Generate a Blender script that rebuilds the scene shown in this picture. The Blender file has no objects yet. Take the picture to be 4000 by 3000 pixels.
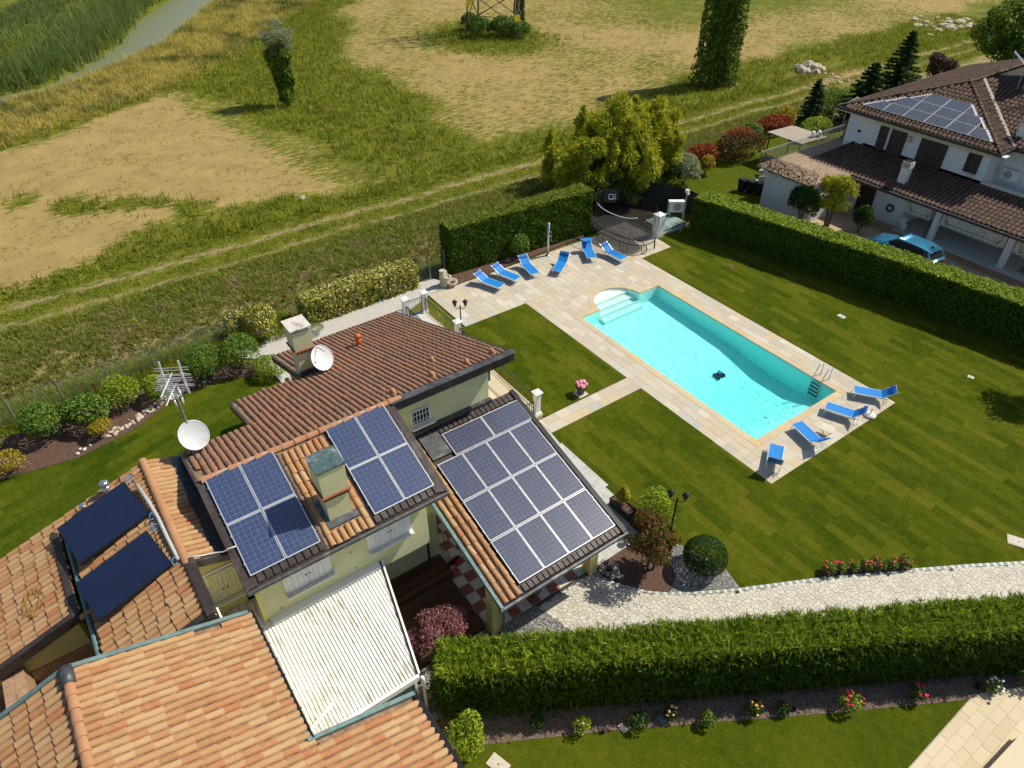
import bpy, math, random
import numpy as np
from mathutils import Matrix, Vector
R = math.radians
rng = np.random.default_rng(11)
random.seed(5)
SC = bpy.context.scene
COL = SC.collection

# ------------------------------------------------------------------ camera, sky, sun, exposure
cam_d = bpy.data.cameras.new('camera'); cam = bpy.data.objects.new('camera', cam_d); COL.objects.link(cam)
cam.location = (0, 0, 21.5)                       # drone 21.5 m above the garden
cam.rotation_euler = (R(90 - 38.81), 0, R(-35.5 - 90))
cam_d.sensor_width = 36; cam_d.lens = 36 * 2762 / 4000
cam_d.clip_start = 0.5; cam_d.clip_end = 2000
SC.camera = cam
SUN_EL, SH_AZ = 49.0, 77.0                        # elevation; direction in which shadows fall
w = bpy.data.worlds.new('World'); SC.world = w; w.use_nodes = True
nt = w.node_tree; bg = nt.nodes['Background']
sky = nt.nodes.new('ShaderNodeTexSky'); sky.sky_type = 'NISHITA'; sky.sun_disc = False
sky.sun_elevation = R(SUN_EL); sky.sun_rotation = R(180 + 90 - SH_AZ)
nt.links.new(sky.outputs[0], bg.inputs[0]); bg.inputs[1].default_value = 0.105
sl = bpy.data.lights.new('sun', 'SUN'); sl.energy = 4.7; sl.angle = R(0.55); sl.color = (1.0, 0.925, 0.785)
so = bpy.data.objects.new('sun', sl); COL.objects.link(so); so.location = (0, 0, 60)
_d = Vector((math.cos(R(SH_AZ)) * math.cos(R(SUN_EL)), math.sin(R(SH_AZ)) * math.cos(R(SUN_EL)), -math.sin(R(SUN_EL))))
so.rotation_euler = _d.to_track_quat('-Z', 'Y').to_euler()
vs = SC.view_settings; vs.view_transform = 'Standard'; vs.look = 'None'; vs.gamma = 1; vs.use_curve_mapping = False
vs.exposure = 0.16
cy = SC.cycles; cy.max_bounces = 5; cy.diffuse_bounces = 3; cy.glossy_bounces = 3; cy.transmission_bounces = 3; cy.transparent_max_bounces = 10; cy.adaptive_threshold = 0.03

# ------------------------------------------------------------------ materials
M = {}
def _n(nt, t, **k):
    n = nt.nodes.new(t)
    for a, b in k.items(): setattr(n, a, b)
    return n
def ramp(nt, fac, stops):
    r = _n(nt, 'ShaderNodeValToRGB'); el = r.color_ramp.elements
    while len(el) < len(stops): el.new(0.5)
    for e, (p, c) in zip(el, stops): e.position = p; e.color = (*c, 1) if len(c) == 3 else c
    nt.links.new(fac, r.inputs[0]); return r.outputs[0]
def mth(nt, op, a, b=None, c=None, clamp=False):
    n = _n(nt, 'ShaderNodeMath', operation=op); n.use_clamp = clamp
    for i, v in enumerate((a, b, c)):
        if v is None: continue
        if isinstance(v, (int, float)): n.inputs[i].default_value = v
        else: nt.links.new(v, n.inputs[i])
    return n.outputs[0]
def mixc(nt, f, a, b, bt='MIX'):
    n = _n(nt, 'ShaderNodeMix', data_type='RGBA', blend_type=bt)
    for i, v in ((0, f), (6, a), (7, b)):
        if isinstance(v, (int, float)): n.inputs[i].default_value = v
        elif isinstance(v, tuple): n.inputs[i].default_value = (*v, 1)
        else: nt.links.new(v, n.inputs[i])
    return n.outputs[2]
def noise(nt, scale, detail=4, rough=0.55, vec=None, stretch=None):
    t = _n(nt, 'ShaderNodeTexNoise'); t.inputs['Scale'].default_value = scale
    t.inputs['Detail'].default_value = detail; t.inputs['Roughness'].default_value = rough
    if vec is None:
        g = _n(nt, 'ShaderNodeNewGeometry'); vec = g.outputs['Position']
    if stretch:
        m = _n(nt, 'ShaderNodeMapping'); m.inputs['Scale'].default_value = stretch
        nt.links.new(vec, m.inputs[0]); vec = m.outputs[0]
    nt.links.new(vec, t.inputs['Vector']); return t.outputs[0]
def rnd_id(nt):
    """one random number per object and per loose piece"""
    o = _n(nt, 'ShaderNodeObjectInfo'); g = _n(nt, 'ShaderNodeNewGeometry')
    return mth(nt, 'FRACT', mth(nt, 'ADD', mth(nt, 'MULTIPLY', o.outputs['Random'], 7.31), g.outputs['Random Per Island']))
def new_mat(name):
    m = bpy.data.materials.new(name); m.use_nodes = True; M[name] = m
    return m, m.node_tree, m.node_tree.nodes['Principled BSDF']
def bump(nt, p, h, strength=0.3, dist=0.02):
    b = _n(nt, 'ShaderNodeBump'); b.inputs['Strength'].default_value = strength; b.inputs['Distance'].default_value = dist
    nt.links.new(h, b.inputs['Height']); nt.links.new(b.outputs[0], p.inputs['Normal'])
def flat(name, c, rough=0.6, metal=0.0, var=0.12, scale=6.0, spec=0.4, bmp=0.0, c2=None, dirt=None):
    m, nt, p = new_mat(name)
    nz = noise(nt, scale, 5)
    lo = tuple(x * (1 - var) for x in c); hi = tuple(min(1, x * (1 + var)) for x in (c2 or c))
    col = ramp(nt, nz, [(0.3, lo), (0.7, hi)])
    if dirt:
        n2 = noise(nt, scale * 0.35, 6, 0.65)
        f = ramp(nt, n2, [(0.52, (0, 0, 0)), (0.68, (1, 1, 1))])
        col = mixc(nt, mth(nt, 'MULTIPLY', f, dirt[1]), col, dirt[0])
    nt.links.new(col, p.inputs['Base Color'])
    p.inputs['Roughness'].default_value = rough; p.inputs['Metallic'].default_value = metal
    p.inputs['Specular IOR Level'].default_value = spec
    if bmp: bump(nt, p, noise(nt, scale * 4, 6), bmp, 0.01)
    return m
def leafmat(name, cols, rough=0.55, trans=0.32, gain=1.45, spec=0.12, patch=None):
    """cols: dark .. light leaf colours, picked per leaf"""
    m, nt, p = new_mat(name)
    r = rnd_id(nt)
    n = noise(nt, 1.3, 3)
    f = mth(nt, 'ADD', mth(nt, 'MULTIPLY', r, 0.75), mth(nt, 'MULTIPLY', n, 0.25))
    k = len(cols); cols = [tuple(min(0.8, v * gain) for v in c) for c in cols]
    col = ramp(nt, f, [(0.1 + 0.8 * i / (k - 1), c) for i, c in enumerate(cols)])
    if patch: col = mixc(nt, ramp(nt, noise(nt, patch[0], 4, 0.6), [(patch[2], (0, 0, 0)), (patch[2] + 0.14, (1, 1, 1))]), col, patch[1])
    nt.links.new(col, p.inputs['Base Color']); p.inputs['Roughness'].default_value = rough
    p.inputs['Specular IOR Level'].default_value = spec
    t = _n(nt, 'ShaderNodeBsdfTranslucent'); nt.links.new(col, t.inputs[0])
    mx = _n(nt, 'ShaderNodeMixShader'); mx.inputs[0].default_value = trans
    nt.links.new(p.outputs[0], mx.inputs[1]); nt.links.new(t.outputs[0], mx.inputs[2])
    nt.links.new(mx.outputs[0], nt.nodes['Material Output'].inputs[0])
    return m
def tilemat(name, stops, lichen=(0.30, 0.24, 0.15), dark=(0.05, 0.035, 0.025), amt=0.35):
    """terracotta: one shade per tile, blotches of lichen and soot in the clay"""
    m, nt, p = new_mat(name)
    r = rnd_id(nt); k = len(stops)
    col = ramp(nt, r, [((i + 0.001) / max(1, k - 1) * 0.98, c) for i, c in enumerate(stops)])
    n1 = noise(nt, 9.0, 6, 0.7); n2 = noise(nt, 26.0, 5, 0.7); n3 = noise(nt, 2.2, 4)
    col = mixc(nt, mth(nt, 'MULTIPLY', ramp(nt, n1, [(0.45, (0, 0, 0)), (0.7, (1, 1, 1))]), amt), col, lichen)
    sp = mth(nt, 'MULTIPLY', ramp(nt, n2, [(0.56, (0, 0, 0)), (0.68, (1, 1, 1))]), ramp(nt, n3, [(0.4, (0, 0, 0)), (0.62, (1, 1, 1))]))
    col = mixc(nt, mth(nt, 'MULTIPLY', sp, amt * 1.6, clamp=True), col, dark)
    nt.links.new(col, p.inputs['Base Color']); p.inputs['Roughness'].default_value = 0.85; p.inputs['Specular IOR Level'].default_value = 0.2
    bump(nt, p, n2, 0.25, 0.01)
    return m
def turfmat(name, a, b, c, sod=True, rot=0.0):
    """rolled-out turf: each strip of sod its own tone, finer mottling of the blades on top"""
    m, nt, p = new_mat(name)
    g = _n(nt, 'ShaderNodeNewGeometry'); mp = _n(nt, 'ShaderNodeMapping'); mp.inputs['Rotation'].default_value = (0, 0, rot)
    nt.links.new(g.outputs['Position'], mp.inputs[0])
    big = noise(nt, 0.35, 4); mid = noise(nt, 3.0, 5, 0.65); fin = noise(nt, 14.0, 5, 0.8, stretch=(1, 1.4, 1)); xf = noise(nt, 42.0, 3, 0.8)
    def dev(n_, k): return mth(nt, 'MULTIPLY', mth(nt, 'SUBTRACT', n_, 0.5), k)
    f = mth(nt, 'ADD', mth(nt, 'ADD', dev(mid, 0.55), dev(fin, 1.1)), mth(nt, 'ADD', dev(xf, 0.7), 0.5))
    f = mth(nt, 'ADD', f, dev(big, 0.5))
    if sod:
        br = _n(nt, 'ShaderNodeTexBrick'); br.inputs['Scale'].default_value = 1.0
        br.inputs['Brick Width'].default_value = 1.9; br.inputs['Row Height'].default_value = 0.42
        br.inputs['Mortar Size'].default_value = 0.012; br.inputs['Mortar Smooth'].default_value = 1.0
        br.inputs['Color1'].default_value = (0, 0, 0, 1); br.inputs['Color2'].default_value = (1, 1, 1, 1); br.inputs['Mortar'].default_value = (0.1, 0.1, 0.1, 1)
        wob = _n(nt, 'ShaderNodeVectorMath', operation='ADD'); nt.links.new(mp.outputs[0], wob.inputs[0])
        tn = _n(nt, 'ShaderNodeTexNoise'); tn.inputs['Scale'].default_value = 4.0
        sc = _n(nt, 'ShaderNodeVectorMath', operation='SCALE'); sc.inputs['Scale'].default_value = 0.12
        nt.links.new(tn.outputs[1], sc.inputs[0]); nt.links.new(sc.outputs[0], wob.inputs[1])
        nt.links.new(wob.outputs[0], br.inputs['Vector'])
        f = mth(nt, 'ADD', f, dev(br.outputs[0], 0.30))
    col = ramp(nt, f, [(0.22, a), (0.5, b), (0.80, c)])
    yel = noise(nt, 1.1, 4, 0.6)
    col = mixc(nt, mth(nt, 'MULTIPLY', ramp(nt, yel, [(0.6, (0, 0, 0)), (0.80, (1, 1, 1))]), 0.30), col, (0.17, 0.14, 0.03))
    nt.links.new(col, p.inputs['Base Color']); p.inputs['Roughness'].default_value = 0.95; p.inputs['Specular IOR Level'].default_value = 0.03
    bump(nt, p, fin, 0.9, 0.06)
    return m

flat('stucco_green', (0.60, 0.60, 0.36), 0.9, var=0.05, scale=2.0, spec=0.1, bmp=0.1)
flat('stucco_yellow', (0.68, 0.60, 0.25), 0.9, var=0.05, scale=2.0, spec=0.1, bmp=0.1)
flat('stucco_white', (0.72, 0.72, 0.70), 0.9, var=0.05, scale=1.0, spec=0.1, bmp=0.08, dirt=((0.55, 0.54, 0.5), 0.4))
flat('white_paint', (0.80, 0.80, 0.78), 0.5, var=0.04)
flat('white_plastic', (0.78, 0.78, 0.76), 0.35, var=0.03, dirt=((0.6, 0.58, 0.53), 0.25))
flat('shutter_grey', (0.72, 0.74, 0.74), 0.5, var=0.04)
flat('shutter_cream', (0.66, 0.62, 0.42), 0.55, var=0.05)
flat('marble', (0.66, 0.65, 0.60), 0.5, var=0.12, scale=9, dirt=((0.45, 0.42, 0.36), 0.5))
flat('brown_metal', (0.055, 0.042, 0.038), 0.45, 0.3, var=0.25, dirt=((0.16, 0.15, 0.14), 0.45))
flat('black_metal', (0.02, 0.021, 0.023), 0.45, 0.4, var=0.2)
flat('grey_lead', (0.075, 0.08, 0.085), 0.5, 0.4, var=0.3, scale=5, dirt=((0.27, 0.27, 0.26), 0.6))
flat('teal_copper', (0.13, 0.21, 0.20), 0.6, 0.2, var=0.25, dirt=((0.24, 0.27, 0.24), 0.5))
flat('slate_green', (0.07, 0.115, 0.115), 0.45, var=0.45, scale=7, dirt=((0.30, 0.34, 0.33), 0.7))
flat('concrete_cap', (0.58, 0.54, 0.48), 0.8, var=0.15, scale=8, dirt=((0.14, 0.12, 0.10), 0.8))
flat('steel', (0.55, 0.56, 0.57), 0.3, 0.9, var=0.08)
flat('galvanised', (0.42, 0.43, 0.44), 0.45, 0.6, var=0.15)
flat('alu_white', (0.78, 0.78, 0.79), 0.35, 0.2, var=0.03)
flat('rust_iron', (0.17, 0.13, 0.085), 0.8, 0.2, var=0.3)
flat('brick_red', (0.30, 0.10, 0.05), 0.85, var=0.25, scale=14, bmp=0.2)
flat('terra_flue', (0.52, 0.13, 0.035), 0.7, var=0.15, scale=12)
flat('terra_paving', (0.36, 0.225, 0.135), 0.8, var=0.2, scale=5, bmp=0.1)
flat('roof_bed', (0.25, 0.155, 0.095), 0.95, var=0.4, scale=7, bmp=0.3, dirt=((0.07, 0.05, 0.04), 0.7))
flat('bed_brown', (0.035, 0.025, 0.02), 0.95, var=0.3, scale=7)
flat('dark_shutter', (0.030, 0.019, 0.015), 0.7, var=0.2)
flat('wood_dark', (0.075, 0.033, 0.017), 0.6, var=0.35, scale=9)
flat('wood_brown', (0.15, 0.07, 0.035), 0.65, var=0.3)
flat('wicker', (0.11, 0.11, 0.105), 0.8, var=0.3, scale=50)
flat('mulch', (0.085, 0.045, 0.032), 0.95, var=0.55, scale=28, bmp=0.8, spec=0.1, c2=(0.13, 0.08, 0.06), dirt=((0.03, 0.02, 0.016), 0.6))
flat('mulch_shaded', (0.035, 0.030, 0.020), 0.95, var=0.5, scale=20, bmp=0.8, spec=0.05)  # bamboo shade behind the trampoline, put into the mulch colour
flat('mulch_gravel', (0.10, 0.068, 0.05), 0.95, var=0.6, scale=30, bmp=0.8, spec=0.1, c2=(0.19, 0.14, 0.11), dirt=((0.045, 0.03, 0.025), 0.6))
flat('white_gravel', (0.47, 0.45, 0.41), 0.9, var=0.3, scale=24, bmp=0.7, spec=0.15, dirt=((0.30, 0.26, 0.20), 0.5))
flat('mortar', (0.42, 0.38, 0.31), 0.95, var=0.2, scale=12)
flat('mortar_dark', (0.27, 0.25, 0.22), 0.95, var=0.25, scale=20)
flat('asphalt_pale', (0.40, 0.30, 0.19), 0.9, var=0.15, scale=3)
flat('porch_floor', (0.36, 0.19, 0.10), 0.75, var=0.2, scale=3)
flat('grey_slab', (0.46, 0.46, 0.43), 0.7, var=0.14, scale=3.5, bmp=0.1, dirt=((0.33, 0.32, 0.29), 0.5))
flat('liner', (0.74, 0.90, 0.88), 0.5, var=0.02, scale=0.8)
flat('liner_white', (0.80, 0.83, 0.80), 0.5, var=0.02, scale=0.8)
flat('rubber', (0.018, 0.018, 0.02), 0.7, var=0.1)
flat('dark_glass', (0.02, 0.024, 0.028), 0.12, var=0.1, spec=0.6)
flat('glass_teal', (0.10, 0.19, 0.21), 0.1, var=0.15, spec=0.6)
flat('terrace_tan', (0.29, 0.205, 0.135), 0.85, var=0.25, scale=4, dirt=((0.2, 0.16, 0.12), 0.5))
flat('car_blue', (0.055, 0.26, 0.42), 0.22, 0.5, var=0.02)
flat('blue_mesh', (0.0, 0.19, 0.56), 0.65, var=0.06, scale=20, bmp=0.1)
flat('blue_mesh_dark', (0.0, 0.08, 0.32), 0.6, var=0.06, scale=20)
flat('stone_beige', (0.48, 0.42, 0.32), 0.85, var=0.2, scale=9, bmp=0.4)
flat('stone_pale', (0.60, 0.57, 0.50), 0.85, var=0.2, scale=6, bmp=0.3)
flat('rubble', (0.46, 0.39, 0.29), 0.95, var=0.3, scale=3, bmp=0.5, dirt=((0.30, 0.22, 0.14), 0.6))
flat('pond_cover', (0.16, 0.26, 0.23), 0.5, var=0.25, scale=3, dirt=((0.46, 0.48, 0.42), 0.6))
flat('sheet_roof', (0.34, 0.29, 0.23), 0.9, var=0.2, scale=6, dirt=((0.24, 0.21, 0.17), 0.5))
flat('corrugated', (0.80, 0.79, 0.75), 0.45, var=0.05, scale=1.2, dirt=((0.66, 0.63, 0.55), 0.25))
flat('collector', (0.010, 0.016, 0.045), 0.12, var=0.1, scale=1, spec=0.7)
flat('sign_yellow', (0.55, 0.42, 0.02), 0.6, var=0.1)
flat('cable_orange', (0.32, 0.18, 0.03), 0.6, var=0.1)
flat('cable_blue', (0.03, 0.22, 0.50), 0.5, var=0.1)
flat('pipe_grey', (0.42, 0.41, 0.39), 0.7, var=0.15, scale=20)
flat('red_plastic', (0.45, 0.02, 0.02), 0.45, var=0.05)
flat('green_plastic', (0.02, 0.16, 0.09), 0.5, var=0.1)
flat('pink_petal', (0.78, 0.25, 0.40), 0.7, var=0.25, scale=30)
flat('red_petal', (0.62, 0.015, 0.06), 0.6, var=0.3, scale=30)
flat('orange_petal', (0.80, 0.20, 0.04), 0.6, var=0.5, scale=12, c2=(0.85, 0.42, 0.06))
flat('white_petal', (0.80, 0.80, 0.72), 0.7, var=0.1)
flat('peach_petal', (0.80, 0.38, 0.25), 0.7, var=0.2)
flat('bark', (0.11, 0.08, 0.055), 0.95, var=0.4, scale=12, bmp=0.5)
flat('chequer_red', (0.28, 0.085, 0.055), 0.5, var=0.25, scale=10)
flat('chequer_white', (0.56, 0.52, 0.43), 0.5, var=0.15, scale=6)
flat('cover_plate', (0.52, 0.47, 0.39), 0.8, var=0.15, scale=8)
flat('path_green', (0.24, 0.30, 0.29), 0.75, var=0.2, scale=10)
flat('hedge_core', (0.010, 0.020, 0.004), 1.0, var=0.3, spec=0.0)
flat('neigh_wall', (0.70, 0.71, 0.73), 0.9, var=0.04, scale=1.0, spec=0.1, bmp=0.08, dirt=((0.58, 0.58, 0.58), 0.3))
tilemat('tile_orange', [(0.39, 0.205, 0.094), (0.44, 0.248, 0.118), (0.35, 0.178, 0.080), (0.47, 0.29, 0.145), (0.44, 0.282, 0.14), (0.40, 0.222, 0.104), (0.385, 0.155, 0.07)], lichen=(0.50, 0.34, 0.17), amt=0.30)
tilemat('tile_brown', [(0.235, 0.125, 0.078), (0.27, 0.145, 0.088), (0.205, 0.115, 0.075), (0.25, 0.15, 0.098), (0.29, 0.14, 0.082), (0.22, 0.13, 0.088), (0.34, 0.14, 0.075)], lichen=(0.23, 0.17, 0.11), dark=(0.05, 0.035, 0.025), amt=0.5)
tilemat('tile_ridge', [(0.38, 0.185, 0.095), (0.41, 0.21, 0.11), (0.36, 0.175, 0.09)], lichen=(0.45, 0.30, 0.16), amt=0.35)
tilemat('tile_dark', [(0.085, 0.052, 0.038), (0.12, 0.072, 0.05), (0.07, 0.044, 0.034), (0.15, 0.09, 0.06), (0.10, 0.058, 0.04)], lichen=(0.15, 0.11, 0.08), dark=(0.025, 0.02, 0.017), amt=0.45)
tilemat('deck_slab', [(0.50, 0.43, 0.33), (0.44, 0.39, 0.31), (0.55, 0.48, 0.37), (0.47, 0.44, 0.37), (0.53, 0.43, 0.29), (0.42, 0.40, 0.35), (0.58, 0.53, 0.44), (0.49, 0.42, 0.30)], lichen=(0.56, 0.46, 0.31), dark=(0.38, 0.35, 0.30), amt=0.22)
tilemat('coping', [(0.53, 0.40, 0.23), (0.50, 0.41, 0.28), (0.56, 0.46, 0.30), (0.57, 0.42, 0.20)], lichen=(0.56, 0.45, 0.30), dark=(0.40, 0.34, 0.26), amt=0.25)
tilemat('path_stone', [(0.52, 0.48, 0.40), (0.58, 0.54, 0.46), (0.47, 0.43, 0.36), (0.62, 0.58, 0.50), (0.54, 0.49, 0.40)], lichen=(0.50, 0.44, 0.36), dark=(0.40, 0.36, 0.30), amt=0.2)
tilemat('pebble_grey', [(0.16, 0.165, 0.17), (0.22, 0.225, 0.23), (0.12, 0.125, 0.13), (0.30, 0.30, 0.30), (0.40, 0.39, 0.37)], lichen=(0.24, 0.23, 0.22), dark=(0.09, 0.09, 0.09), amt=0.2)
tilemat('cobble', [(0.50, 0.43, 0.32), (0.56, 0.50, 0.40), (0.42, 0.36, 0.27), (0.64, 0.60, 0.52)], lichen=(0.5, 0.42, 0.3), dark=(0.3, 0.25, 0.2), amt=0.3)
tilemat('cream_paving', [(0.58, 0.49, 0.33), (0.62, 0.53, 0.37), (0.55, 0.46, 0.31)], lichen=(0.55, 0.45, 0.30), dark=(0.45, 0.38, 0.27), amt=0.2)
tilemat('plank', [(0.10, 0.040, 0.018), (0.13, 0.056, 0.025), (0.085, 0.034, 0.017), (0.15, 0.07, 0.032)], lichen=(0.12, 0.06, 0.03), dark=(0.05, 0.02, 0.01), amt=0.3)
turfmat('turf', (0.030, 0.058, 0.003), (0.074, 0.096, 0.005), (0.14, 0.135, 0.013))
turfmat('turf_left', (0.027, 0.056, 0.003), (0.066, 0.094, 0.005), (0.125, 0.130, 0.013), rot=1.3)
turfmat('turf_plain', (0.034, 0.062, 0.003), (0.080, 0.104, 0.006), (0.14, 0.142, 0.014), sod=False)
leafmat('leaf_thuja_shaded', [(0.018, 0.045, 0.005), (0.036, 0.078, 0.007), (0.066, 0.11, 0.010), (0.10, 0.14, 0.016)], trans=0.15, gain=1.25, spec=0.05)  # hedge sides: shade worked into the leaf colour, darker than the tops
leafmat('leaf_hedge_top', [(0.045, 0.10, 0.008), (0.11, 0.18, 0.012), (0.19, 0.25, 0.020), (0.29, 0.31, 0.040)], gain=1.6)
leafmat('leaf_dark', [(0.012, 0.035, 0.006), (0.028, 0.065, 0.010), (0.055, 0.10, 0.016)])
leafmat('leaf_mid', [(0.030, 0.075, 0.010), (0.065, 0.13, 0.016), (0.12, 0.19, 0.028), (0.18, 0.23, 0.045)])
leafmat('leaf_lime', [(0.08, 0.14, 0.012), (0.17, 0.24, 0.02), (0.30, 0.33, 0.035)])
leafmat('leaf_gold', [(0.12, 0.12, 0.012), (0.27, 0.22, 0.018), (0.42, 0.31, 0.03)])
leafmat('leaf_bamboo', [(0.07, 0.11, 0.008), (0.15, 0.18, 0.010), (0.28, 0.27, 0.015), (0.42, 0.34, 0.02)], gain=1.7)
leafmat('leaf_flower_hedge', [(0.035, 0.075, 0.010), (0.10, 0.13, 0.014), (0.28, 0.25, 0.022), (0.42, 0.36, 0.06), (0.70, 0.66, 0.45)])
leafmat('leaf_red', [(0.09, 0.018, 0.012), (0.20, 0.035, 0.018), (0.30, 0.065, 0.022), (0.10, 0.09, 0.02)])
leafmat('leaf_redgreen', [(0.03, 0.055, 0.010), (0.05, 0.08, 0.015), (0.11, 0.045, 0.018), (0.24, 0.060, 0.022)])
leafmat('leaf_maple', [(0.10, 0.03, 0.038), (0.17, 0.065, 0.07), (0.26, 0.12, 0.12), (0.34, 0.19, 0.18)])
leafmat('leaf_plum', [(0.03, 0.02, 0.014), (0.07, 0.04, 0.026), (0.11, 0.07, 0.035)])
leafmat('leaf_silver', [(0.12, 0.15, 0.07), (0.20, 0.23, 0.12), (0.30, 0.32, 0.19)], gain=1.4)
leafmat('leaf_spruce', [(0.015, 0.040, 0.011), (0.034, 0.075, 0.018), (0.065, 0.115, 0.026)])
leafmat('leaf_ivytower', [(0.020, 0.050, 0.006), (0.055, 0.095, 0.010), (0.10, 0.15, 0.015), (0.16, 0.20, 0.025)])
leafmat('grass_green', [(0.055, 0.082, 0.005), (0.10, 0.125, 0.007), (0.155, 0.165, 0.012), (0.22, 0.20, 0.03)], trans=0.4, gain=1.8, patch=(0.18, (0.22, 0.22, 0.025), 0.54))
leafmat('grass_dry', [(0.16, 0.16, 0.03), (0.26, 0.23, 0.05), (0.36, 0.295, 0.07), (0.44, 0.36, 0.10)], trans=0.4, gain=1.5, patch=(0.16, (0.11, 0.14, 0.022), 0.48))
leafmat('grass_bank', [(0.07, 0.10, 0.010), (0.11, 0.14, 0.015), (0.16, 0.17, 0.028), (0.24, 0.20, 0.07)], trans=0.4, gain=1.6, patch=(0.55, (0.33, 0.26, 0.13), 0.55))
leafmat('grass_reed', [(0.045, 0.085, 0.020), (0.075, 0.125, 0.028), (0.12, 0.16, 0.04), (0.19, 0.20, 0.06)], trans=0.4, gain=1.6, patch=(0.10, (0.15, 0.175, 0.035), 0.52))

def netmat(name, col, alpha, rough=0.7):
    m, nt, p = new_mat(name)
    p.inputs['Base Color'].default_value = (*col, 1); p.inputs['Roughness'].default_value = rough; p.inputs['Alpha'].default_value = alpha
    return m
netmat('net_black', (0.012, 0.012, 0.014), 0.20)
netmat('mat_black', (0.010, 0.010, 0.012), 0.86)
netmat('glass_clear', (0.55, 0.60, 0.60), 0.30, 0.08)
netmat('shade_net', (0.010, 0.016, 0.014), 0.92)

def watermat(name, absorb, dens, rough=0.03, bs=0.35, scale=3.0, tint=(1, 1, 1)):
    """water surface: clear coat with Fresnel reflection over a body that swallows red light"""
    m, nt, p = new_mat(name); nt.nodes.remove(p)
    out = nt.nodes['Material Output']
    tr = _n(nt, 'ShaderNodeBsdfTransparent'); tr.inputs[0].default_value = (*tint, 1)
    gl = _n(nt, 'ShaderNodeBsdfGlossy'); gl.inputs['Roughness'].default_value = rough
    fr = _n(nt, 'ShaderNodeFresnel'); fr.inputs[0].default_value = 1.33
    b = _n(nt, 'ShaderNodeBump'); b.inputs['Strength'].default_value = bs; b.inputs['Distance'].default_value = 0.05
    h = mth(nt, 'ADD', noise(nt, scale, 4, 0.6), mth(nt, 'MULTIPLY', noise(nt, scale * 3.1, 3), 0.5))
    nt.links.new(h, b.inputs['Height']); nt.links.new(b.outputs[0], gl.inputs['Normal']); nt.links.new(b.outputs[0], fr.inputs['Normal'])
    mx = _n(nt, 'ShaderNodeMixShader'); nt.links.new(fr.outputs[0], mx.inputs[0]); nt.links.new(tr.outputs[0], mx.inputs[1]); nt.links.new(gl.outputs[0], mx.inputs[2])
    nt.links.new(mx.outputs[0], out.inputs[0])
    if dens:
        va = _n(nt, 'ShaderNodeVolumeAbsorption'); va.inputs[0].default_value = (*absorb, 1); va.inputs[1].default_value = dens
        nt.links.new(va.outputs[0], out.inputs['Volume'])
    return m
watermat('pool_water', (0.02, 0.95, 0.95), 0.42, rough=0.05, bs=1.0, scale=2.4)
def rivermat():
    m, nt, p = new_mat('river_water')
    p.inputs['Base Color'].default_value = (0.17, 0.185, 0.10, 1); p.inputs['Roughness'].default_value = 0.3; p.inputs['Specular IOR Level'].default_value = 0.12
    bump(nt, p, noise(nt, 1.5, 3), 0.15, 0.05); return m
rivermat()

def cellmat(name, base, axis):
    """silicon cells: crystalline mottling, three fine busbars along each cell"""
    m, nt, p = new_mat(name)
    tc = _n(nt, 'ShaderNodeTexCoord'); sp = _n(nt, 'ShaderNodeSeparateXYZ'); nt.links.new(tc.outputs['Object'], sp.inputs[0])
    v = mth(nt, 'ADD', sp.outputs[axis], 0.4755)
    f = mth(nt, 'FRACT', mth(nt, 'MULTIPLY', mth(nt, 'FRACT', mth(nt, 'DIVIDE', v, 0.1585)), 3.0))
    bar = mth(nt, 'LESS_THAN', mth(nt, 'ABSOLUTE', mth(nt, 'SUBTRACT', f, 0.5)), 0.045)
    vo = _n(nt, 'ShaderNodeTexVoronoi'); vo.inputs['Scale'].default_value = 42; nt.links.new(tc.outputs['Object'], vo.inputs['Vector'])
    r = rnd_id(nt)
    k = mth(nt, 'ADD', mth(nt, 'MULTIPLY', vo.outputs['Color'], 0.25), mth(nt, 'MULTIPLY', r, 0.6))
    col = ramp(nt, k, [(0.1, tuple(x * 0.88 for x in base)), (0.9, tuple(x * 1.12 for x in base))])
    col = mixc(nt, bar, col, (0.26, 0.26, 0.30))
    nt.links.new(col, p.inputs['Base Color']); p.inputs['Roughness'].default_value = 0.35
    p.inputs['Coat Weight'].default_value = 0.8; p.inputs['Coat Roughness'].default_value = 0.06
    return m
cellmat('pv_cell', (0.012, 0.036, 0.115), 0)
cellmat('pv_cell_sky', (0.022, 0.034, 0.085), 0)  # porch cells: greyer base colour with the sky reflection mixed in
flat('pv_back', (0.36, 0.39, 0.45), 0.4, var=0.03)
flat('pv_frame', (0.72, 0.73, 0.74), 0.35, 0.5, var=0.04)

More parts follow.
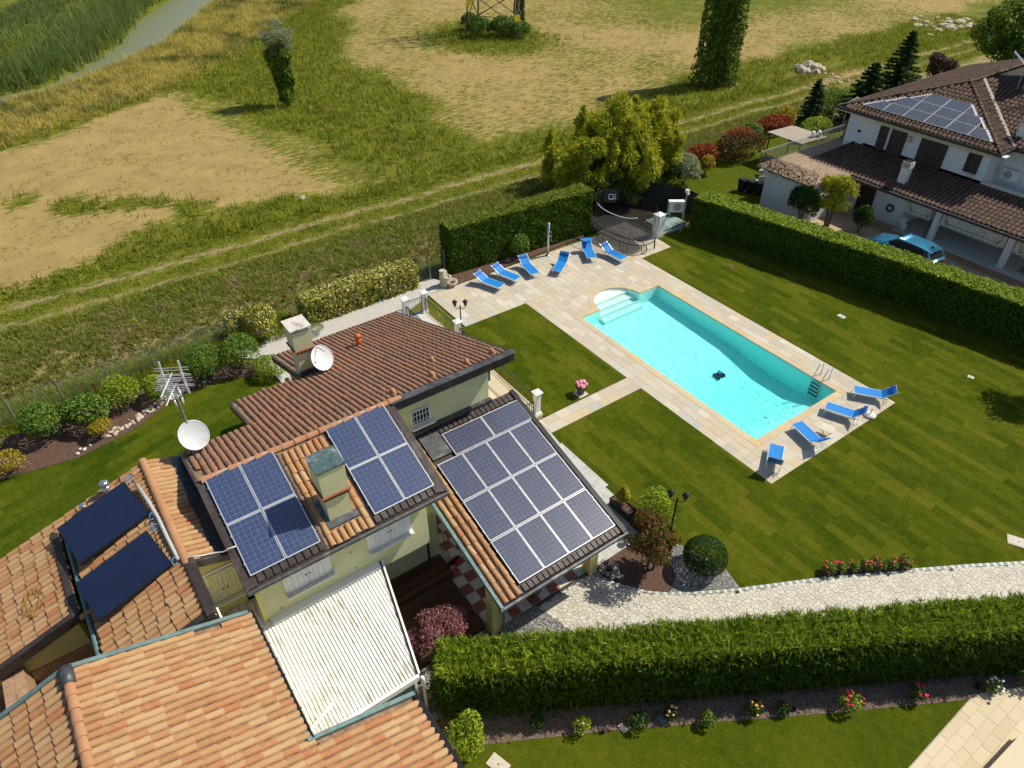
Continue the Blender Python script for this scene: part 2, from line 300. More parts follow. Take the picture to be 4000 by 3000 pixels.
# ------------------------------------------------------------------ geometry helpers
def wloc(o):
    v = Vector((0, 0, 0))
    while o is not None: v += o.location; o = o.parent
    return v
def tag(o, label=None, cat=None, group=None, kind=None):
    if label: o['label'] = label
    if cat: o['category'] = cat
    if group: o['group'] = group
    if kind: o['kind'] = kind
    return o
def thing(name, loc, label, cat, group=None, rz=0.0):
    o = bpy.data.objects.new(name, None); o.empty_display_size = 0.2; COL.objects.link(o)
    o.location = loc; o.rotation_euler = (0, 0, rz)
    return tag(o, label, cat, group)
def link(name, me, mat, parent=None, offset=None):
    o = bpy.data.objects.new(name, me); COL.objects.link(o)
    if mat is not None and not me.materials: me.materials.append(M[mat] if isinstance(mat, str) else mat)
    if parent is not None: o.parent = parent
    return o
def np_mesh(name, V, F):
    V = np.asarray(V, np.float32); F = np.asarray(F, np.int32)
    me = bpy.data.meshes.new(name); k = F.shape[1]
    me.vertices.add(len(V)); me.vertices.foreach_set('co', V.ravel())
    me.loops.add(F.size); me.loops.foreach_set('vertex_index', F.ravel())
    me.polygons.add(len(F)); me.polygons.foreach_set('loop_start', np.arange(0, F.size, k, dtype=np.int32))
    me.update(calc_edges=True); return me
class MB:
    def __init__(s): s.v = []; s.f = []
    def add(s, vs, fs):
        b = len(s.v); s.v += [tuple(p) for p in vs]; s.f += [tuple(i + b for i in f) for f in fs]; return s
    def box(s, x0, x1, y0, y1, z0, z1):
        x0, x1 = min(x0, x1), max(x0, x1); y0, y1 = min(y0, y1), max(y0, y1); z0, z1 = min(z0, z1), max(z0, z1)
        return s.add([(x0, y0, z0), (x1, y0, z0), (x1, y1, z0), (x0, y1, z0), (x0, y0, z1), (x1, y0, z1), (x1, y1, z1), (x0, y1, z1)],
                     [(0, 3, 2, 1), (4, 5, 6, 7), (0, 1, 5, 4), (1, 2, 6, 5), (2, 3, 7, 6), (3, 0, 4, 7)])
    def taper(s, cx, cy, z0, z1, ax, ay, bx, by):
        """box whose top (half sizes bx, by) differs from its base (ax, ay)"""
        return s.add([(cx - ax, cy - ay, z0), (cx + ax, cy - ay, z0), (cx + ax, cy + ay, z0), (cx - ax, cy + ay, z0),
                      (cx - bx, cy - by, z1), (cx + bx, cy - by, z1), (cx + bx, cy + by, z1), (cx - bx, cy + by, z1)],
                     [(0, 3, 2, 1), (4, 5, 6, 7), (0, 1, 5, 4), (1, 2, 6, 5), (2, 3, 7, 6), (3, 0, 4, 7)])
    def prism(s, poly, z0, z1):
        """vertical prism over a plan polygon; z0, z1 numbers or functions of (x, y)"""
        a = sum(poly[i][0] * poly[(i + 1) % len(poly)][1] - poly[(i + 1) % len(poly)][0] * poly[i][1] for i in range(len(poly)))
        if a < 0: poly = poly[::-1]
        n = len(poly); g0 = z0 if callable(z0) else (lambda x, y: z0); g1 = z1 if callable(z1) else (lambda x, y: z1)
        vs = [(x, y, g0(x, y)) for x, y in poly] + [(x, y, g1(x, y)) for x, y in poly]
        return s.add(vs, [tuple(range(n - 1, -1, -1)), tuple(range(n, 2 * n))] + [(i, (i + 1) % n, n + (i + 1) % n, n + i) for i in range(n)])
    def sheet(s, poly, z):
        a = sum(poly[i][0] * poly[(i + 1) % len(poly)][1] - poly[(i + 1) % len(poly)][0] * poly[i][1] for i in range(len(poly)))
        if a < 0: poly = poly[::-1]
        return s.add([(x, y, z) for x, y in poly], [tuple(range(len(poly)))])
    def xz(s, poly, y0, y1):
        """polygon in the x-z plane drawn out along y"""
        n = len(poly); a = sum(poly[i][0] * poly[(i + 1) % n][1] - poly[(i + 1) % n][0] * poly[i][1] for i in range(n))
        if a < 0: poly = poly[::-1]
        y0, y1 = min(y0, y1), max(y0, y1)
        vs = [(x, y0, z) for x, z in poly] + [(x, y1, z) for x, z in poly]
        return s.add(vs, [tuple(range(n)), tuple(range(2 * n - 1, n - 1, -1))] + [(i, n + i, n + (i + 1) % n, (i + 1) % n) for i in range(n)])
    def beam(s, p, q, wd, ht, up=(0, 0, 1)):
        """bar of section wd x ht from p to q"""
        p, q, up = Vector(p), Vector(q), Vector(up); d = (q - p).normalized(); sx = d.cross(up)
        if sx.length < 1e-4: sx = d.cross(Vector((1, 0, 0)))
        sx = sx.normalized() * wd / 2; uz = sx.cross(d).normalized() * ht / 2
        vs = [p - sx - uz, p + sx - uz, p + sx + uz, p - sx + uz, q - sx - uz, q + sx - uz, q + sx + uz, q - sx + uz]
        return s.add(vs, [(0, 1, 2, 3), (7, 6, 5, 4), (4, 5, 1, 0), (5, 6, 2, 1), (6, 7, 3, 2), (7, 4, 0, 3)])
    def tube(s, pts, r, n=6, caps=True, closed=False):
        pts = [Vector(p) for p in pts]; m = len(pts); rr = r if isinstance(r, (list, tuple)) else [r] * m
        vs = []; ref = None
        for i, p in enumerate(pts):
            a = pts[i - 1] if (i or closed) else p; b = pts[(i + 1) % m] if (i < m - 1 or closed) else p
            d = (b - a).normalized()
            if ref is None: ref = Vector((0, 0, 1)) if abs(d.z) < 0.9 else Vector((1, 0, 0))
            sx = d.cross(ref)
            if sx.length < 1e-5: sx = d.orthogonal()
            sx.normalize(); sy = sx.cross(d); ref = sy if abs(d.z) >= 0.9 else Vector((0, 0, 1))
            for k in range(n):
                t = 2 * math.pi * k / n; vs.append(p + sx * math.cos(t) * rr[i] + sy * math.sin(t) * rr[i])
        fs = []
        for i in range(m if closed else m - 1):
            for k in range(n):
                j = (i + 1) % m; fs.append((i * n + k, i * n + (k + 1) % n, j * n + (k + 1) % n, j * n + k))
        if caps and not closed: fs += [tuple(range(n - 1, -1, -1)), tuple(range((m - 1) * n, m * n))]
        return s.add(vs, fs)
    def lathe(s, prof, c=(0, 0, 0), n=12, cap=True):
        vs = []; fs = []
        for r, z in prof:
            for k in range(n):
                t = 2 * math.pi * k / n; vs.append((c[0] + r * math.cos(t), c[1] + r * math.sin(t), c[2] + z))
        for i in range(len(prof) - 1):
            for k in range(n): fs.append((i * n + k, i * n + (k + 1) % n, (i + 1) * n + (k + 1) % n, (i + 1) * n + k))
        if cap: fs += [tuple(range(n - 1, -1, -1)), tuple(range((len(prof) - 1) * n, len(prof) * n))]
        return s.add(vs, fs)
    def xform(s, mat):
        s.v = [tuple(mat @ Vector(p)) for p in s.v]; return s
    def mesh(s, name, off=(0, 0, 0), smooth=False):
        me = bpy.data.meshes.new(name)
        me.from_pydata([(x - off[0], y - off[1], z - off[2]) for x, y, z in s.v], [], s.f)
        if smooth: me.polygons.foreach_set('use_smooth', [True] * len(me.polygons))
        me.update(); return me
    def build(s, name, mat, parent=None, smooth=False, world=True, **tags):
        """one mesh object; vertices are in world metres (world=True) or local to the parent"""
        off = wloc(parent) if (world and parent is not None) else (0, 0, 0)
        o = link(name, s.mesh(name, off, smooth), mat, parent); return tag(o, **tags)
    def top(s, name, mat, label, cat, group=None, smooth=False):
        """a thing that is one mesh: origin moved to its base"""
        xs = [p[0] for p in s.v]; ys = [p[1] for p in s.v]; zs = [p[2] for p in s.v]
        c = ((min(xs) + max(xs)) / 2, (min(ys) + max(ys)) / 2, min(zs))
        o = link(name, s.mesh(name, c, smooth), mat); o.location = c; return tag(o, label, cat, group)
def struct(name, mb, mat, label=None):
    o = mb.build(name, mat); o['kind'] = 'structure'
    if label: o['label'] = label
    return o
def copy_tree(o, parent=None):
    c = o.copy(); COL.objects.link(c)
    if parent is not None: c.parent = parent
    for ch in list(o.children): copy_tree(ch, c)
    return c
def unit(v): return v / np.maximum(np.linalg.norm(v, axis=-1, keepdims=True), 1e-9)
CAMP = np.array([0, 0, 21.5])
def in_poly(P, poly):
    P = np.asarray(P, float); poly = np.asarray(poly, float); x, y = P[:, 0], P[:, 1]
    r = np.zeros(len(P), bool); j = len(poly) - 1
    for i in range(len(poly)):
        xi, yi = poly[i]; xj, yj = poly[j]
        c = ((yi > y) != (yj > y)) & (x < (xj - xi) * (y - yi) / (yj - yi + 1e-12) + xi); r ^= c; j = i
    return r
def poly_dist(P, poly, closed=True):
    P = np.asarray(P, float); poly = np.asarray(poly, float); d = np.full(len(P), 1e9); n = len(poly)
    for i in range(n if closed else n - 1):
        a, b = poly[i], poly[(i + 1) % n]; ab = b - a
        t = np.clip(((P - a) @ ab) / (ab @ ab + 1e-12), 0, 1); d = np.minimum(d, np.linalg.norm(P - a - t[:, None] * ab, axis=1))
    return d
def sdist(P, poly):
    d = poly_dist(P, poly); return np.where(in_poly(P, poly), d, -d)
def pick_in(poly, n, seed=0):
    """n random points in a polygon"""
    g = np.random.default_rng(seed); poly = np.asarray(poly, float); lo, hi = poly.min(0), poly.max(0); out = []
    tot = 0
    while tot < n:
        P = lo + g.random((n * 2 + 20, 2)) * (hi - lo); P = P[in_poly(P, poly)]; out.append(P); tot += len(P)
    return np.concatenate(out)[:n]

# --- foliage
def quads(C, D, S, L, Wd, fold=0.0):
    """leaf blades: centre C, length direction D, side direction S (n,3); pointed diamonds"""
    L = np.broadcast_to(np.asarray(L, float), (len(C),))[:, None]; Wd = np.broadcast_to(np.asarray(Wd, float), (len(C),))[:, None]
    a = C - D * L * 0.5; b = C + S * Wd * 0.5 - D * L * 0.05; c = C + D * L * 0.5; d = C - S * Wd * 0.5 - D * L * 0.05
    V = np.stack([a, b, c, d], 1).reshape(-1, 3); F = np.arange(len(C) * 4).reshape(-1, 4); return V, F
def leaf_arr(P, N, L, Wd, g, spread=0.8, jit=0.35):
    """leaves at P, facing roughly N"""
    n = len(P); nn = unit(N + g.normal(0, spread, (n, 3))); t = unit(np.cross(nn, g.normal(0, 1, (n, 3)))); s = np.cross(nn, t)
    k = 1 + g.uniform(-jit, jit, n); return quads(P, t, s, L * k, Wd * k)
def blades(P, H, Wd, g, lean=0.35, per=4, base_spread=0.1):
    """upright grass tufts: per pointed blades from each point"""
    P = np.repeat(P, per, 0); n = len(P); P = P + np.c_[g.normal(0, base_spread, (n, 2)), np.zeros(n)]
    Hh = np.repeat(np.broadcast_to(np.asarray(H, float), (n // per,)), per) * g.uniform(0.6, 1.2, n)
    a = g.uniform(0, 2 * np.pi, n); s = np.c_[np.cos(a), np.sin(a), np.zeros(n)]; le = np.c_[-np.sin(a), np.cos(a), np.zeros(n)] * (g.normal(0, lean, n) * Hh)[:, None]
    wv = np.broadcast_to(np.asarray(Wd, float), (n,))[:, None] if np.ndim(Wd) == 0 else np.repeat(Wd, per)[:, None]
    V = np.stack([P - s * wv * 0.5, P + s * wv * 0.5, P + le + np.c_[np.zeros((n, 2)), Hh]], 1).reshape(-1, 3)
    return V, np.arange(n * 3).reshape(-1, 3)
def join(parts):
    V = []; F = []; b = 0
    for v, f in parts: V.append(v); F.append(f + b); b += len(v)
    return np.concatenate(V), np.concatenate(F)
def fol(name, vf, mat, parent=None, kind=None):
    V, F = vf; off = np.array(wloc(parent)) if parent is not None else 0
    o = link(name, np_mesh(name, V - off, F), mat, parent)
    if kind: o['kind'] = kind
    return o
def ball(g, n, c, r, shell=0.55, lump=0.18, flat_base=True, lumps=14):
    """points near the surface of a lumpy ellipsoid, with outward normals"""
    u = unit(g.normal(0, 1, (n, 3)))
    if flat_base: u[:, 2] = np.where(u[:, 2] < -0.35, -u[:, 2] * 0.6, u[:, 2]); u = unit(u)
    k = unit(g.normal(0, 1, (lumps, 3))); a = g.uniform(-1, 1, lumps)
    bmpv = (np.exp(-4 * (1 - u @ k.T)) * a).sum(1) * lump
    rad = (shell + (1 - shell) * g.random(n) ** 0.5) * (1 + bmpv)
    return np.asarray(c) + u * rad[:, None] * np.asarray(r), u

def streaks(name, base, dark, amt, stretch):
    m = M[name]; nt = m.node_tree; p = nt.nodes['Principled BSDF']; src = p.inputs['Base Color'].links[0].from_socket
    n1 = noise(nt, 9.0, 5, 0.7, stretch=stretch); n2 = noise(nt, 0.9, 3, 0.6)
    f = mth(nt, 'MULTIPLY', ramp(nt, n1, [(0.47, (0, 0, 0)), (0.60, (1, 1, 1))]), ramp(nt, n2, [(0.35, (0.15, 0.15, 0.15)), (0.62, (1, 1, 1))]))
    nt.links.new(mixc(nt, mth(nt, 'MULTIPLY', f, amt), src, dark), p.inputs['Base Color'])
streaks('corrugated', None, (0.30, 0.27, 0.20), 0.75, (0.22, 1.6, 1))

flat('dish_grey', (0.52, 0.53, 0.54), 0.5, var=0.06, dirt=((0.40, 0.38, 0.30), 0.6))

# ================================================================== GROUND AND FIELDS
FIELD1 = [(71.3, 1), (74, -4), (80.5, -15.9), (77.8, -17.8), (51.2, -21.7), (46.8, -23), (46.7, -18), (47.9, -13.6), (49.0, -6.2), (46, -1.6), (45, 4), (44.8, 16), (66, 16)]
FIELD2 = [(78, -31.6), (68.7, -33.3), (48.0, -30.3), (46.8, -37.6), (49.5, -50), (51.6, -60), (51.8, -105), (52, -150), (120, -190), (170, -120), (108.7, -45.5)]
YELLOW = [(72.3, 0.8), (80.4, -14.3), (90, -25.4), (113.4, -45), (140, -66), (152, -52), (122.9, -31.7), (101.2, -18.7), (89.8, -6.9), (86.3, -0.6), (78, 16), (66, 16)]
RIVER = [(86.3, -0.4), (89.8, -6.9), (101.2, -18.7), (122.9, -31.7), (152, -52), (158, -45), (126, -26.5), (117.9, -21.7), (104.5, -15.5), (97.5, -11.2), (90.3, -5.4), (89, 0), (84, 16), (79, 16)]
def smooth(a, b, x): t = np.clip((x - a) / (b - a), 0, 1); return t * t * (3 - 2 * t)
def wig(x, y, s=1.0):
    return (np.sin(x * 1.3 * s + 1.7 * np.sin(y * 0.9 * s)) + np.sin(y * 1.7 * s + 2.1 * np.sin(x * 0.7 * s + 1)) + 0.6 * np.sin((x + y) * 3.1 * s)) / 2.6
def ground_z(x, y):
    x = np.asarray(x, float); y = np.asarray(y, float)
    z = -0.08 + 0.06 * wig(x, y, 0.25) * smooth(36, 46, x)
    z = z - 0.55 * np.exp(-((x - 35.2) / 0.9) ** 2) * smooth(33.2, 34.6, x)              # ditch behind the fence
    z = z + 0.10 * smooth(36, 39.5, x) - 0.05 * (np.exp(-((x - 41.6) / 0.35) ** 2) + np.exp(-((x - 43.4) / 0.35) ** 2))   # track with two ruts
    P = np.c_[x.ravel(), y.ravel()]; far = P[:, 0] > 66; r = np.full(len(P), -50.0)
    if far.any(): r[far] = sdist(P[far], RIVER)
    r = r.reshape(x.shape)
    z = z - 1.1 * smooth(-2.2, 0.6, r)
    d = np.full(len(P), 50.0); m = (P[:, 0] > 40) & (P[:, 0] < 82); d[m] = poly_dist(P[m], [(79, -22), (48, -26.5)], False); d = d.reshape(x.shape)
    return z - 0.35 * np.exp(-(d / 1.3) ** 2) * smooth(46, 50, x)                       # shallow field drain
def axis(brk):
    out = []
    for (a, b, s) in brk: out += list(np.arange(a, b - 1e-6, s))
    return np.array(out + [brk[-1][1]])
xs = axis([(-160, -40, 40), (-40, 0, 8), (0, 12.1, 2.42), (12.1, 26.2, 2.35), (26.2, 33, 1.7), (33, 46, 0.4), (46, 126, 0.7), (126, 160, 2), (160, 400, 40)])
ys = axis([(-420, -140, 40), (-140, -100, 2), (-100, -28.0, 0.72), (-28.0, -21.9, 0.61), (-21.9, 12, 0.678), (12, 200, 23.5)])
GX, GY = np.meshgrid(xs, ys, indexing='ij'); GZ = ground_z(GX, GY)
V = np.c_[GX.ravel(), GY.ravel(), GZ.ravel()]; nx, ny = GX.shape
ii, jj = np.meshgrid(np.arange(nx - 1), np.arange(ny - 1), indexing='ij'); a = (ii * ny + jj).ravel()
cxm = (xs[ii] + xs[ii + 1]).ravel() / 2; cym = (ys[jj] + ys[jj + 1]).ravel() / 2
keep = ~((cxm > 12.1) & (cxm < 26.2) & (cym > -28.0) & (cym < -21.9))
F = np.c_[a, a + ny, a + ny + 1, a + 1][keep]
gm = np_mesh('ground', V, F)
P2 = V[:, :2]; wv = wig(P2[:, 0], P2[:, 1], 0.35)
s1 = smooth(-1.0, 2.2, sdist(P2, FIELD1) + wv * 0.9); s2 = smooth(-1.5, 4.0, sdist(P2, FIELD2) + wv * 1.6)
# weedy tongues creeping into the bare plot, greener corner by the drain
tong = poly_dist(P2, [(59, 0.6), (55.5, -2.5), (53.5, -5.6), (51, -8.5), (48.5, -9.5)], False)
s1 = s1 * (1 - 0.9 * np.exp(-(tong / 1.5) ** 2) * smooth(-0.5, 0.2, wig(P2[:, 0], P2[:, 1], 0.9)))
s1 = s1 * (1 - 0.55 * np.exp(-(poly_dist(P2, [(76, -16), (52, -19.5), (47, -20.5)], False) / 2.2) ** 2))
s2 = s2 * (0.60 + 0.16 * wig(P2[:, 0], P2[:, 1], 0.16)) * (1 - 0.95 * np.exp(-((np.hypot((P2[:, 0] - 79) / 1.2, P2[:, 1] + 53)) / 7.0) ** 4))
s2 = s2 * (1 - 0.7 * smooth(66, 90, -P2[:, 1]) * smooth(60, 75, P2[:, 0]))
soil = np.maximum(s1 * (0.80 + 0.10 * wig(P2[:, 0], P2[:, 1] * 0.4, 0.6)), s2)
ruts = np.maximum(np.exp(-((P2[:, 0] - 41.5 - 0.25 * wv) / 0.42) ** 2), 1.1 * np.exp(-((P2[:, 0] - 43.5 - 0.25 * wv) / 0.50) ** 2)) * (P2[:, 1] < 60)
dirt = np.exp(-(np.hypot((P2[:, 0] - 43.5) / 2.2, (P2[:, 1] + 75) / 7)) ** 2) + np.exp(-(np.hypot((P2[:, 0] - 49.6) / 3, (P2[:, 1] + 106) / 4)) ** 2)
dry = smooth(-1.2, 2.0, sdist(P2, YELLOW) + wv)
bank = smooth(34.6, 35.6, P2[:, 0]) * (1 - smooth(38.3, 40.2, P2[:, 0] + wv * 0.8)) * 0.62
ca = gm.color_attributes.new('mask', 'FLOAT_COLOR', 'POINT')
ca.data.foreach_set('color', np.c_[np.clip(soil + dirt, 0, 1), dry, np.clip(np.maximum(ruts * 0.58, bank), 0, 1), np.ones(len(V))].astype(np.float32).ravel())
m, nt, p = new_mat('ground')
at = _n(nt, 'ShaderNodeAttribute', attribute_name='mask'); sp = _n(nt, 'ShaderNodeSeparateColor'); nt.links.new(at.outputs['Color'], sp.inputs[0])
n_f = noise(nt, 1.9, 7, 0.75, stretch=(1.5, 0.5, 1)); n_m = noise(nt, 0.45, 5, 0.6); n_x = noise(nt, 9.0, 4, 0.7)
green = ramp(nt, mth(nt, 'ADD', mth(nt, 'MULTIPLY', n_m, 0.6), mth(nt, 'MULTIPLY', n_x, 0.4)), [(0.36, (0.065, 0.085, 0.008)), (0.5, (0.125, 0.14, 0.013)), (0.66, (0.20, 0.19, 0.03))])
earth = ramp(nt, mth(nt, 'ADD', mth(nt, 'MULTIPLY', n_x, 0.5), mth(nt, 'MULTIPLY', n_m, 0.5)), [(0.35, (0.27, 0.195, 0.072)), (0.65, (0.41, 0.30, 0.118))])
straw = ramp(nt, n_f, [(0.3, (0.20, 0.15, 0.04)), (0.5, (0.36, 0.26, 0.08)), (0.7, (0.17, 0.16, 0.03))])
pale = ramp(nt, n_x, [(0.35, (0.22, 0.17, 0.075)), (0.65, (0.36, 0.28, 0.15))])
def cover(amount, nz, hard=5.0):
    k = mth(nt, 'DIVIDE', mth(nt, 'SUBTRACT', nz, 0.32), 0.36)
    return mth(nt, 'ADD', mth(nt, 'MULTIPLY', mth(nt, 'SUBTRACT', amount, k), hard), 0.5, clamp=True)
col = mixc(nt, cover(sp.outputs[0], n_f), green, earth)
col = mixc(nt, sp.outputs[1], col, straw)
col = mixc(nt, cover(sp.outputs[2], n_f, 4.0), col, pale)
nt.links.new(col, p.inputs['Base Color']); p.inputs['Roughness'].default_value = 0.95; p.inputs['Specular IOR Level'].default_value = 0.1
bump(nt, p, mth(nt, 'ADD', n_x, n_f), 0.6, 0.12)
go = link('ground', gm, 'ground'); go['kind'] = 'structure'
gm.polygons.foreach_set('use_smooth', [True] * len(gm.polygons))
struct('river', MB().sheet([(x, y) for x, y in [(83, -0.4), (87.5, -8), (100, -21), (122, -34), (152, -54), (160, -43), (128, -24), (118, -19.5), (105, -13.5), (97, -9), (93, -3.5), (91, 0), (86, 16), (77, 16)]], -0.62), 'river_water')

# --- tall grass, dry grass, reeds and bank growth: nobody could count the blades
def scatter_zone(seed, n, lo, hi, fn):
    g = np.random.default_rng(seed); P = np.c_[g.uniform(lo[0], hi[0], n), g.uniform(lo[1], hi[1], n)]
    k = fn(P); P = P[g.random(len(P)) < k]; return np.c_[P, ground_z(P[:, 0], P[:, 1])], g
def z_green(P):
    w_ = wig(P[:, 0], P[:, 1], 0.35)
    k = 1 - np.maximum(smooth(-1, 1.6, sdist(P, FIELD1) + w_), smooth(-1, 2.5, sdist(P, FIELD2) + w_))
    k = np.maximum(k, np.exp(-((np.hypot((P[:, 0] - 79) / 1.2, P[:, 1] + 53)) / 7.0) ** 4))
    t = poly_dist(P, [(59, 0.6), (55.5, -2.5), (53.5, -5.6), (51, -8.5), (48.5, -9.5)], False); k = np.maximum(k, 0.9 * np.exp(-(t / 1.2) ** 2) * smooth(-0.4, 0.2, wig(P[:, 0], P[:, 1], 0.9)))
    k = k * (1 - smooth(-0.5, 1.0, sdist(P, YELLOW))) * (sdist(P, RIVER) < -1) * smooth(44.2, 45.6, P[:, 0])
    k = k * (1 - np.exp(-(np.hypot((P[:, 0] - 46) / 4, (P[:, 1] + 75) / 7)) ** 2))
    return k
P, g = scatter_zone(1, 60000, (44, -112), (112, 14), z_green)
fol('tall_grass', blades(P, g.uniform(0.25, 0.62, len(P)), 0.085, g, 0.7, 4, 0.16), 'grass_green', kind='stuff')
def z_weed(P):
    a_ = (sdist(P, FIELD1) > 0) * 0.50 + (sdist(P, FIELD2) > 0) * 0.55
    return a_ * smooth(-0.3, 0.5, wig(P[:, 0] * 1.3, P[:, 1] * 0.5, 0.8))
P, g = scatter_zone(2, 60000, (45, -112), (110, 14), z_weed)
fol('field_weeds', blades(P, g.uniform(0.05, 0.20, len(P)), 0.055, g, 0.8, 3, 0.12), 'grass_green', kind='stuff')
P, g = scatter_zone(3, 52000, (66, -68), (150, 16), lambda P: smooth(-0.8, 0.8, sdist(P, YELLOW) + wig(P[:, 0], P[:, 1], 0.4)) * 0.95)
fol('dry_grass', blades(P, g.uniform(0.3, 0.75, len(P)), 0.075, g, 1.0, 6, 0.28), 'grass_dry', kind='stuff')
def z_reed(P):
    far = sdist(P, [(89.5, 0), (91, -5), (97.5, -10.6), (104.5, -14.7), (118, -20.8), (126, -25), (158, -43), (170, -30), (142, -12), (124, -2), (112, 16), (86, 16)])
    return np.clip(smooth(-0.3, 1.0, far) * np.where(far < 7, 1.0, 0.35), 0, 1)
P, g = scatter_zone(4, 30000, (84, -46), (168, 16), z_reed)
fr = poly_dist(P[:, :2], [(89.5, 0), (91, -5), (97.5, -10.6), (104.5, -14.7), (118, -20.8), (158, -43)], False)
fol('reeds', blades(P, np.where(fr < 6, 2.0, 0.8) * g.uniform(0.6, 1.2, len(P)), 0.12, g, 0.5, 7, 0.4), 'grass_reed', kind='stuff')
P, g = scatter_zone(5, 40000, (33.4, -66), (41, 12), lambda P: (0.9 - 0.5 * smooth(39.0, 40.2, P[:, 0])) * ~((P[:, 1] < -28) & (P[:, 0] < 37.0)))
fol('bank_grass', blades(P, g.uniform(0.12, 0.36, len(P)), 0.055, g, 0.9, 4, 0.12), 'grass_bank', kind='stuff')
P, g = scatter_zone(6, 26000, (39.6, -112), (46.2, 12), lambda P: 0.9 - 0.8 * np.maximum(np.exp(-((P[:, 0] - 41.5) / 0.55) ** 2), np.exp(-((P[:, 0] - 43.5) / 0.6) ** 2)))
fol('track_grass', blades(P, g.uniform(0.06, 0.2, len(P)), 0.06, g, 0.6, 4, 0.12), 'grass_green', kind='stuff')
P, g = scatter_zone(7, 15000, (31.5, -9), (34.6, 12), lambda P: smooth(31.6, 32.3, P[:, 0]) * 0.9)
fol('fence_grass', blades(P, g.uniform(0.15, 0.42, len(P)), 0.04, g, 0.5, 4, 0.08), 'grass_green', kind='stuff')

# ================================================================== GARDEN SURFACES
def struct_poly(name, poly, z, mat): return struct(name, MB().prism(poly, -0.3, z), mat)
DECK_RECTS = [(10.17, 11.93, -29.38, -20.40), (11.93, 27.25, -21.67, -20.40), (11.93, 27.25, -29.38, -28.20), (24.63, 27.25, -28.20, -21.67), (27.25, 31.2, -29.4, -16.35), (27.22, 31.6, -32.0, -29.4), (17.9, 18.9, -20.40, -14.95)]
PX0, PX1, PY0, PY1 = 12.28, 24.28, -27.85, -22.02; PCY, PR = -24.88, 1.50
lawnB = [(17.88, -20.38), (10.19, -20.42), (10.15, -29.40), (27.24, -29.42), (27.24, -31.92), (28.6, -32.05), (28.5, -34.4), (26, -36.6), (4, -40.5), (-14, -44), (-14, -30), (2.22, -24.84), (3.24, -23.22), (4.40, -21.2), (4.84, -21.36), (6.44, -18.51), (6.17, -18.15), (7.55, -15.36), (8.48, -15.60), (10.11, -15.06), (10.8, -14.95), (13.45, -14.72), (16.61, -14.74), (17.88, -14.92)]
struct_poly('lawn', lawnB, 0.008, 'turf')
struct_poly('lawn', [(27.24, -20.38), (18.92, -20.38), (18.92, -15.35), (27.2, -15.5)], 0.012, 'turf')
MULCH_EDGE = [(28.9, 12), (28.9, 5.4), (28.45, 2.5), (29.0, 0.0), (30.0, -1.6), (30.3, -3.2), (30.2, -4.4), (29.65, -5.5), (29.0, -6.3)]
struct_poly('lawn', MULCH_EDGE + [(26.4, -6.6), (20, -2), (16, 2), (12, 12)], 0.008, 'turf_left')
struct_poly('lawn', [(8.75, -4.0), (8.23, -5.14), (6.5, -8.22), (2.99, -14.06), (0.67, -18.0), (0.62, -14.6), (0.4, -4), (4, 4)], 0.008, 'turf_plain')
struct_poly('lawn', [(28.9, -34.6), (28.4, -41.1), (28.4, -58), (36.5, -58), (36.0, -36.6), (31.5, -36.4)], 0.006, 'turf_plain')
struct_poly('bed_of_mulch', MULCH_EDGE[::-1] + [(31.7, 12), (31.7, 0), (31.4, -4.6), (30.6, -6.6)], 0.022, 'mulch')
struct_poly('gravel_strip', [(30.6, -6.6), (31.5, -5.5), (32.6, -5.6), (32.8, -17.4), (31.3, -18.2), (31.2, -16.3), (29.8, -13.2), (26.4, -13.2), (26.4, -6.6), (29.2, -6.4)], 0.014, 'white_gravel')
struct_poly('bed_of_mulch', [(31.2, -18.2), (32.9, -17.6), (33.2, -29.2), (31.55, -28.3)], 0.016, 'mulch')
struct_poly('bed_of_mulch', [(9.2, -3.2), (9.75, -4.4), (7.61, -7.84), (3.5, -14.75), (0.8, -19.3), (-0.2, -20.6), (-0.2, -19.4), (0.67, -18.02), (2.99, -14.03), (6.50, -8.19), (8.23, -5.11)], 0.018, 'mulch_gravel')
struct_poly('bed_of_mulch', [(11.22, -11.75), (10.8, -11.72), (10.1, -12.1), (9.4, -12.65), (8.92, -13.2), (9.25, -13.75), (9.55, -14.0), (9.95, -14.1), (10.6, -14.6), (11.25, -14.2), (11.25, -12.4)], 0.03, 'mulch')
struct_poly('bed_of_pebbles', [(8.90, -13.22), (9.22, -13.77), (9.53, -14.04), (9.93, -14.14), (10.4, -14.9), (10.08, -15.08), (8.48, -15.62), (7.60, -15.40)], 0.015, 'mortar_dark')
struct_poly('bed_of_mulch', [(6.22, -18.12), (6.40, -18.46), (4.86, -21.30), (4.44, -21.10)], 0.03, 'mulch')
struct_poly('bed_of_pebbles', [(12.45, -7.14), (11.22, -7.18), (11.18, -8.96), (9.95, -9.32), (8.0, -9.3), (8.4, -8.0), (9.7, -4.4), (10.2, -3.6), (11.5, -4.2), (11.5, -6.9)], 0.012, 'mortar_dark')
struct_poly('bed_of_mulch', [(31.6, -28.5), (34.8, -28.5), (36.5, -36.5), (30.7, -36.3), (30.7, -32.1), (31.6, -32.05)], 0.014, 'mulch_shaded')
struct_poly('walkway', [(17.85, -14.93), (16.61, -14.72), (13.45, -14.70), (11.3, -14.25), (11.25, -11.6), (18.9, -11.6), (18.9, -14.93)], 0.0, 'grey_slab')
g = np.random.default_rng(21)
def slab_mesh(poly, z0, z1): return MB().prism(poly, z0, z1)
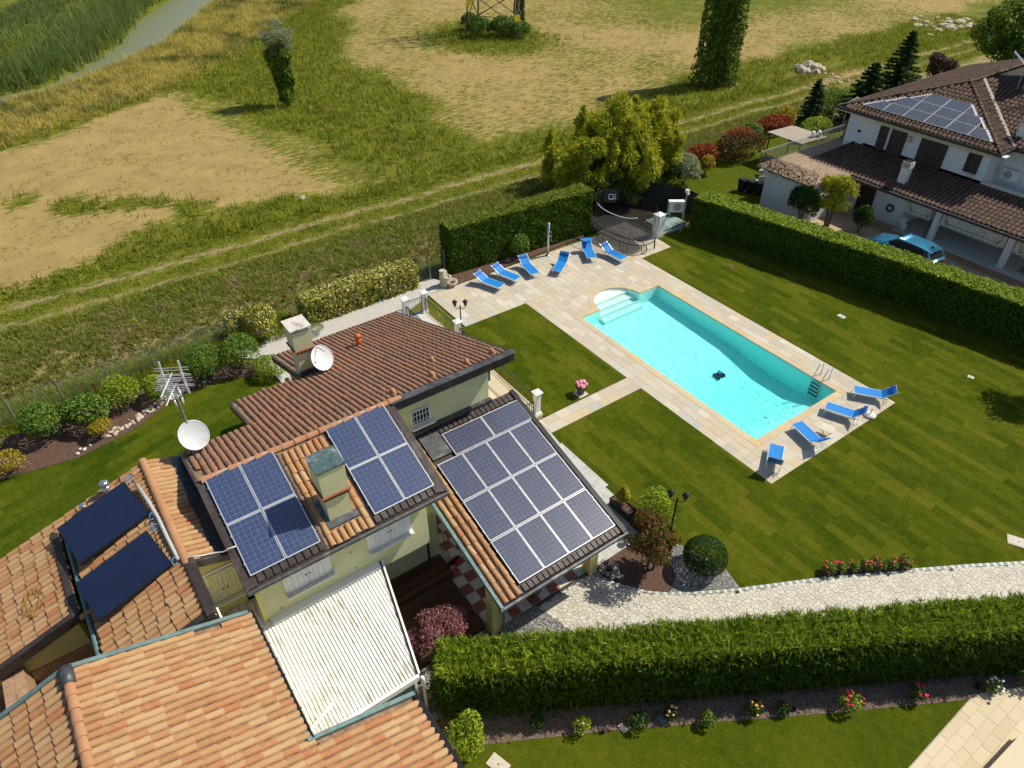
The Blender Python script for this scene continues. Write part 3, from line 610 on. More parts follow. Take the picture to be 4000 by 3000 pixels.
def clip_half(poly, px, py, nx_, ny_):
    out = []; n = len(poly)
    for i in range(n):
        a, b = poly[i], poly[(i + 1) % n]; da = (a[0] - px) * nx_ + (a[1] - py) * ny_; db = (b[0] - px) * nx_ + (b[1] - py) * ny_
        if da <= 0: out.append(a)
        if da * db < 0: t = da / (da - db); out.append((a[0] + t * (b[0] - a[0]), a[1] + t * (b[1] - a[1])))
    return out
def courses(x0, x1, y0, y1, cw, lens, gap, seed, along='x'):
    """slabs in courses of width cw with random lengths"""
    gg = np.random.default_rng(seed); out = []
    if along == 'y': return [[(b, a) for a, b in q] for q in courses(y0, y1, x0, x1, cw, lens, gap, seed)]
    n = max(1, round((y1 - y0) / cw)); cw = (y1 - y0) / n
    for j in range(n):
        x = x0 - gg.uniform(0, 0.4); ya, yb = y0 + j * cw, y0 + (j + 1) * cw
        while x < x1 - 0.02:
            L = gg.choice(lens); a_, b_ = max(x, x0), min(x + L, x1)
            if x1 - b_ < 0.12: b_ = x1
            if b_ - a_ > 0.05: out.append([(a_ + gap, ya + gap), (b_ - gap, ya + gap), (b_ - gap, yb - gap), (a_ + gap, yb - gap)])
            x = max(b_, x + L)
    return out
def place_pieces(polys, name, mat, parent, z0, z1, limit=300, jit=0.0015, seed=3):
    """pieces of paving: the nearest ones as objects, what is left as one part"""
    gg = np.random.default_rng(seed)
    dist = [math.dist((sum(q[0] for q in p_) / len(p_), sum(q[1] for q in p_) / len(p_)), (2, -3)) for p_ in polys]
    order = np.argsort(dist); rest = MB()
    for k, i in enumerate(order):
        dz = gg.normal(0, jit)
        if k < limit: MB().prism(polys[i], z0, z1 + dz).build(name, mat, parent)
        else: rest.prism(polys[i], z0, z1 + dz)
    if rest.v: rest.build(name, mat, parent)['kind'] = 'stuff'
deck = MB()
for k, r in enumerate(DECK_RECTS):
    if k != 3: deck.box(r[0], r[1], r[2], r[3], -0.3, -0.006)
deck.prism([(27.25, -28.2), (27.25, -21.67), (24.3, -21.67)] + [(24.3 + (1.52) * math.cos(t), -24.88 + 1.52 * math.sin(t)) for t in np.linspace(math.pi / 2, -math.pi / 2, 21)] + [(24.3, -28.2)], -0.3, -0.006)
deck.box(11.93, 12.3, -28.2, -21.67, -0.3, -0.004); deck.box(12.3, 24.26, -28.2, -27.87, -0.3, -0.004); deck.box(12.3, 24.26, -22.0, -21.67, -0.3, -0.004)
deck = struct('pool_deck', deck, 'mortar')
polys = []
for k, r in enumerate(DECK_RECTS):
    al = 'x' if k not in (0, 6) else 'y'
    for q in courses(*r, 0.40 if k != 6 else 0.5, [0.45, 0.6, 0.75, 0.9], 0.006, 40 + k, al):
        xa, xb = q[0][0], q[2][0]; ya, yb = min(q[0][1], q[2][1]), max(q[0][1], q[2][1])
        rc = PR + 0.36; ym = PCY if ya < PCY < yb else (ya if abs(ya - PCY) < abs(yb - PCY) else yb)
        if k == 3 and abs(ym - PCY) < rc and xa < PX1 + math.sqrt(rc * rc - (ym - PCY) ** 2):
            left = []
            for t in np.linspace(0, 1, 6):
                y = ya + t * (yb - ya); d2 = rc * rc - (y - PCY) ** 2; left.append((min(max(xa, PX1 + math.sqrt(max(0, d2))), xb), y))
            if min(l[0] for l in left) >= xb - 0.02: continue
            q = [(xb, ya), (xb, yb)] + left[::-1]
            if max(abs(l[0] - xb) for l in left) < 0.03: continue
        polys.append(q)
place_pieces(polys, 'paving_slab', 'deck_slab', deck, -0.03, 0.0)
cop = []
cw = 0.345
for (a_, b_, y0, y1) in ((PX0 - cw, PX1 + cw, PY1, PY1 + cw), (PX0 - cw, PX1 + cw, PY0 - cw, PY0)): cop += courses(a_, b_, y0, y1, cw, [0.7, 0.85, 1.0], 0.005, 77)
cop += courses(PX0 - cw, PX0, PY0, PY1, cw, [0.7, 0.85], 0.005, 78, 'y')
dy = PR
cop += courses(PX1, PX1 + cw, PY0, PCY - dy, cw, [0.6, 0.7], 0.005, 79, 'y') + courses(PX1, PX1 + cw, PCY + dy, PY1, cw, [0.6, 0.7], 0.005, 80, 'y')
NW = 15
for k in range(NW):
    t0, t1 = [(-0.5 + (k + e) / NW) * math.pi for e in (0.012, 0.988)]; q = []
    for t in np.linspace(t0, t1, 4): q.append((PX1 + PR * math.cos(t), PCY + PR * math.sin(t)))
    for t in np.linspace(t1, t0, 4): q.append((PX1 + (PR + cw) * math.cos(t), PCY + (PR + cw) * math.sin(t)))
    cop.append(q)
place_pieces(cop, 'coping_stone', 'coping', deck, -0.06, 0.006)
# --- pool: shell, steps, water, ladder, cleaner
arc = [(PX1 + PR * math.cos(t), PCY + PR * math.sin(t)) for t in np.linspace(-math.pi / 2, math.pi / 2, 21)]
outline = [(PX0, PY0), (PX1, PY0)] + arc + [(PX1, PY1), (PX0, PY1)]
pool = thing('swimming_pool', (18.3, -24.9, 0), 'turquoise rectangular swimming pool with rounded step end in the stone deck', 'pool')
prof = [(PX0, -0.95), (13.0, -1.00), (14.2, -1.28), (16.2, -1.28), (18.6, -0.98), (PX1, -0.80)]
sh = MB(); n = len(outline)
sh.add([(x, y, -0.055) for x, y in outline] + [(x, y, -2.2) for x, y in outline], [(i, n + i, n + (i + 1) % n, (i + 1) % n) for i in range(n)])
for (xa, za), (xb, zb) in zip(prof[:-1], prof[1:]):
    sh.add([(xa, PY0, za), (xb, PY0, zb), (xb, PY1, zb), (xa, PY1, za)], [(0, 1, 2, 3)])
sh.build('pool_shell', 'liner', pool)
def seg_poly(xa): return [(x, y) for x, y in outline if False] or clip_half([(PX1, PCY - PR)] + arc + [(PX1, PCY + PR)], xa, 0, -1, 0)
st = [(25.05, -0.15), (24.62, -0.32), (24.28, -0.48)]
for k, (xa, z) in enumerate(st):
    q = clip_half([(p_[0], p_[1]) for p_ in arc], xa, 0, -1, 0)
    MB().prism([(x, PCY + (y - PCY) * 0.999) for x, y in q], -1.6 - 0.01 * k, z).build('pool_step', 'liner_white', pool)
MB().box(23.85, 24.28, PCY - PR + 0.06, PCY + PR - 0.06, -1.6, -0.64).build('pool_step', 'liner_white', pool)
big = [(PX0 - 0.03, PY0 - 0.03), (PX1 + 0.03, PY0 - 0.03)] + [(PX1 + (PR + 0.03) * math.cos(t), PCY + (PR + 0.03) * math.sin(t)) for t in np.linspace(-math.pi / 2 + 0.02, math.pi / 2 - 0.02, 21)] + [(PX1 + 0.03, PY1 + 0.03), (PX0 - 0.03, PY1 + 0.03)]
MB().prism(big, -2.4, -0.085).build('water', 'pool_water', pool)
for y_, x_ in ((-24.6, 13.3), (-24.9, 13.7)):
    MB().lathe([(0.09, 0), (0.09, 0.02), (0.05, 0.03)], (x_, y_, -1.13 if x_ > 13.5 else -1.07), 12).build('floor_drain', 'white_plastic', pool)
lad = thing('pool_ladder', (13.3, -28.1, 0), 'chrome pool ladder with two hoops hanging over the deep end', 'ladder')
for x_ in (13.06, 13.54):
    h = [(x_, -28.35, 0.0), (x_, -28.35, 0.55)] + [(x_, -28.35 + 0.22 * (1 - math.cos(t)), 0.55 + 0.2 * math.sin(t)) for t in np.linspace(0.3, math.pi - 0.5, 8)] + [(x_, -27.72, 0.2), (x_, -27.72, -0.95)]
    MB().tube(h, 0.024, 8).build('hand_rail', 'steel', lad, True)
for z_ in (-0.16, -0.38, -0.60, -0.82): MB().box(13.06, 13.54, -27.76, -27.68, z_ - 0.02, z_ + 0.02).build('rung', 'black_metal', lad)
rob = thing('pool_cleaner', (17.22, -25.45, -1.16), 'dark pool cleaning robot resting on the pool floor', 'pool cleaner')
MB().taper(17.22, -25.45, -1.11, -0.93, 0.17, 0.15, 0.12, 0.11).build('body', 'black_metal', rob)
MB().lathe([(0.10, 0), (0.09, 0.05), (0.05, 0.06)], (17.22, -25.45, -0.925), 12).build('lid', 'cable_blue', rob)
for s_ in (-1, 1): MB().box(17.0, 17.44, -25.45 + s_ * 0.19 - 0.04, -25.45 + s_ * 0.19 + 0.04, -1.15, -0.99).build('track', 'rubber', rob)
# --- crazy-paved path
PATH_TOP = [(11.24, -11.62), (10.8, -11.68), (10.1, -12.05), (9.4, -12.6), (8.88, -13.17), (8.2, -14.2), (7.55, -15.32), (6.13, -18.09), (4.44, -21.11), (3.24, -23.16), (2.22, -24.80), (0.0, -28.4)]
PATH_BOT = [(-2.6, -26.5), (1.3, -19.9), (7.55, -9.35), (9.92, -9.36), (11.2, -9.0)]
PATH = PATH_TOP + PATH_BOT
path = struct_poly('path', PATH, -0.012, 'mortar_dark')
def voronoi(poly, step, seed, shrink):
    gg = np.random.default_rng(seed); poly = np.array(poly); lo, hi = poly.min(0) - step, poly.max(0) + step
    nxx, nyy = int((hi[0] - lo[0]) / step) + 1, int((hi[1] - lo[1]) / step) + 1
    S = np.zeros((nxx, nyy, 2)); S[..., 0] = lo[0] + (np.arange(nxx)[:, None] + 0.5) * step; S[..., 1] = lo[1] + (np.arange(nyy)[None] + 0.5) * step
    S += gg.uniform(-0.42, 0.42, S.shape) * step; inside = in_poly(S.reshape(-1, 2), poly).reshape(nxx, nyy) ; out = []
    ed = poly_dist(S.reshape(-1, 2), poly).reshape(nxx, nyy); inside &= ed > step * 0.42
    for i in range(2, nxx - 2):
        for j in range(2, nyy - 2):
            if not inside[i, j]: continue
            c = S[i, j]; q = [(c[0] - step * 1.5, c[1] - step * 1.5), (c[0] + step * 1.5, c[1] - step * 1.5), (c[0] + step * 1.5, c[1] + step * 1.5), (c[0] - step * 1.5, c[1] + step * 1.5)]
            for di in range(-2, 3):
                for dj in range(-2, 3):
                    if di == 0 and dj == 0: continue
                    o = S[i + di, j + dj]; d = o - c; L = math.hypot(*d); nn_ = d / L; mid = c + nn_ * (L / 2 - shrink)
                    q = clip_half(q, mid[0], mid[1], nn_[0], nn_[1])
                    if len(q) < 3: break
                if len(q) < 3: break
            if len(q) >= 3: out.append(q)
    return out
place_pieces(voronoi(PATH, 0.155, 5, 0.006), 'paving_stone', 'path_stone', path, -0.02, 0.004, jit=0.003)
# mosaic border, white and green squares in turn
def along(pts, step):
    pts = np.array(pts, float); seg = np.linalg.norm(np.diff(pts, axis=0), axis=1); cum = np.r_[0, np.cumsum(seg)]; s_ = np.arange(step / 2, cum[-1], step)
    k = np.clip(np.searchsorted(cum, s_) - 1, 0, len(seg) - 1); t = (s_ - cum[k]) / seg[k]
    return pts[k] + (pts[k + 1] - pts[k]) * t[:, None], (pts[k + 1] - pts[k]) / seg[k][:, None]
C_, T_ = along(PATH_TOP, 0.135)
for k, (c_, t_) in enumerate(zip(C_, T_)):
    n_ = np.array([-t_[1], t_[0]]) * -1; c_ = c_ + n_ * 0.0
    q = [tuple(c_ + t_ * a_ + n_ * b_) for a_, b_ in ((-0.062, -0.065), (0.062, -0.065), (0.062, 0.065), (-0.062, 0.065))]
    MB().prism(q, -0.02, 0.010).build('border_stone', ('chequer_white', 'path_green')[k % 2], path)
g2 = np.random.default_rng(8)
for k in range(70):       # odd green chips among the pale stones near the porch
    c_ = pick_in([(11.2, -9.05), (11.2, -11.5), (9.2, -12.4), (8.0, -13.5), (7.7, -9.6), (9.9, -9.4)], 1, 900 + k)[0]; r_ = g2.uniform(0.03, 0.055); a0 = g2.uniform(0, 3)
    MB().prism([(c_[0] + r_ * math.cos(a0 + t), c_[1] + r_ * math.sin(a0 + t)) for t in (0, 1.5, 3.2, 4.6)], -0.02, 0.011).build('paving_stone', 'path_green', path)
# --- slabs on the walkway beside the porch
wk = bpy.data.objects['walkway']
WK = [q for q in courses(11.3, 18.9, -14.9, -11.7, 0.5, [0.5, 0.8, 1.0], 0.005, 31) if in_poly([((q[0][0] + q[2][0]) / 2, (q[0][1] + q[2][1]) / 2)], [(17.85, -14.93), (16.61, -14.72), (13.45, -14.70), (11.3, -14.25), (11.25, -11.6), (18.9, -11.6), (18.9, -14.93)])[0]]
place_pieces(WK, 'paving_slab', 'grey_slab', wk, -0.01, 0.008)
# --- cream terrace bottom right with its parapet
tr_ = struct_poly('terrace', [(0.69, -17.96), (0.6, -10), (-8, -10), (-8, -24), (-0.9, -21.5), (-0.1, -19.85), (0.34, -19.0), (0.6, -18.5)], 0.03, 'mortar')
CP = [(0.66, -17.96), (0.58, -10), (-8, -10), (-8, -24), (-0.9, -21.45), (-0.12, -19.83), (0.32, -18.98), (0.57, -18.48)]
cq = []
for q in courses(-4, 0.7, -24, -11, 0.32, [0.6, 0.9], 0.005, 55, 'y'):
    q2 = q
    for (ax_, ay_), (bx_, by_) in zip(CP, CP[1:] + CP[:1]):
        nx_, ny_ = (by_ - ay_), -(bx_ - ax_)
        if (sum(p_[0] for p_ in CP) / len(CP) - ax_) * nx_ + (sum(p_[1] for p_ in CP) / len(CP) - ay_) * ny_ > 0: nx_, ny_ = -nx_, -ny_
        q2 = clip_half(q2, ax_, ay_, nx_, ny_)
        if len(q2) < 3: break
    if len(q2) >= 3: cq.append(q2)
place_pieces(cq, 'paving_slab', 'cream_paving', tr_, 0.0, 0.045)
pw = thing('parapet_wall', (-0.95, -17, 0), 'low cream stone parapet crossing the corner terrace', 'wall')
MB().prism([(-0.80, -18.2), (-0.70, -15.2), (-1.1, -15.2), (-1.2, -18.2)], 0.02, 0.62).build('wall', 'cream_paving', pw)
MB().prism([(-0.76, -18.25), (-0.66, -15.2), (-1.14, -15.2), (-1.24, -18.25)], 0.62, 0.68).build('coping', 'cream_paving', pw)

# --- loose stones and pebbles
def rock(mb, c, r, gg, sq=0.7):
    t = (1 + 5 ** 0.5) / 2; vs = unit(np.array([(-1, t, 0), (1, t, 0), (-1, -t, 0), (1, -t, 0), (0, -1, t), (0, 1, t), (0, -1, -t), (0, 1, -t), (t, 0, -1), (t, 0, 1), (-t, 0, -1), (-t, 0, 1)], float))
    vs = vs * (1 + gg.uniform(-0.18, 0.18, (12, 1))) * np.array([1, gg.uniform(0.65, 1), sq]) * r; a0 = gg.uniform(0, 6.28)
    vs = np.c_[vs[:, 0] * math.cos(a0) - vs[:, 1] * math.sin(a0), vs[:, 0] * math.sin(a0) + vs[:, 1] * math.cos(a0), vs[:, 2]]
    mb.add([tuple(v + np.array(c)) for v in vs], [(0, 11, 5), (0, 5, 1), (0, 1, 7), (0, 7, 10), (0, 10, 11), (1, 5, 9), (5, 11, 4), (11, 10, 2), (10, 7, 6), (7, 1, 8), (3, 9, 4), (3, 4, 2), (3, 2, 6), (3, 6, 8), (3, 8, 9), (4, 9, 5), (2, 4, 11), (6, 2, 10), (8, 6, 7), (9, 8, 1)])
def pebbles(name, poly, n, r0, r1, mat, seed, z=0.02):
    gg = np.random.default_rng(seed); mb = MB()
    for c in pick_in(poly, n, seed): rock(mb, (c[0], c[1], z), gg.uniform(r0, r1), gg, 0.6)
    o = mb.build(name, mat); o['kind'] = 'stuff'; return o
pebbles('grey_pebbles', [(12.4, -7.16), (11.22, -7.2), (11.2, -8.96), (9.97, -9.3), (8.4, -9.2), (9.7, -4.5), (10.3, -3.7), (11.45, -4.3), (11.45, -6.9)], 3000, 0.025, 0.055, 'pebble_grey', 1)
pebbles('grey_pebbles', [(8.93, -13.26), (9.22, -13.8), (9.53, -14.06), (9.93, -14.16), (10.35, -14.9), (10.06, -15.06), (8.48, -15.58), (7.66, -15.38)], 1700, 0.02, 0.045, 'pebble_grey', 2)
g3 = np.random.default_rng(17)
sp_ = along([(29.0, 1.4), (29.2, 0.4), (29.7, -0.6), (30.1, -1.5), (30.35, -2.6)], 0.115)[0]
for k, c in enumerate(sp_):
    for e in range(2):
        mb = MB(); r_ = g3.uniform(0.06, 0.14); rock(mb, (c[0] + g3.normal(0.15, 0.14), c[1] + g3.normal(0, 0.1), 0.05), r_, g3)
        mb.top('garden_stone', 'cobble', 'rounded beige stone in the row edging the mulch bed beside the lawn', 'stone', 'beige edging stones')
for c in ((30.35, -3.15), (30.5, -3.4), (30.4, -3.65), (30.55, -3.9), (28.95, 2.0), (28.8, 2.25), (28.95, 2.4), (28.7, 2.55)):
    mb = MB(); rock(mb, (c[0], c[1], 0.05), g3.uniform(0.06, 0.11), g3)
    mb.top('garden_stone', 'stone_pale', 'small white stone lying apart on the red mulch bed', 'stone', 'white stones on the mulch')
for k, c in enumerate(pick_in([(11.2, -11.75), (10.95, -12.35), (10.3, -12.3), (10.25, -12.1), (10.8, -11.75)], 17, 3)):
    mb = MB(); rock(mb, (c[0], c[1], 0.10), g3.uniform(0.09, 0.15), g3, 0.8)
    mb.top('garden_stone', 'pebble_grey', 'grey boulder in the heap at the porch corner of the mulch bed', 'stone', 'grey boulders by the porch')

# ================================================================== BUILDINGS
def coppo(L, W0, W1, h, n=6, th=0.014):
    """barrel tile: half pipe along +y (uphill), wider at its lower end"""
    mb = MB(); vs = []; fs = []
    for (y, wd, hh) in ((0, W1, h), (L, W0, h * 0.82)):
        for k in range(n + 1):
            t = math.pi * k / n; vs.append((-math.cos(t) * wd / 2, y, math.sin(t) * hh))
    for k in range(n): fs.append((k, k + 1, n + 2 + k, n + 1 + k))
    b = len(vs)
    for k in range(n + 1):
        t = math.pi * k / n; vs.append((-math.cos(t) * W1 / 2, 0.0, math.sin(t) * h))
    for k in range(n + 1):
        t = math.pi * k / n; vs.append((-math.cos(t) * (W1 / 2 - th), 0.0, math.sin(t) * (h - th)))
    for k in range(n): fs.append((b + k + 1, b + k, b + n + 1 + k, b + n + 2 + k))
    return mb.add(vs, fs)
TILE = {}
def tile_mesh(key, *a):
    if key not in TILE: TILE[key] = coppo(*a)
    return TILE[key]
def lay_tiles(parent, mat, O, U, Vd, su, sv, ok, key='big', dims=(0.44, 0.150, 0.187, 0.072), pitch=0.197, expo=0.37, seed=1, budget=300, lift=0.0, store=None):
    """rows of tiles on a roof plane: O lower corner, U unit vector uphill, Vd unit vector along the eave"""
    gg = np.random.default_rng(seed); O, U, Vd = Vector(O), Vector(U).normalized(), Vector(Vd).normalized(); N = Vd.cross(U).normalized()
    if N.z < 0: N = -N
    out = []
    for j in range(int(sv / pitch) + 1):
        off = gg.uniform(-0.03, 0.03)
        for i in range(int(su / expo) + 2):
            p_ = O + Vd * ((j + 0.5) * pitch + gg.normal(0, 0.006)) + U * (i * expo + off + gg.normal(0, 0.008)) + N * (lift + gg.normal(0, 0.003))
            c_ = p_ + U * expo * 0.5
            if not ok(c_.x, c_.y): continue
            X = Vd; Yv = (U - N * 0.045).normalized(); Z = X.cross(Yv)
            if Z.z < 0: X = -X; Z = X.cross(Yv)
            a0 = gg.normal(0, 0.02); X2 = X * math.cos(a0) + Yv * math.sin(a0); Y2 = Yv * math.cos(a0) - X * math.sin(a0)
            mt = Matrix(((X2.x, Y2.x, Z.x, p_.x), (X2.y, Y2.y, Z.y, p_.y), (X2.z, Y2.z, Z.z, p_.z + 0.022), (0, 0, 0, 1)))
            out.append((mt, key, dims, mat))
    if store is not None: store += out
    return out
def put_tiles(items, parent, name='roof_tile', budget=300):
    """the tiles that show largest become objects sharing one mesh; the rest one joined part"""
    off = wloc(parent); dist = [(it[0].translation - Vector(CAMP)).length for it in items]
    F_ = Vector((math.cos(R(-35.5)) * math.cos(R(38.81)), math.sin(R(-35.5)) * math.cos(R(38.81)), -math.sin(R(38.81))))
    Rt = Vector((math.sin(R(-35.5)), -math.cos(R(-35.5)), 0)); Up = Rt.cross(F_)
    def vis(it):
        q = it[0].translation - Vector(CAMP); d = q.dot(F_)
        return d > 0 and abs(q.dot(Rt) / d) < 0.725 and abs(q.dot(Up) / d) < 0.545
    order = sorted(range(len(items)), key=lambda i: (not vis(items[i]), dist[i]))
    cache = {}; rest = {}
    for k, i in enumerate(order):
        mt, key, dims, mat = items[i]; mb = tile_mesh(key, *dims)
        if k < budget:
            if (key, mat) not in cache:
                me = mb.mesh(name, smooth=True); me.materials.append(M[mat]); cache[(key, mat)] = me
            o = bpy.data.objects.new(name, cache[(key, mat)]); COL.objects.link(o); o.parent = parent; o.matrix_basis = Matrix.Translation(-off) @ mt
        else: rest.setdefault((key, mat), []).append(mt)
    for (key, mat), ms in rest.items():
        mb = tile_mesh(key, *coppo_dims(key)); V0 = np.array(mb.v); A = np.array([np.array(m_) for m_ in ms])
        V = np.einsum('nij,vj->nvi', A[:, :3, :3], V0) + A[:, None, :3, 3]
        F0 = np.array(mb.f); F = (F0[None] + (np.arange(len(ms)) * len(V0))[:, None, None]).reshape(-1, 4)
        me = np_mesh(name, V.reshape(-1, 3) - np.array(off), F); me.polygons.foreach_set('use_smooth', [True] * len(F))
        link(name, me, mat, parent)['kind'] = 'stuff'
def coppo_dims(key): return DIMS[key]
DIMS = {'big': (0.44, 0.150, 0.187, 0.072), 'ridge': (0.46, 0.20, 0.25, 0.10), 'small': (0.44, 0.15, 0.20, 0.085)}
def ridge_row(p, q, mat, store, expo=0.40, key='ridge', seed=3):
    gg = np.random.default_rng(seed); p, q = Vector(p), Vector(q); d = (q - p); L = d.length; d.normalize(); X = d.cross(Vector((0, 0, 1))).normalized(); Z = X.cross(d)
    if Z.z < 0: X = -X; Z = X.cross(d)
    for k in range(int(L / expo) + 1):
        c = p + d * (k * expo); y = (d - Z * 0.04).normalized()
        store.append((Matrix(((X.x, y.x, Z.x, c.x), (X.y, y.y, Z.y, c.y), (X.z, y.z, Z.z, c.z + gg.normal(0, 0.004)), (0, 0, 0, 1))), key, DIMS[key], mat))
def roof_slab(parent, poly, zf, th, mat, name='roof'):
    return MB().prism(poly, lambda x, y: zf(x, y) - th, zf).build(name, mat, parent)
T = 0.352
# ------------------------------------------------------------------ the villa
villa = thing('villa', (18.5, -6.0, 0), 'pale green villa with brown barrel-tile roof beside the pool garden', 'house')
zw = lambda x, y=0: 6.60 - (16.6 - x) * T
ze = lambda x, y=0: 6.60 - (x - 16.6) * T
EAST = [(16.6, -0.83), (19.15, -0.83), (19.15, -3.1), (22.05, -3.1), (22.05, -5.85), (25.85, -5.85), (25.85, -11.75), (16.6, -11.75)]
WEST = [(13.25, -0.83), (16.6, -0.83), (16.6, -6.92), (13.25, -6.92)]
roofE = MB().prism(EAST, lambda x, y: ze(x) - 0.16, ze).build('roof', 'roof_bed', villa)
roofW = MB().prism(WEST, lambda x, y: zw(x) - 0.16, zw).build('roof', 'roof_bed', villa)
wl = MB()
wl.xz([(13.8, 2.70), (17.15, 2.70), (17.15, ze(17.15) - 0.17), (16.6, 6.42), (13.8, zw(13.8) - 0.17)], -1.08, -6.50)
wl.build('upper_wall', 'stucco_green', villa)
wl = MB()
wl.xz([(14.9, -0.2), (18.6, -0.2), (18.6, ze(18.6) - 0.17), (17.2, ze(17.2) - 0.17), (17.2, 2.69), (14.9, 2.69)], -1.1, -3.4)
wl.xz([(14.9, -0.2), (21.5, -0.2), (21.5, ze(21.5) - 0.17), (17.2, ze(17.2) - 0.17), (17.2, 2.69), (14.9, 2.69)], -3.4, -6.2)
wl.xz([(14.9, -0.2), (17.15, -0.2), (17.15, 2.69), (14.9, 2.69)], -6.2, -7.35)
wl.xz([(17.15, -0.2), (25.3, -0.2), (25.3, ze(25.3) - 0.17), (17.15, ze(17.15) - 0.17)], -6.2, -11.15)
wl.build('wall', 'stucco_green', villa)
MB().xz([(13.803, 2.70), (13.9, 2.70), (13.9, 5.2), (13.803, 5.2)], -0.95, -1.079).build('wall_end', 'stucco_yellow', villa)
# fascias, gutters
def beam(parent, name, mat, p, q, wd, ht): return MB().beam(p, q, wd, ht).build(name, mat, parent)
beam(villa, 'fascia', 'brown_metal', (16.52, -6.95, 6.44), (16.52, -11.85, 6.44), 0.10, 0.36)
beam(villa, 'flashing', 'grey_lead', (16.53, -6.95, 6.645), (16.53, -11.88, 6.645), 0.26, 0.03)
beam(villa, 'soffit', 'brown_metal', (16.85, -6.95, 6.20), (16.85, -11.80, 6.20), 0.55, 0.06)
beam(villa, 'fascia', 'brown_metal', (16.5, -11.80, ze(16.5) - 0.10), (25.9, -11.80, ze(25.9) - 0.10), 0.09, 0.24)
beam(villa, 'fascia', 'brown_metal', (22.0, -5.80, ze(22.0) - 0.10), (25.9, -5.80, ze(25.9) - 0.10), 0.09, 0.26)
beam(villa, 'fascia', 'brown_metal', (19.1, -3.05, ze(19.1) - 0.10), (22.1, -3.05, ze(22.1) - 0.10), 0.09, 0.26)
beam(villa, 'fascia', 'brown_metal', (13.2, -0.78, zw(13.2) - 0.08), (16.6, -0.78, 6.52), 0.09, 0.26)
beam(villa, 'fascia', 'brown_metal', (19.2, -0.78, ze(19.2) - 0.08), (16.6, -0.78, 6.52), 0.09, 0.26)
beam(villa, 'flashing', 'brown_metal', (13.2, -0.95, zw(13.2) + 0.03), (16.6, -0.95, 6.63), 0.26, 0.03)
beam(villa, 'flashing', 'brown_metal', (13.22, -6.87, zw(13.22) + 0.02), (16.6, -6.87, 6.62), 0.16, 0.04)
beam(villa, 'fascia', 'brown_metal', (13.2, -6.97, zw(13.2) - 0.08), (16.6, -6.97, 6.52), 0.09, 0.24)
for (x, ya, yb) in ((19.18, -0.8, -3.1), (22.09, -3.1, -5.85), (25.90, -5.85, -11.8)): beam(villa, 'gutter', 'grey_lead', (x, ya, ze(x) - 0.05), (x, yb, ze(x) - 0.05), 0.12, 0.10)
gut = MB().tube([(13.17, -0.75, 5.33), (13.17, -7.0, 5.33)], 0.075, 8).build('gutter', 'grey_lead', villa)
MB().box(13.24, 13.84, -1.0, -6.95, zw(13.3) - 0.26, zw(13.3) - 0.20).build('soffit', 'brown_metal', villa)
# roof tiles
items = []
def notin(*rects): return lambda x, y: not any(a <= x <= b and c <= y <= d for a, b, c, d in rects)
blk = notin((13.0, 16.75, -3.14, -0.5), (13.0, 16.75, -7.2, -4.58), (13.72, 14.72, -4.32, -3.38))
c19 = 1 / math.hypot(1, T)
lay_tiles(roofW, 'tile_orange', (13.22, -6.92, zw(13.22)), (c19, 0, T * c19), (0, 1, 0), 3.36 / c19, 6.1, lambda x, y: x < 16.5 and blk(x, y), seed=5, store=items)
put_tiles(items, roofW, budget=90)
items = []
Ep = np.array(EAST)
chimA = (21.95, 22.85, -6.55, -5.75)
lay_tiles(roofE, 'tile_brown', (25.88, -11.72, ze(25.88)), (-c19, 0, T * c19), (0, 1, 0), 9.4 / c19, 10.9, lambda x, y: in_poly([(x, y)], [(16.72, -0.98), (19.3, -0.98), (19.3, -3.2), (22.2, -3.2), (22.2, -5.95), (26.0, -5.95), (26.0, -11.72), (16.72, -11.72)])[0] and not (chimA[0] < x < chimA[1] and chimA[2] < y < chimA[3]), key='big', seed=6, store=items)
put_tiles(items, roofE, budget=205)
items = []
ridge_row((16.6, -0.9, 6.64), (16.6, -7.0, 6.64), 'tile_ridge', items)
put_tiles(items, roofW, 'ridge_tile')
# dark ribbed metal under the panels
MB().prism([(13.3, -3.10), (16.45, -3.10), (16.45, -1.08), (13.3, -1.08)], lambda x, y: zw(x) + 0.004, lambda x, y: zw(x) + 0.03).build('panel_tray', 'brown_metal', villa)
MB().prism([(13.3, -6.80), (16.45, -6.80), (16.45, -4.60), (13.3, -4.60)], lambda x, y: zw(x) + 0.004, lambda x, y: zw(x) + 0.03).build('panel_tray', 'brown_metal', villa)
for y0, n in ((-3.06, 9), (-6.78, 10)):
    for k in range(n): MB().prism([(13.24, y0 + k * 0.22), (13.48, y0 + k * 0.22), (13.48, y0 + k * 0.22 + 0.17), (13.24, y0 + k * 0.22 + 0.17)], lambda x, y: zw(x) + 0.031, lambda x, y: zw(x) + 0.075).build('tray_rib', 'brown_metal', villa)
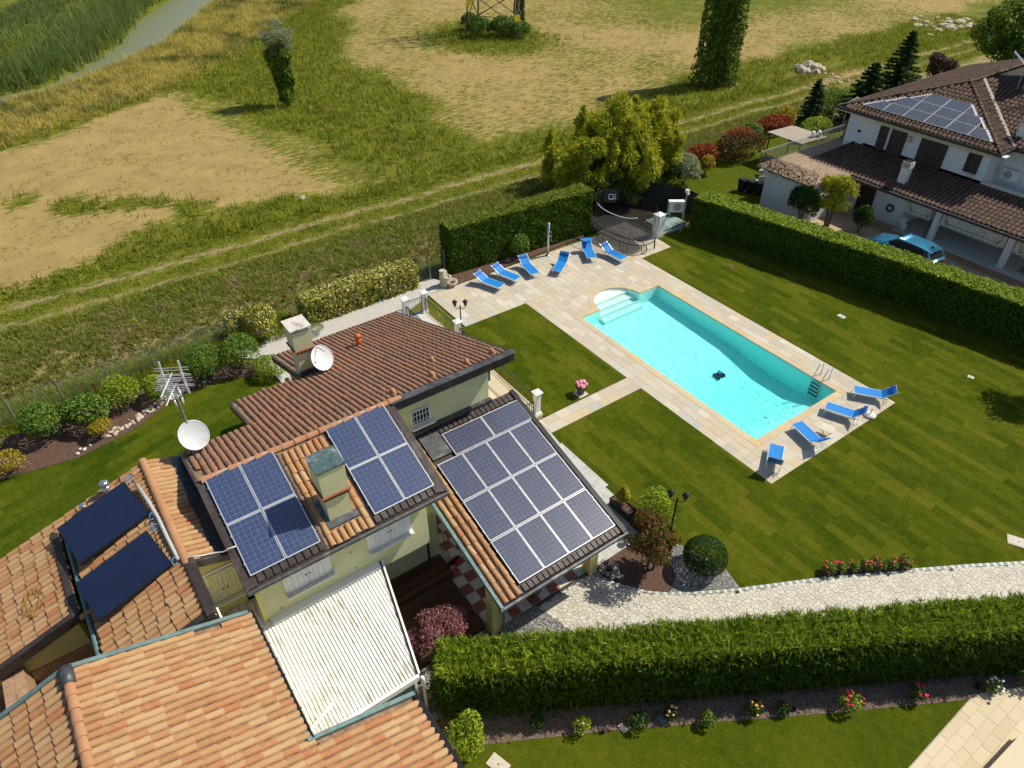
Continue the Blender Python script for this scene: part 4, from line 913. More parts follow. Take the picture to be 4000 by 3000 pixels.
# windows with closed shutters on the pale wall, barred window under the high roof
def shutter_window(par, x, y0, y1, z0, z1, mat, sill=True):
    w_ = MB().box(x - 0.035, x + 0.02, y0 - 0.09, y1 + 0.09, z0, z1 + 0.09).build('window', 'white_paint', par)
    ym = (y0 + y1) / 2
    for a_, b_ in ((y0, ym - 0.006), (ym + 0.006, y1)):
        s_ = MB()
        for k in range(4):
            u0 = a_ + (b_ - a_) * k / 4 + 0.004; u1 = a_ + (b_ - a_) * (k + 1) / 4 - 0.004; s_.box(x - 0.075, x - 0.036, u0, u1, z0 + 0.02, z1)
        s_.build('shutter', mat, w_)
    if sill: MB().box(x - 0.22, x + 0.01, y0 - 0.12, y1 + 0.12, z0 - 0.06, z0).build('sill', 'marble', w_)
    for s_ in (-0.06, 0.06): MB().box(x - 0.095, x - 0.076, ym + s_ - 0.02, ym + s_ + 0.02, z0 + 0.45, z0 + 0.50).build('catch', 'black_metal', w_)
shutter_window(villa, 13.80, -3.1, -1.85, 3.8, 5.1, 'shutter_grey')
shutter_window(villa, 13.80, -5.8, -4.5, 3.8, 5.1, 'shutter_grey')
bw = MB().box(17.07, 17.16, -8.62, -7.86, 4.72, 5.34).build('window', 'white_paint', villa)
MB().box(17.06, 17.068, -8.58, -7.90, 4.76, 5.30).build('pane', 'dark_glass', bw)
for k in range(6): MB().tube([(17.02, -8.55 + k * 0.125, 4.74), (17.02, -8.55 + k * 0.125, 5.33)], 0.010, 5).build('bar', 'white_paint', bw)
for z_ in (4.90, 5.16): MB().tube([(17.02, -8.60, z_), (17.02, -7.88, z_)], 0.010, 5).build('bar', 'white_paint', bw)
MB().box(16.88, 17.14, -8.72, -7.78, 4.63, 4.72).build('sill', 'marble', bw)
MB().box(16.98, 17.149, -7.2, -11.2, 4.30, 4.42).build('flashing', 'grey_lead', villa)
for y_, z_ in ((-3.85, 4.15), (-3.9, 3.35), (-6.2, 4.5), (-1.5, 3.3)): MB().lathe([(0.02, 0), (0.02, 0.03)], (0, 0, 0), 6).xform(Matrix.Translation((13.80, y_, z_)) @ Matrix.Rotation(-math.pi / 2, 4, 'Y')).build('wall_hook', 'black_metal', villa)
lamp_ = MB().box(25.0, 25.25, -11.3, -11.16, 2.6, 2.9); lamp_.build('wall_lamp', 'black_metal', villa)
MB().box(17.4, 17.62, -11.42, -11.151, 4.95, 5.4).build('wall_box', 'slate_green', villa)
MB().tube([(14.75, -6.85, 0.0), (14.75, -6.85, 2.7)], 0.045, 8).build('downpipe', 'brown_metal', villa)
# chimneys (part of the house)
def chimney(par, x0, x1, y0, y1, zb, zmid, zt, cap, capmat, vents=False):
    c = MB().box(x0, x1, y0, y1, zb, zmid - 0.16).build('chimney', 'stucco_green', par)
    MB().box(x0 - 0.09, x1 + 0.09, y0 - 0.09, y1 + 0.09, zmid - 0.05, zmid).build('chimney_band', 'brick_red', c)
    if vents:
        for k in range(5):
            yy = y0 - 0.03 + k * (y1 - y0 + 0.0) / 4; MB().box(x0 - 0.06, x1 + 0.06, yy - 0.035, yy + 0.035, zmid - 0.16, zmid - 0.05).build('chimney_band', 'brick_red', c)
    else: MB().box(x0 - 0.05, x1 + 0.05, y0 - 0.05, y1 + 0.05, zmid - 0.16, zmid - 0.05).build('chimney_band', 'brown_metal', c)
    e = 0.03
    MB().taper((x0 + x1) / 2, (y0 + y1) / 2, zmid, zt - (0.14 if vents else 0.05), (x1 - x0) / 2 + e, (y1 - y0) / 2 + e, (x1 - x0) / 2 + e + 0.02, (y1 - y0) / 2 + e + 0.03).build('chimney_head', 'stucco_green', c)
    if vents: MB().box(x0 - 0.0, x1 + 0.0, y0 - 0.0, y1 + 0.0, zt - 0.14, zt - 0.04).build('chimney_band', 'brick_red', c)
    MB().box(x0 - cap, x1 + cap, y0 - cap, y1 + cap, zt - 0.05, zt + 0.01).build('chimney_cap', capmat, c)
    return c
cb = chimney(villa, 13.90, 14.56, -4.18, -3.5, 5.0, 6.72, 7.72, 0.08, 'slate_green')
MB().prism([(13.70, -4.32), (13.90, -4.32), (13.90, -3.36), (13.70, -3.36)], lambda x, y: zw(x) + 0.03, lambda x, y: zw(x) + 0.06).build('flashing', 'grey_lead', villa)
MB().prism([(13.90, -3.49), (14.75, -3.49), (14.75, -3.25), (13.90, -3.25)], lambda x, y: zw(x) + 0.03, lambda x, y: zw(x) + 0.055).build('flashing', 'slate_green', villa)
ca_ = chimney(villa, 22.02, 22.72, -6.45, -5.82, 4.2, 5.92, 6.86, 0.10, 'concrete_cap', True)
MB().box(21.92, 22.02, -6.5, -5.75, 4.70, 4.98).build('flashing', 'grey_lead', villa)
fl = MB().lathe([(0.12, 0), (0.12, 0.32), (0.105, 0.34), (0.105, 0.46), (0.15, 0.47), (0.15, 0.50), (0.07, 0.58), (0.02, 0.60)], (23.2, -8.72, ze(23.2) + 0.02), 14)
fl.build('flue', 'terra_flue', villa, True)
for (x, y) in ((17.1, -7.35), (17.15, -8.9), (16.95, -10.2), (17.0, -11.3), (18.4, -9.6)):      # vent tiles standing up from the courses
    mb = MB(); mb.add(coppo(0.30, 0.13, 0.2, 0.12).v, coppo(0.30, 0.13, 0.2, 0.12).f)
    mb.xform(Matrix.Translation((x + 0.15, y, ze(x) + 0.08)) @ Matrix.Rotation(R(90), 4, 'Z') @ Matrix.Rotation(R(-8), 4, 'X')).build('vent_tile', 'tile_ridge', villa, True)
# ------------------------------------------------------------------ porch (pergola roof on posts) with its panels
zp = lambda x, y=0: 2.50 + (x - 10.5) * 0.262
porch = thing('porch', (13.9, -9.6, 0), 'tiled lean-to porch roof on square posts in front of the villa', 'porch')
pr = MB().prism([(10.5, -7.12), (17.13, -7.12), (17.13, -12.08), (10.5, -12.08)], lambda x, y: zp(x) - 0.14, zp).build('roof', 'brown_metal', porch)
for y_, wd in ((-7.07, 0.10), (-12.13, 0.12)): beam(porch, 'fascia', 'teal_copper' if y_ > -8 else 'black_metal', (10.42, y_, zp(10.42) + 0.01), (17.1, y_, zp(17.1) + 0.01), wd, 0.18)
MB().prism([(10.45, -12.06), (17.1, -12.06), (17.1, -12.24), (10.45, -12.24)], lambda x, y: zp(x) + 0.03, lambda x, y: zp(x) + 0.12).build('flashing', 'black_metal', porch)
MB().tube([(10.42, -7.0, 2.44), (10.42, -12.25, 2.44)], 0.075, 8).build('gutter', 'grey_lead', porch)
MB().box(10.50, 10.62, -7.15, -12.05, 2.20, 2.36).build('beam', 'wood_dark', porch)
for k in range(6): beam(porch, 'rafter', 'wood_dark', (10.55, -7.3 - k * 0.93, zp(10.55) - 0.21), (17.1, -7.3 - k * 0.93, zp(17.1) - 0.21), 0.09, 0.14)
for y_ in (-7.32, -11.55): MB().box(11.12, 11.48, y_ - 0.18, y_ + 0.18, -0.1, 2.45).build('post', 'stucco_yellow', porch)
MB().tube([(11.05, -7.55, 0.0), (11.05, -7.55, 2.40)], 0.045, 8).build('downpipe', 'teal_copper', porch)
beam(porch, 'brace', 'wood_dark', (15.2, -7.25, 3.45), (14.0, -7.25, 2.95), 0.10, 0.2)
items = []
c15 = 1 / math.hypot(1, 0.262)
lay_tiles(pr, 'tile_orange', (10.5, -7.92, zp(10.5)), (c15, 0, 0.262 * c15), (0, 1, 0), 6.5 / c15, 0.80, lambda x, y: x < 17.0 and y < -7.12, seed=9, pitch=0.25, store=items, key='small', dims=DIMS['small'])
put_tiles(items, pr)
for k in range(20): MB().prism([(10.50, -8.0 - k * 0.205), (10.74, -8.0 - k * 0.205), (10.74, -8.16 - k * 0.205), (10.50, -8.16 - k * 0.205)], lambda x, y: zp(x) + 0.001, lambda x, y: zp(x) + 0.06).build('tray_rib', 'brown_metal', porch)
for k in range(20): MB().prism([(16.72, -7.95 - k * 0.205), (17.05, -7.95 - k * 0.205), (17.05, -8.11 - k * 0.205), (16.72, -8.11 - k * 0.205)], lambda x, y: zp(x) + 0.001, lambda x, y: zp(x) + 0.06).build('tray_rib', 'brown_metal', porch)
MB().prism([(15.84, -7.94), (16.80, -7.94), (16.80, -8.70), (15.84, -8.70)], lambda x, y: zp(x) + 0.08, lambda x, y: zp(x) + 0.10).build('cover_sheet', 'grey_lead', porch)
# chequered floor under the porch and the drain along it
fl_ = struct_poly('porch_floor', [(11.26, -7.2), (14.9, -7.2), (17.1, -7.3), (17.1, -11.8), (11.26, -11.8)], 0.018, 'mortar')
nx_ = 0.42
for i in range(14):
    for j in range(11):
        x0, y0 = 11.28 + i * nx_, -7.22 - j * nx_
        if x0 > 16.8 or (x0 > 14.5 and y0 > -7.3): continue
        MB().prism([(x0 + 0.003, y0 - 0.003), (x0 + nx_ - 0.003, y0 - 0.003), (x0 + nx_ - 0.003, y0 - nx_ + 0.003), (x0 + 0.003, y0 - nx_ + 0.003)], 0.0, 0.026).build('floor_tile', ('chequer_red', 'chequer_white')[(i + j) % 2], fl_)
MB().box(11.20, 11.26, -9.0, -11.7, -0.02, 0.02).build('drain_channel', 'black_metal', fl_)
for k in range(45): MB().box(11.13, 11.262, -9.02 - k * 0.06, -9.045 - k * 0.06, 0.021, 0.028).build('drain_bar', 'grey_lead', fl_)
# raised timber deck
td = thing('timber_deck', (13.1, -5.9, 0), 'dark brown timber deck in two levels beside the chequered porch floor', 'deck')
for k in range(24):
    x0 = 11.52 + k * 0.142; z_ = 0.16 if x0 < 13.85 else 0.30
    MB().box(x0, x0 + 0.134, -7.1 if z_ < 0.2 else -7.34, -3.6, z_ - 0.028, z_).build('plank', 'plank', td)
MB().box(11.50, 14.9, -7.08, -3.65, -0.05, 0.125).build('frame', 'wood_dark', td); MB().box(13.86, 14.9, -7.32, -3.65, 0.126, 0.27).build('frame', 'wood_dark', td)

# ------------------------------------------------------------------ annex with solar collectors, terrace below
annex = thing('annex', (16.0, 2.2, 0), 'lower annex with orange tiled roof carrying two dark solar collectors', 'house')
RZ, RY, TA_ = 5.90, 0.28, 0.33
zl = lambda x, y: RZ - (y - RY) * TA_
zr = lambda x, y: RZ - (RY - y) * TA_
roofL = MB().prism([(12.66, RY), (19.3, RY), (19.3, 9.0), (15.5, 9.0), (15.5, 3.10), (18.8, 3.10), (18.8, 2.82), (12.66, 2.82)], lambda x, y: zl(x, y) - 0.15, zl).build('roof', 'roof_bed', annex)
roofR = MB().prism([(14.6, RY), (19.3, RY), (19.3, -0.82), (14.6, -0.82)], lambda x, y: zr(x, y) - 0.15, zr).build('roof', 'roof_bed', annex)
ca3 = 1 / math.hypot(1, TA_); items = []
lay_tiles(roofL, 'tile_orange', (19.3, 9.0, zl(0, 9.0)), (0, -ca3, TA_ * ca3), (-1, 0, 0), 8.7 / ca3, 6.6, lambda x, y: y > RY + 0.12 and x > 12.84 and (y < 2.90 or (x > 15.62 and (y > 3.22 or x > 18.75))), seed=15, store=items, pitch=0.196, expo=0.365)
put_tiles(items, roofL, budget=240); items = []
lay_tiles(roofR, 'tile_orange', (14.62, -0.42, zr(0, -0.42)), (0, ca3, TA_ * ca3), (1, 0, 0), 0.72 / ca3, 4.65, lambda x, y: y < RY - 0.04, seed=16, store=items, pitch=0.196, expo=0.365)
put_tiles(items, roofR, budget=60); items = []
ridge_row((19.3, RY, RZ + 0.05), (14.62, RY, RZ + 0.05), 'tile_ridge', items, expo=0.36); put_tiles(items, roofL, 'ridge_tile')
MB().prism([(14.6, -0.42), (19.3, -0.42), (19.3, -0.76), (14.6, -0.76)], lambda x, y: zr(x, y) + 0.004, lambda x, y: zr(x, y) + 0.03).build('flashing', 'grey_lead', annex)
beam(annex, 'flashing', 'brown_metal', (14.65, 0.20, RZ + 0.07), (12.60, 0.20, RZ + 0.07), 0.24, 0.08)
beam(annex, 'fascia', 'brown_metal', (14.65, 0.09, RZ - 0.1), (12.60, 0.09, RZ - 0.1), 0.05, 0.30)
beam(annex, 'fascia', 'brown_metal', (14.56, 0.20, RZ - 0.06), (14.56, -0.85, zr(0, -0.85) - 0.06), 0.10, 0.24)
beam(annex, 'flashing', 'brown_metal', (12.72, 0.22, RZ + 0.05), (12.72, 2.85, zl(0, 2.85) + 0.05), 0.20, 0.06)
beam(annex, 'fascia', 'brown_metal', (12.63, 0.12, RZ - 0.10), (12.63, 2.85, zl(0, 2.85) - 0.10), 0.05, 0.34)
MB().tube([(18.8, 2.90, zl(0, 2.90) - 0.03), (12.66, 2.90, zl(0, 2.90) - 0.03)], 0.065, 8).build('gutter', 'teal_copper', annex)
beam(annex, 'flashing', 'brown_metal', (18.85, 3.16, zl(0, 3.16) + 0.05), (15.45, 3.16, zl(0, 3.16) + 0.05), 0.17, 0.10)
beam(annex, 'flashing', 'brown_metal', (15.50, 3.12, zl(0, 3.12) + 0.05), (15.50, 9.0, zl(0, 9.0) + 0.05), 0.17, 0.10)
beam(annex, 'fascia', 'brown_metal', (15.44, 3.10, zl(0, 3.10) - 0.10), (15.44, 9.0, zl(0, 9.0) - 0.10), 0.06, 0.24)
aw = MB()
aw.prism([(14.72, RY), (18.9, RY), (18.9, -0.80), (14.72, -0.80)], -0.2, lambda x, y: zr(x, y) - 0.16)
aw.prism([(13.0, RY + 0.02), (18.9, RY + 0.02), (18.9, 2.55), (13.0, 2.55)], -0.2, lambda x, y: zl(x, y) - 0.16)
aw.prism([(15.75, 3.28), (19.0, 3.28), (19.0, 8.9), (15.75, 8.9)], -0.2, lambda x, y: zl(x, y) - 0.16); aw.prism([(18.86, 2.56), (18.98, 2.56), (18.98, 3.27), (18.86, 3.27)], -0.2, 4.7)
aw.build('wall', 'stucco_yellow', annex)
shutter_window(annex, 14.715, -0.78, 0.06, 3.8, 5.0, 'shutter_cream')
ac_ = MB().box(12.95, 13.65, 0.02, 0.27, 4.2, 4.85).build('air_conditioner', 'white_plastic', annex)
MB().lathe([(0.22, 0), (0.22, 0.015)], (0, 0, 0), 16).xform(Matrix.Translation((13.3, 0.02, 4.52)) @ Matrix.Rotation(math.pi / 2, 4, 'X')).build('fan_grille', 'galvanised', ac_)
MB().box(13.2, 15.74, 2.6, 8.9, 2.80, 2.9).build('terrace_floor', 'terra_paving', annex)
for k in range(30):
    for j in range(12):
        if 13.3 + j * 0.2 < 15.6 and k * 0.2 + 2.7 < 6.0: MB().box(13.3 + j * 0.2, 13.49 + j * 0.2, 2.7 + k * 0.2, 2.89 + k * 0.2, 2.9, 2.912).build('floor_tile', 'terra_paving', annex)
for k in range(9): MB().box(15.70, 15.749, 2.7 + k * 0.35, 3.04 + k * 0.35, 2.92, 3.42).build('skirting_tile', 'terra_paving', annex)
MB().box(14.45, 16.2, 4.82, 5.30, 2.9, 3.88).build('terrace_wall', 'terra_paving', annex)
for k in range(7):
    for j in range(2): MB().box(14.46 + k * 0.25, 14.70 + k * 0.25, 4.80 + j * 0.26, 5.05 + j * 0.26, 3.881, 3.90).build('coping_tile', 'terra_paving', annex)
for k, (tl, L1, L2, lab) in enumerate((((18.75, 0.95, 5.92), 1.78, 2.10, 'dark blue solar collector on the annex roof farther from the camera'), ((16.40, 0.87, 5.92), 1.63, 2.10, 'dark blue solar collector on the annex roof nearer the front tiled roof'))):
    t_ = Vector(tl); ex = Vector((-1.76, -0.31, 0.0)).normalized(); ey = Vector((-0.36, 2.02, -0.40)); ey = (ey - ex * ey.dot(ex)).normalized(); ez = ex.cross(ey)
    if ez.z < 0: ez = -ez
    mt = Matrix(((ex.x, ey.x, ez.x, t_.x), (ex.y, ey.y, ez.y, t_.y), (ex.z, ey.z, ez.z, t_.z), (0, 0, 0, 1)))
    so_ = thing('solar_collector', tuple(mt @ Vector((L1 / 2, L2 / 2, -0.3))), lab, 'solar collector', 'solar collectors on the annex')
    MB().box(0, L1, 0, L2, -0.09, -0.004).xform(mt).build('frame', 'black_metal', so_); MB().box(0.025, L1 - 0.025, 0.025, L2 - 0.025, -0.01, 0.0).xform(mt).build('glass', 'collector', so_)
    for (a_, b_) in ((0.15, 0.12), (L1 - 0.15, 0.12), (0.15, L2 - 0.32), (L1 - 0.15, L2 - 0.32)):
        q = mt @ Vector((a_, b_, -0.1)); MB().beam(q, (q.x, q.y, zl(q.x, q.y) + 0.02), 0.05, 0.05).build('leg', 'galvanised', so_)
pp = MB().tube([(18.3, 0.66, 5.98), (17.3, 0.54, 6.0), (16.6, 0.48, 5.98), (15.7, 0.46, 5.98), (14.8, 0.42, 5.96)], 0.055, 8)
pp.top('insulated_pipe', 'pipe_grey', 'grey insulated pipe running along the annex ridge past the collectors', 'pipe', smooth=True)
for k, c in enumerate(((18.65, 0.80, 5.97), (16.75, 0.58, 5.97), (16.3, 0.66, 5.96), (14.8, 0.50, 5.94))):
    MB().tube([(c[0] + 0.12 * math.sin(t * 1.3), c[1] + 0.10 * math.cos(t * 1.7), c[2] + 0.05 * math.sin(t * 2)) for t in np.linspace(0, 3.5, 9)], 0.017, 6).top('hose', 'cable_blue', ['blue hose coupling at the far end of the far collector', 'blue hose coupling between the far collector and the pipe', 'blue hose coupling at the top of the near collector', 'blue hose coupling at the pipe end by the front roof'][k], 'hose', 'blue collector hoses', True)
MB().tube([(16.8 + 0.42 * math.cos(t) * (1 + 0.3 * math.sin(2.3 * t)), 4.1 + 0.22 * math.sin(t) * (1 + 0.3 * math.cos(1.7 * t)), zl(0, 4.1 + 0.2 * math.sin(t)) + 0.10) for t in np.linspace(0, 21, 70)], 0.009, 5).top('cable_coil', 'cable_orange', 'tangled yellow cable lying on the left annex tiles', 'cable')
for k, (x, y) in enumerate(((19.0, 1.46), (18.85, 2.2))):
    MB().lathe([(0.11, 0), (0.11, 0.28), (0.06, 0.28), (0.06, 0.36), (0.15, 0.38), (0.12, 0.46), (0.03, 0.48)] if k == 0 else [(0.10, 0), (0.10, 0.3), (0.09, 0.31)], (x, y, zl(x, y)), 12).build('flue', 'steel', annex, True)
# ------------------------------------------------------------------ front house: big orange roof at the bottom of the view
front = thing('front_house', (8.0, 3.0, 0), 'near house with large orange barrel-tile roof cut by the bottom edge', 'house')
FR, FY, TF, XV, XS = 6.65, 3.285, 0.325, 12.51, 8.55
YE, YS = -0.522, -3.11
zfr = lambda x, y: FR - (FY - y) * TF
zfl = lambda x, y: FR - (y - FY) * 0.35
rfR = MB().prism([(XV, FY), (XV, YE), (XS, YE), (XS, YS), (2.6, YS), (2.6, FY)], lambda x, y: zfr(x, y) - 0.16, zfr).build('roof', 'roof_bed', front)
rfL = MB().prism([(XV, FY), (XV, 8.0), (2.6, 8.0), (2.6, FY)], lambda x, y: zfl(x, y) - 0.16, zfl).build('roof', 'roof_bed', front)
cf = 1 / math.hypot(1, TF); items = []
lay_tiles(rfR, 'tile_orange', (3.9, YS, zfr(0, YS)), (0, cf, TF * cf), (1, 0, 0), 6.4 / cf, 8.6, lambda x, y: y < FY - 0.12 and y > (YE - 0.04 if x > XS - 0.06 else YS - 0.05) and x < XV - 0.08, seed=25, store=items, pitch=0.196, expo=0.37)
lay_tiles(rfL, 'tile_orange', (XV - 0.02, 8.0, zfl(0, 8.0)), (0, -0.944, 0.330), (-1, 0, 0), 5.0, 8.6, lambda x, y: y > FY + 0.12 and x < XV - 0.08, seed=26, store=items, pitch=0.196, expo=0.37)
put_tiles(items, rfR, budget=300)
items = []; ridge_row((3.8, FY, FR + 0.05), (XV - 0.42, FY, FR + 0.05), 'tile_ridge', items, expo=0.36); put_tiles(items, rfR, 'ridge_tile')
MB().tube([(XV - 0.45, FY, FR + 0.03), (XV + 0.02, FY, FR + 0.03)], 0.155, 12).build('ridge_cap', 'grey_lead', front, True)
beam(front, 'verge_flashing', 'teal_copper', (XV + 0.01, FY, FR + 0.06), (XV + 0.01, YE - 0.03, zfr(0, YE) + 0.06), 0.11, 0.10)
beam(front, 'verge_flashing', 'teal_copper', (XV + 0.01, FY, FR + 0.06), (XV + 0.01, 8.0, zfl(0, 8.0) + 0.06), 0.11, 0.10)
beam(front, 'verge_flashing', 'teal_copper', (XS + 0.01, YE, zfr(0, YE) + 0.06), (XS + 0.01, YS - 0.03, zfr(0, YS) + 0.06), 0.11, 0.10)
beam(front, 'gutter', 'teal_copper', (XV + 0.03, YE - 0.07, zfr(0, YE) - 0.03), (XS, YE - 0.07, zfr(0, YE) - 0.03), 0.14, 0.11)
beam(front, 'gutter_lip', 'black_metal', (XV + 0.03, YE - 0.15, zfr(0, YE) + 0.01), (XS, YE - 0.15, zfr(0, YE) + 0.01), 0.03, 0.14)
beam(front, 'fascia', 'black_metal', (XS + 0.03, YS - 0.05, zfr(0, YS) + 0.02), (2.6, YS - 0.05, zfr(0, YS) + 0.02), 0.13, 0.13)
MB().prism([(XV - 0.3, FY), (XV - 0.3, -0.1), (XS - 0.3, -0.1), (XS - 0.3, -2.7), (2.8, -2.7), (2.8, FY)], -0.2, lambda x, y: zfr(x, y) - 0.17).build('wall', 'stucco_yellow', front)
MB().prism([(XV - 0.3, FY + 0.01), (XV - 0.3, 7.8), (2.8, 7.8), (2.8, FY + 0.01)], -0.2, lambda x, y: zfl(x, y) - 0.17).build('wall', 'stucco_yellow', front)
for k in range(8): MB().beam((XV - 0.6 - k * 0.5, YE - 0.2, zfr(0, YE) - 0.02), (XV - 0.6 - k * 0.5, YE - 0.05, zfr(0, YE) - 0.10), 0.02, 0.02).build('gutter_bracket', 'black_metal', front)
# ------------------------------------------------------------------ conservatory with white corrugated roof
cons = thing('conservatory', (12.0, -2.4, 0), 'conservatory with white corrugated sheet roof between the villa and the front house', 'conservatory')
zc = lambda x: 2.46 + (x - 10.15) * 0.155
yr = lambda x: -3.88 - (x - 10.15) * (4.66 - 3.88) / 3.6
mb = MB(); rib = 0.105; yy = -0.15; prof_ = []
while yy > -4.75:
    prof_ += [(yy, 0), (yy - 0.035, 0), (yy - 0.050, 0.032), (yy - 0.090, 0.032)]; yy -= rib
xe, xw = 13.78, 10.10
def xend(y): return max(xw, min(xe, 10.15 + (-y - 3.88) * 3.6 / 0.78)) if y < -3.88 else xw
vs = []; fs = []
for k, (y, h) in enumerate(prof_):
    a_ = xend(y); vs += [(a_, y, zc(a_) + h), (xe, y, zc(xe) + h)]
for k in range(len(prof_) - 1): fs.append((2 * k, 2 * k + 2, 2 * k + 3, 2 * k + 1))
mb.add(vs, fs).build('roof_sheet', 'corrugated', cons)
MB().prism([(xw, -0.15), (xe, -0.15), (xe, yr(xe)), (xw, yr(xw))], lambda x, y: zc(x) - 0.10, lambda x, y: zc(x) - 0.02).build('roof_frame', 'white_paint', cons)
vs = []; fs = []
for k, (y, h) in enumerate([q for q in prof_ if q[0] > -1.06]): vs += [(13.79, y, zc(13.79) + h), (14.70, y, zc(14.70) + h)]
for k in range(len(vs) // 2 - 1): fs.append((2 * k, 2 * k + 2, 2 * k + 3, 2 * k + 1))
MB().add(vs, fs).build('roof_sheet', 'corrugated', cons)
beam(cons, 'fascia', 'white_paint', (xw - 0.05, -0.15, zc(xw) - 0.06), (xw - 0.05, -3.92, zc(xw) - 0.06), 0.10, 0.20)
beam(cons, 'edge_trim', 'black_metal', (xw, yr(xw) - 0.03, zc(xw) + 0.0), (xe, yr(xe) - 0.03, zc(xe) + 0.0), 0.05, 0.10)
beam(cons, 'edge_trim', 'white_paint', (xw, yr(xw) - 0.09, zc(xw) - 0.01), (xe, yr(xe) - 0.09, zc(xe) - 0.01), 0.06, 0.12)
MB().box(13.56, 13.80, -1.1, -4.62, zc(13.7) + 0.035, zc(13.7) + 0.09).build('flashing', 'white_paint', cons)
MB().box(10.14, 10.20, -0.2, -3.80, 0.0, zc(10.15) - 0.11).build('glass_front', 'glass_teal', cons)
for y_ in (-3.82, -2.85, -1.9, -0.95): MB().box(10.11, 10.23, y_ - 0.04, y_ + 0.04, 0, zc(10.15) - 0.11).build('mullion', 'white_paint', cons)
beam(cons, 'glass_side', 'glass_teal', (10.25, yr(10.2) + 0.1, 1.2), (13.7, yr(13.7) + 0.1, 1.2), 0.04, 2.2)
MB().tube([(10.0, -3.98, zc(xw) - 0.05), (10.0, -4.02, zc(xw) - 0.25), (10.05, -4.02, 1.4), (10.05, -4.02, 0)], 0.05, 8).build('downpipe', 'white_plastic', cons, True)
MB().tube([(10.3, -0.75, zc(10.3) + 0.09), (10.62, -1.55, zc(10.62) + 0.10)], 0.055, 8).build('loose_pipe', 'white_plastic', cons)

# ================================================================== SOLAR PANELS
PW_, PL_ = 0.99, 1.65
def panel_meshes(cellm, land=False):
    fr = MB(); t = 0.022
    fr.box(-PW_ / 2, PW_ / 2, -PL_ / 2, -PL_ / 2 + t, 0, 0.042).box(-PW_ / 2, PW_ / 2, PL_ / 2 - t, PL_ / 2, 0, 0.042)
    fr.box(-PW_ / 2, -PW_ / 2 + t, -PL_ / 2 + t, PL_ / 2 - t, 0, 0.0415).box(PW_ / 2 - t, PW_ / 2, -PL_ / 2 + t, PL_ / 2 - t, 0, 0.0415)
    bk = MB().box(-PW_ / 2 + t, PW_ / 2 - t, -PL_ / 2 + t, PL_ / 2 - t, 0.01, 0.030)
    ce = MB(); c = 0.1585; h = 0.0771
    for i in range(6):
        for j in range(10):
            x, y = (i - 2.5) * c, (j - 4.5) * c; ce.add([(x - h, y - h, 0.0325), (x + h, y - h, 0.0325), (x + h, y + h, 0.0325), (x - h, y + h, 0.0325)], [(0, 1, 2, 3)])
    return [(n_, q.mesh(n_), m_) for n_, q, m_ in (('frame', fr, 'pv_frame'), ('backsheet', bk, 'pv_back'), ('cells', ce, cellm))]
PVM = {}
def solar_panel(c, ex, ey, label, group, cellm='pv_cell'):
    if cellm not in PVM: PVM[cellm] = panel_meshes(cellm)
    ex, ey = Vector(ex).normalized(), Vector(ey).normalized(); ez = ex.cross(ey)
    if ez.z < 0: ex = -ex; ez = ex.cross(ey)
    o = thing('solar_module', c, label, 'solar panel', group)
    o.rotation_euler = Matrix(((ex.x, ey.x, ez.x), (ex.y, ey.y, ez.y), (ex.z, ey.z, ez.z))).to_euler()
    for n_, me, mm in PVM[cellm]: link(n_, me, mm, o)
    for s_ in (-1, 1):
        for t_ in (-0.45, 0.45): MB().box(s_ * (PW_ / 2 + 0.005) - 0.02, s_ * (PW_ / 2 + 0.005) + 0.02, t_ - 0.03, t_ + 0.03, 0.036, 0.05).build('clamp', 'galvanised', o, world=False)
    return o
U1 = Vector((c19, 0, T * c19))
for nm, y0 in (('left block of the villa roof', -1.49), ('right block of the villa roof', -5.18)):
    for r in range(2):
        for c in range(2):
            x = 13.46 + (0.835 + r * 1.67) * c19; y = y0 - c * 1.015 + 0.0
            solar_panel((x, y, zw(x) + 0.085), (0, 1, 0), U1, '%s %s blue solar panel in the %s' % (('lower', 'upper')[r], ('left', 'right')[c], nm), 'solar panels on the villa roof')
U2 = Vector((c15, 0, 0.262 * c15))
OR = ['first', 'second', 'third', 'fourth']
for r in range(3):
    for c in range(4):
        x = 10.76 + (0.835 + r * 1.685) * c15; y = -8.46 - c * 1.012
        solar_panel((x, y, zp(x) + 0.075), (0, 1, 0), U2, 'upright solar panel, %s from the tiled edge in the %s row of the porch roof' % (OR[c], ('lowest', 'middle', 'upper')[r]), 'upright solar panels on the porch roof', 'pv_cell_sky')
for c in range(2):
    x = 10.76 + (3 * 1.685 + 0.51) * c15; y = -9.58 - c * 1.67
    solar_panel((x, y, zp(x) + 0.075), U2, (0, 1, 0), 'solar panel laid sideways at the porch roof top, %s' % ('beside the grey sheet' if c == 0 else 'at the outer corner'), 'sideways solar panels on the porch roof', 'pv_cell_sky')

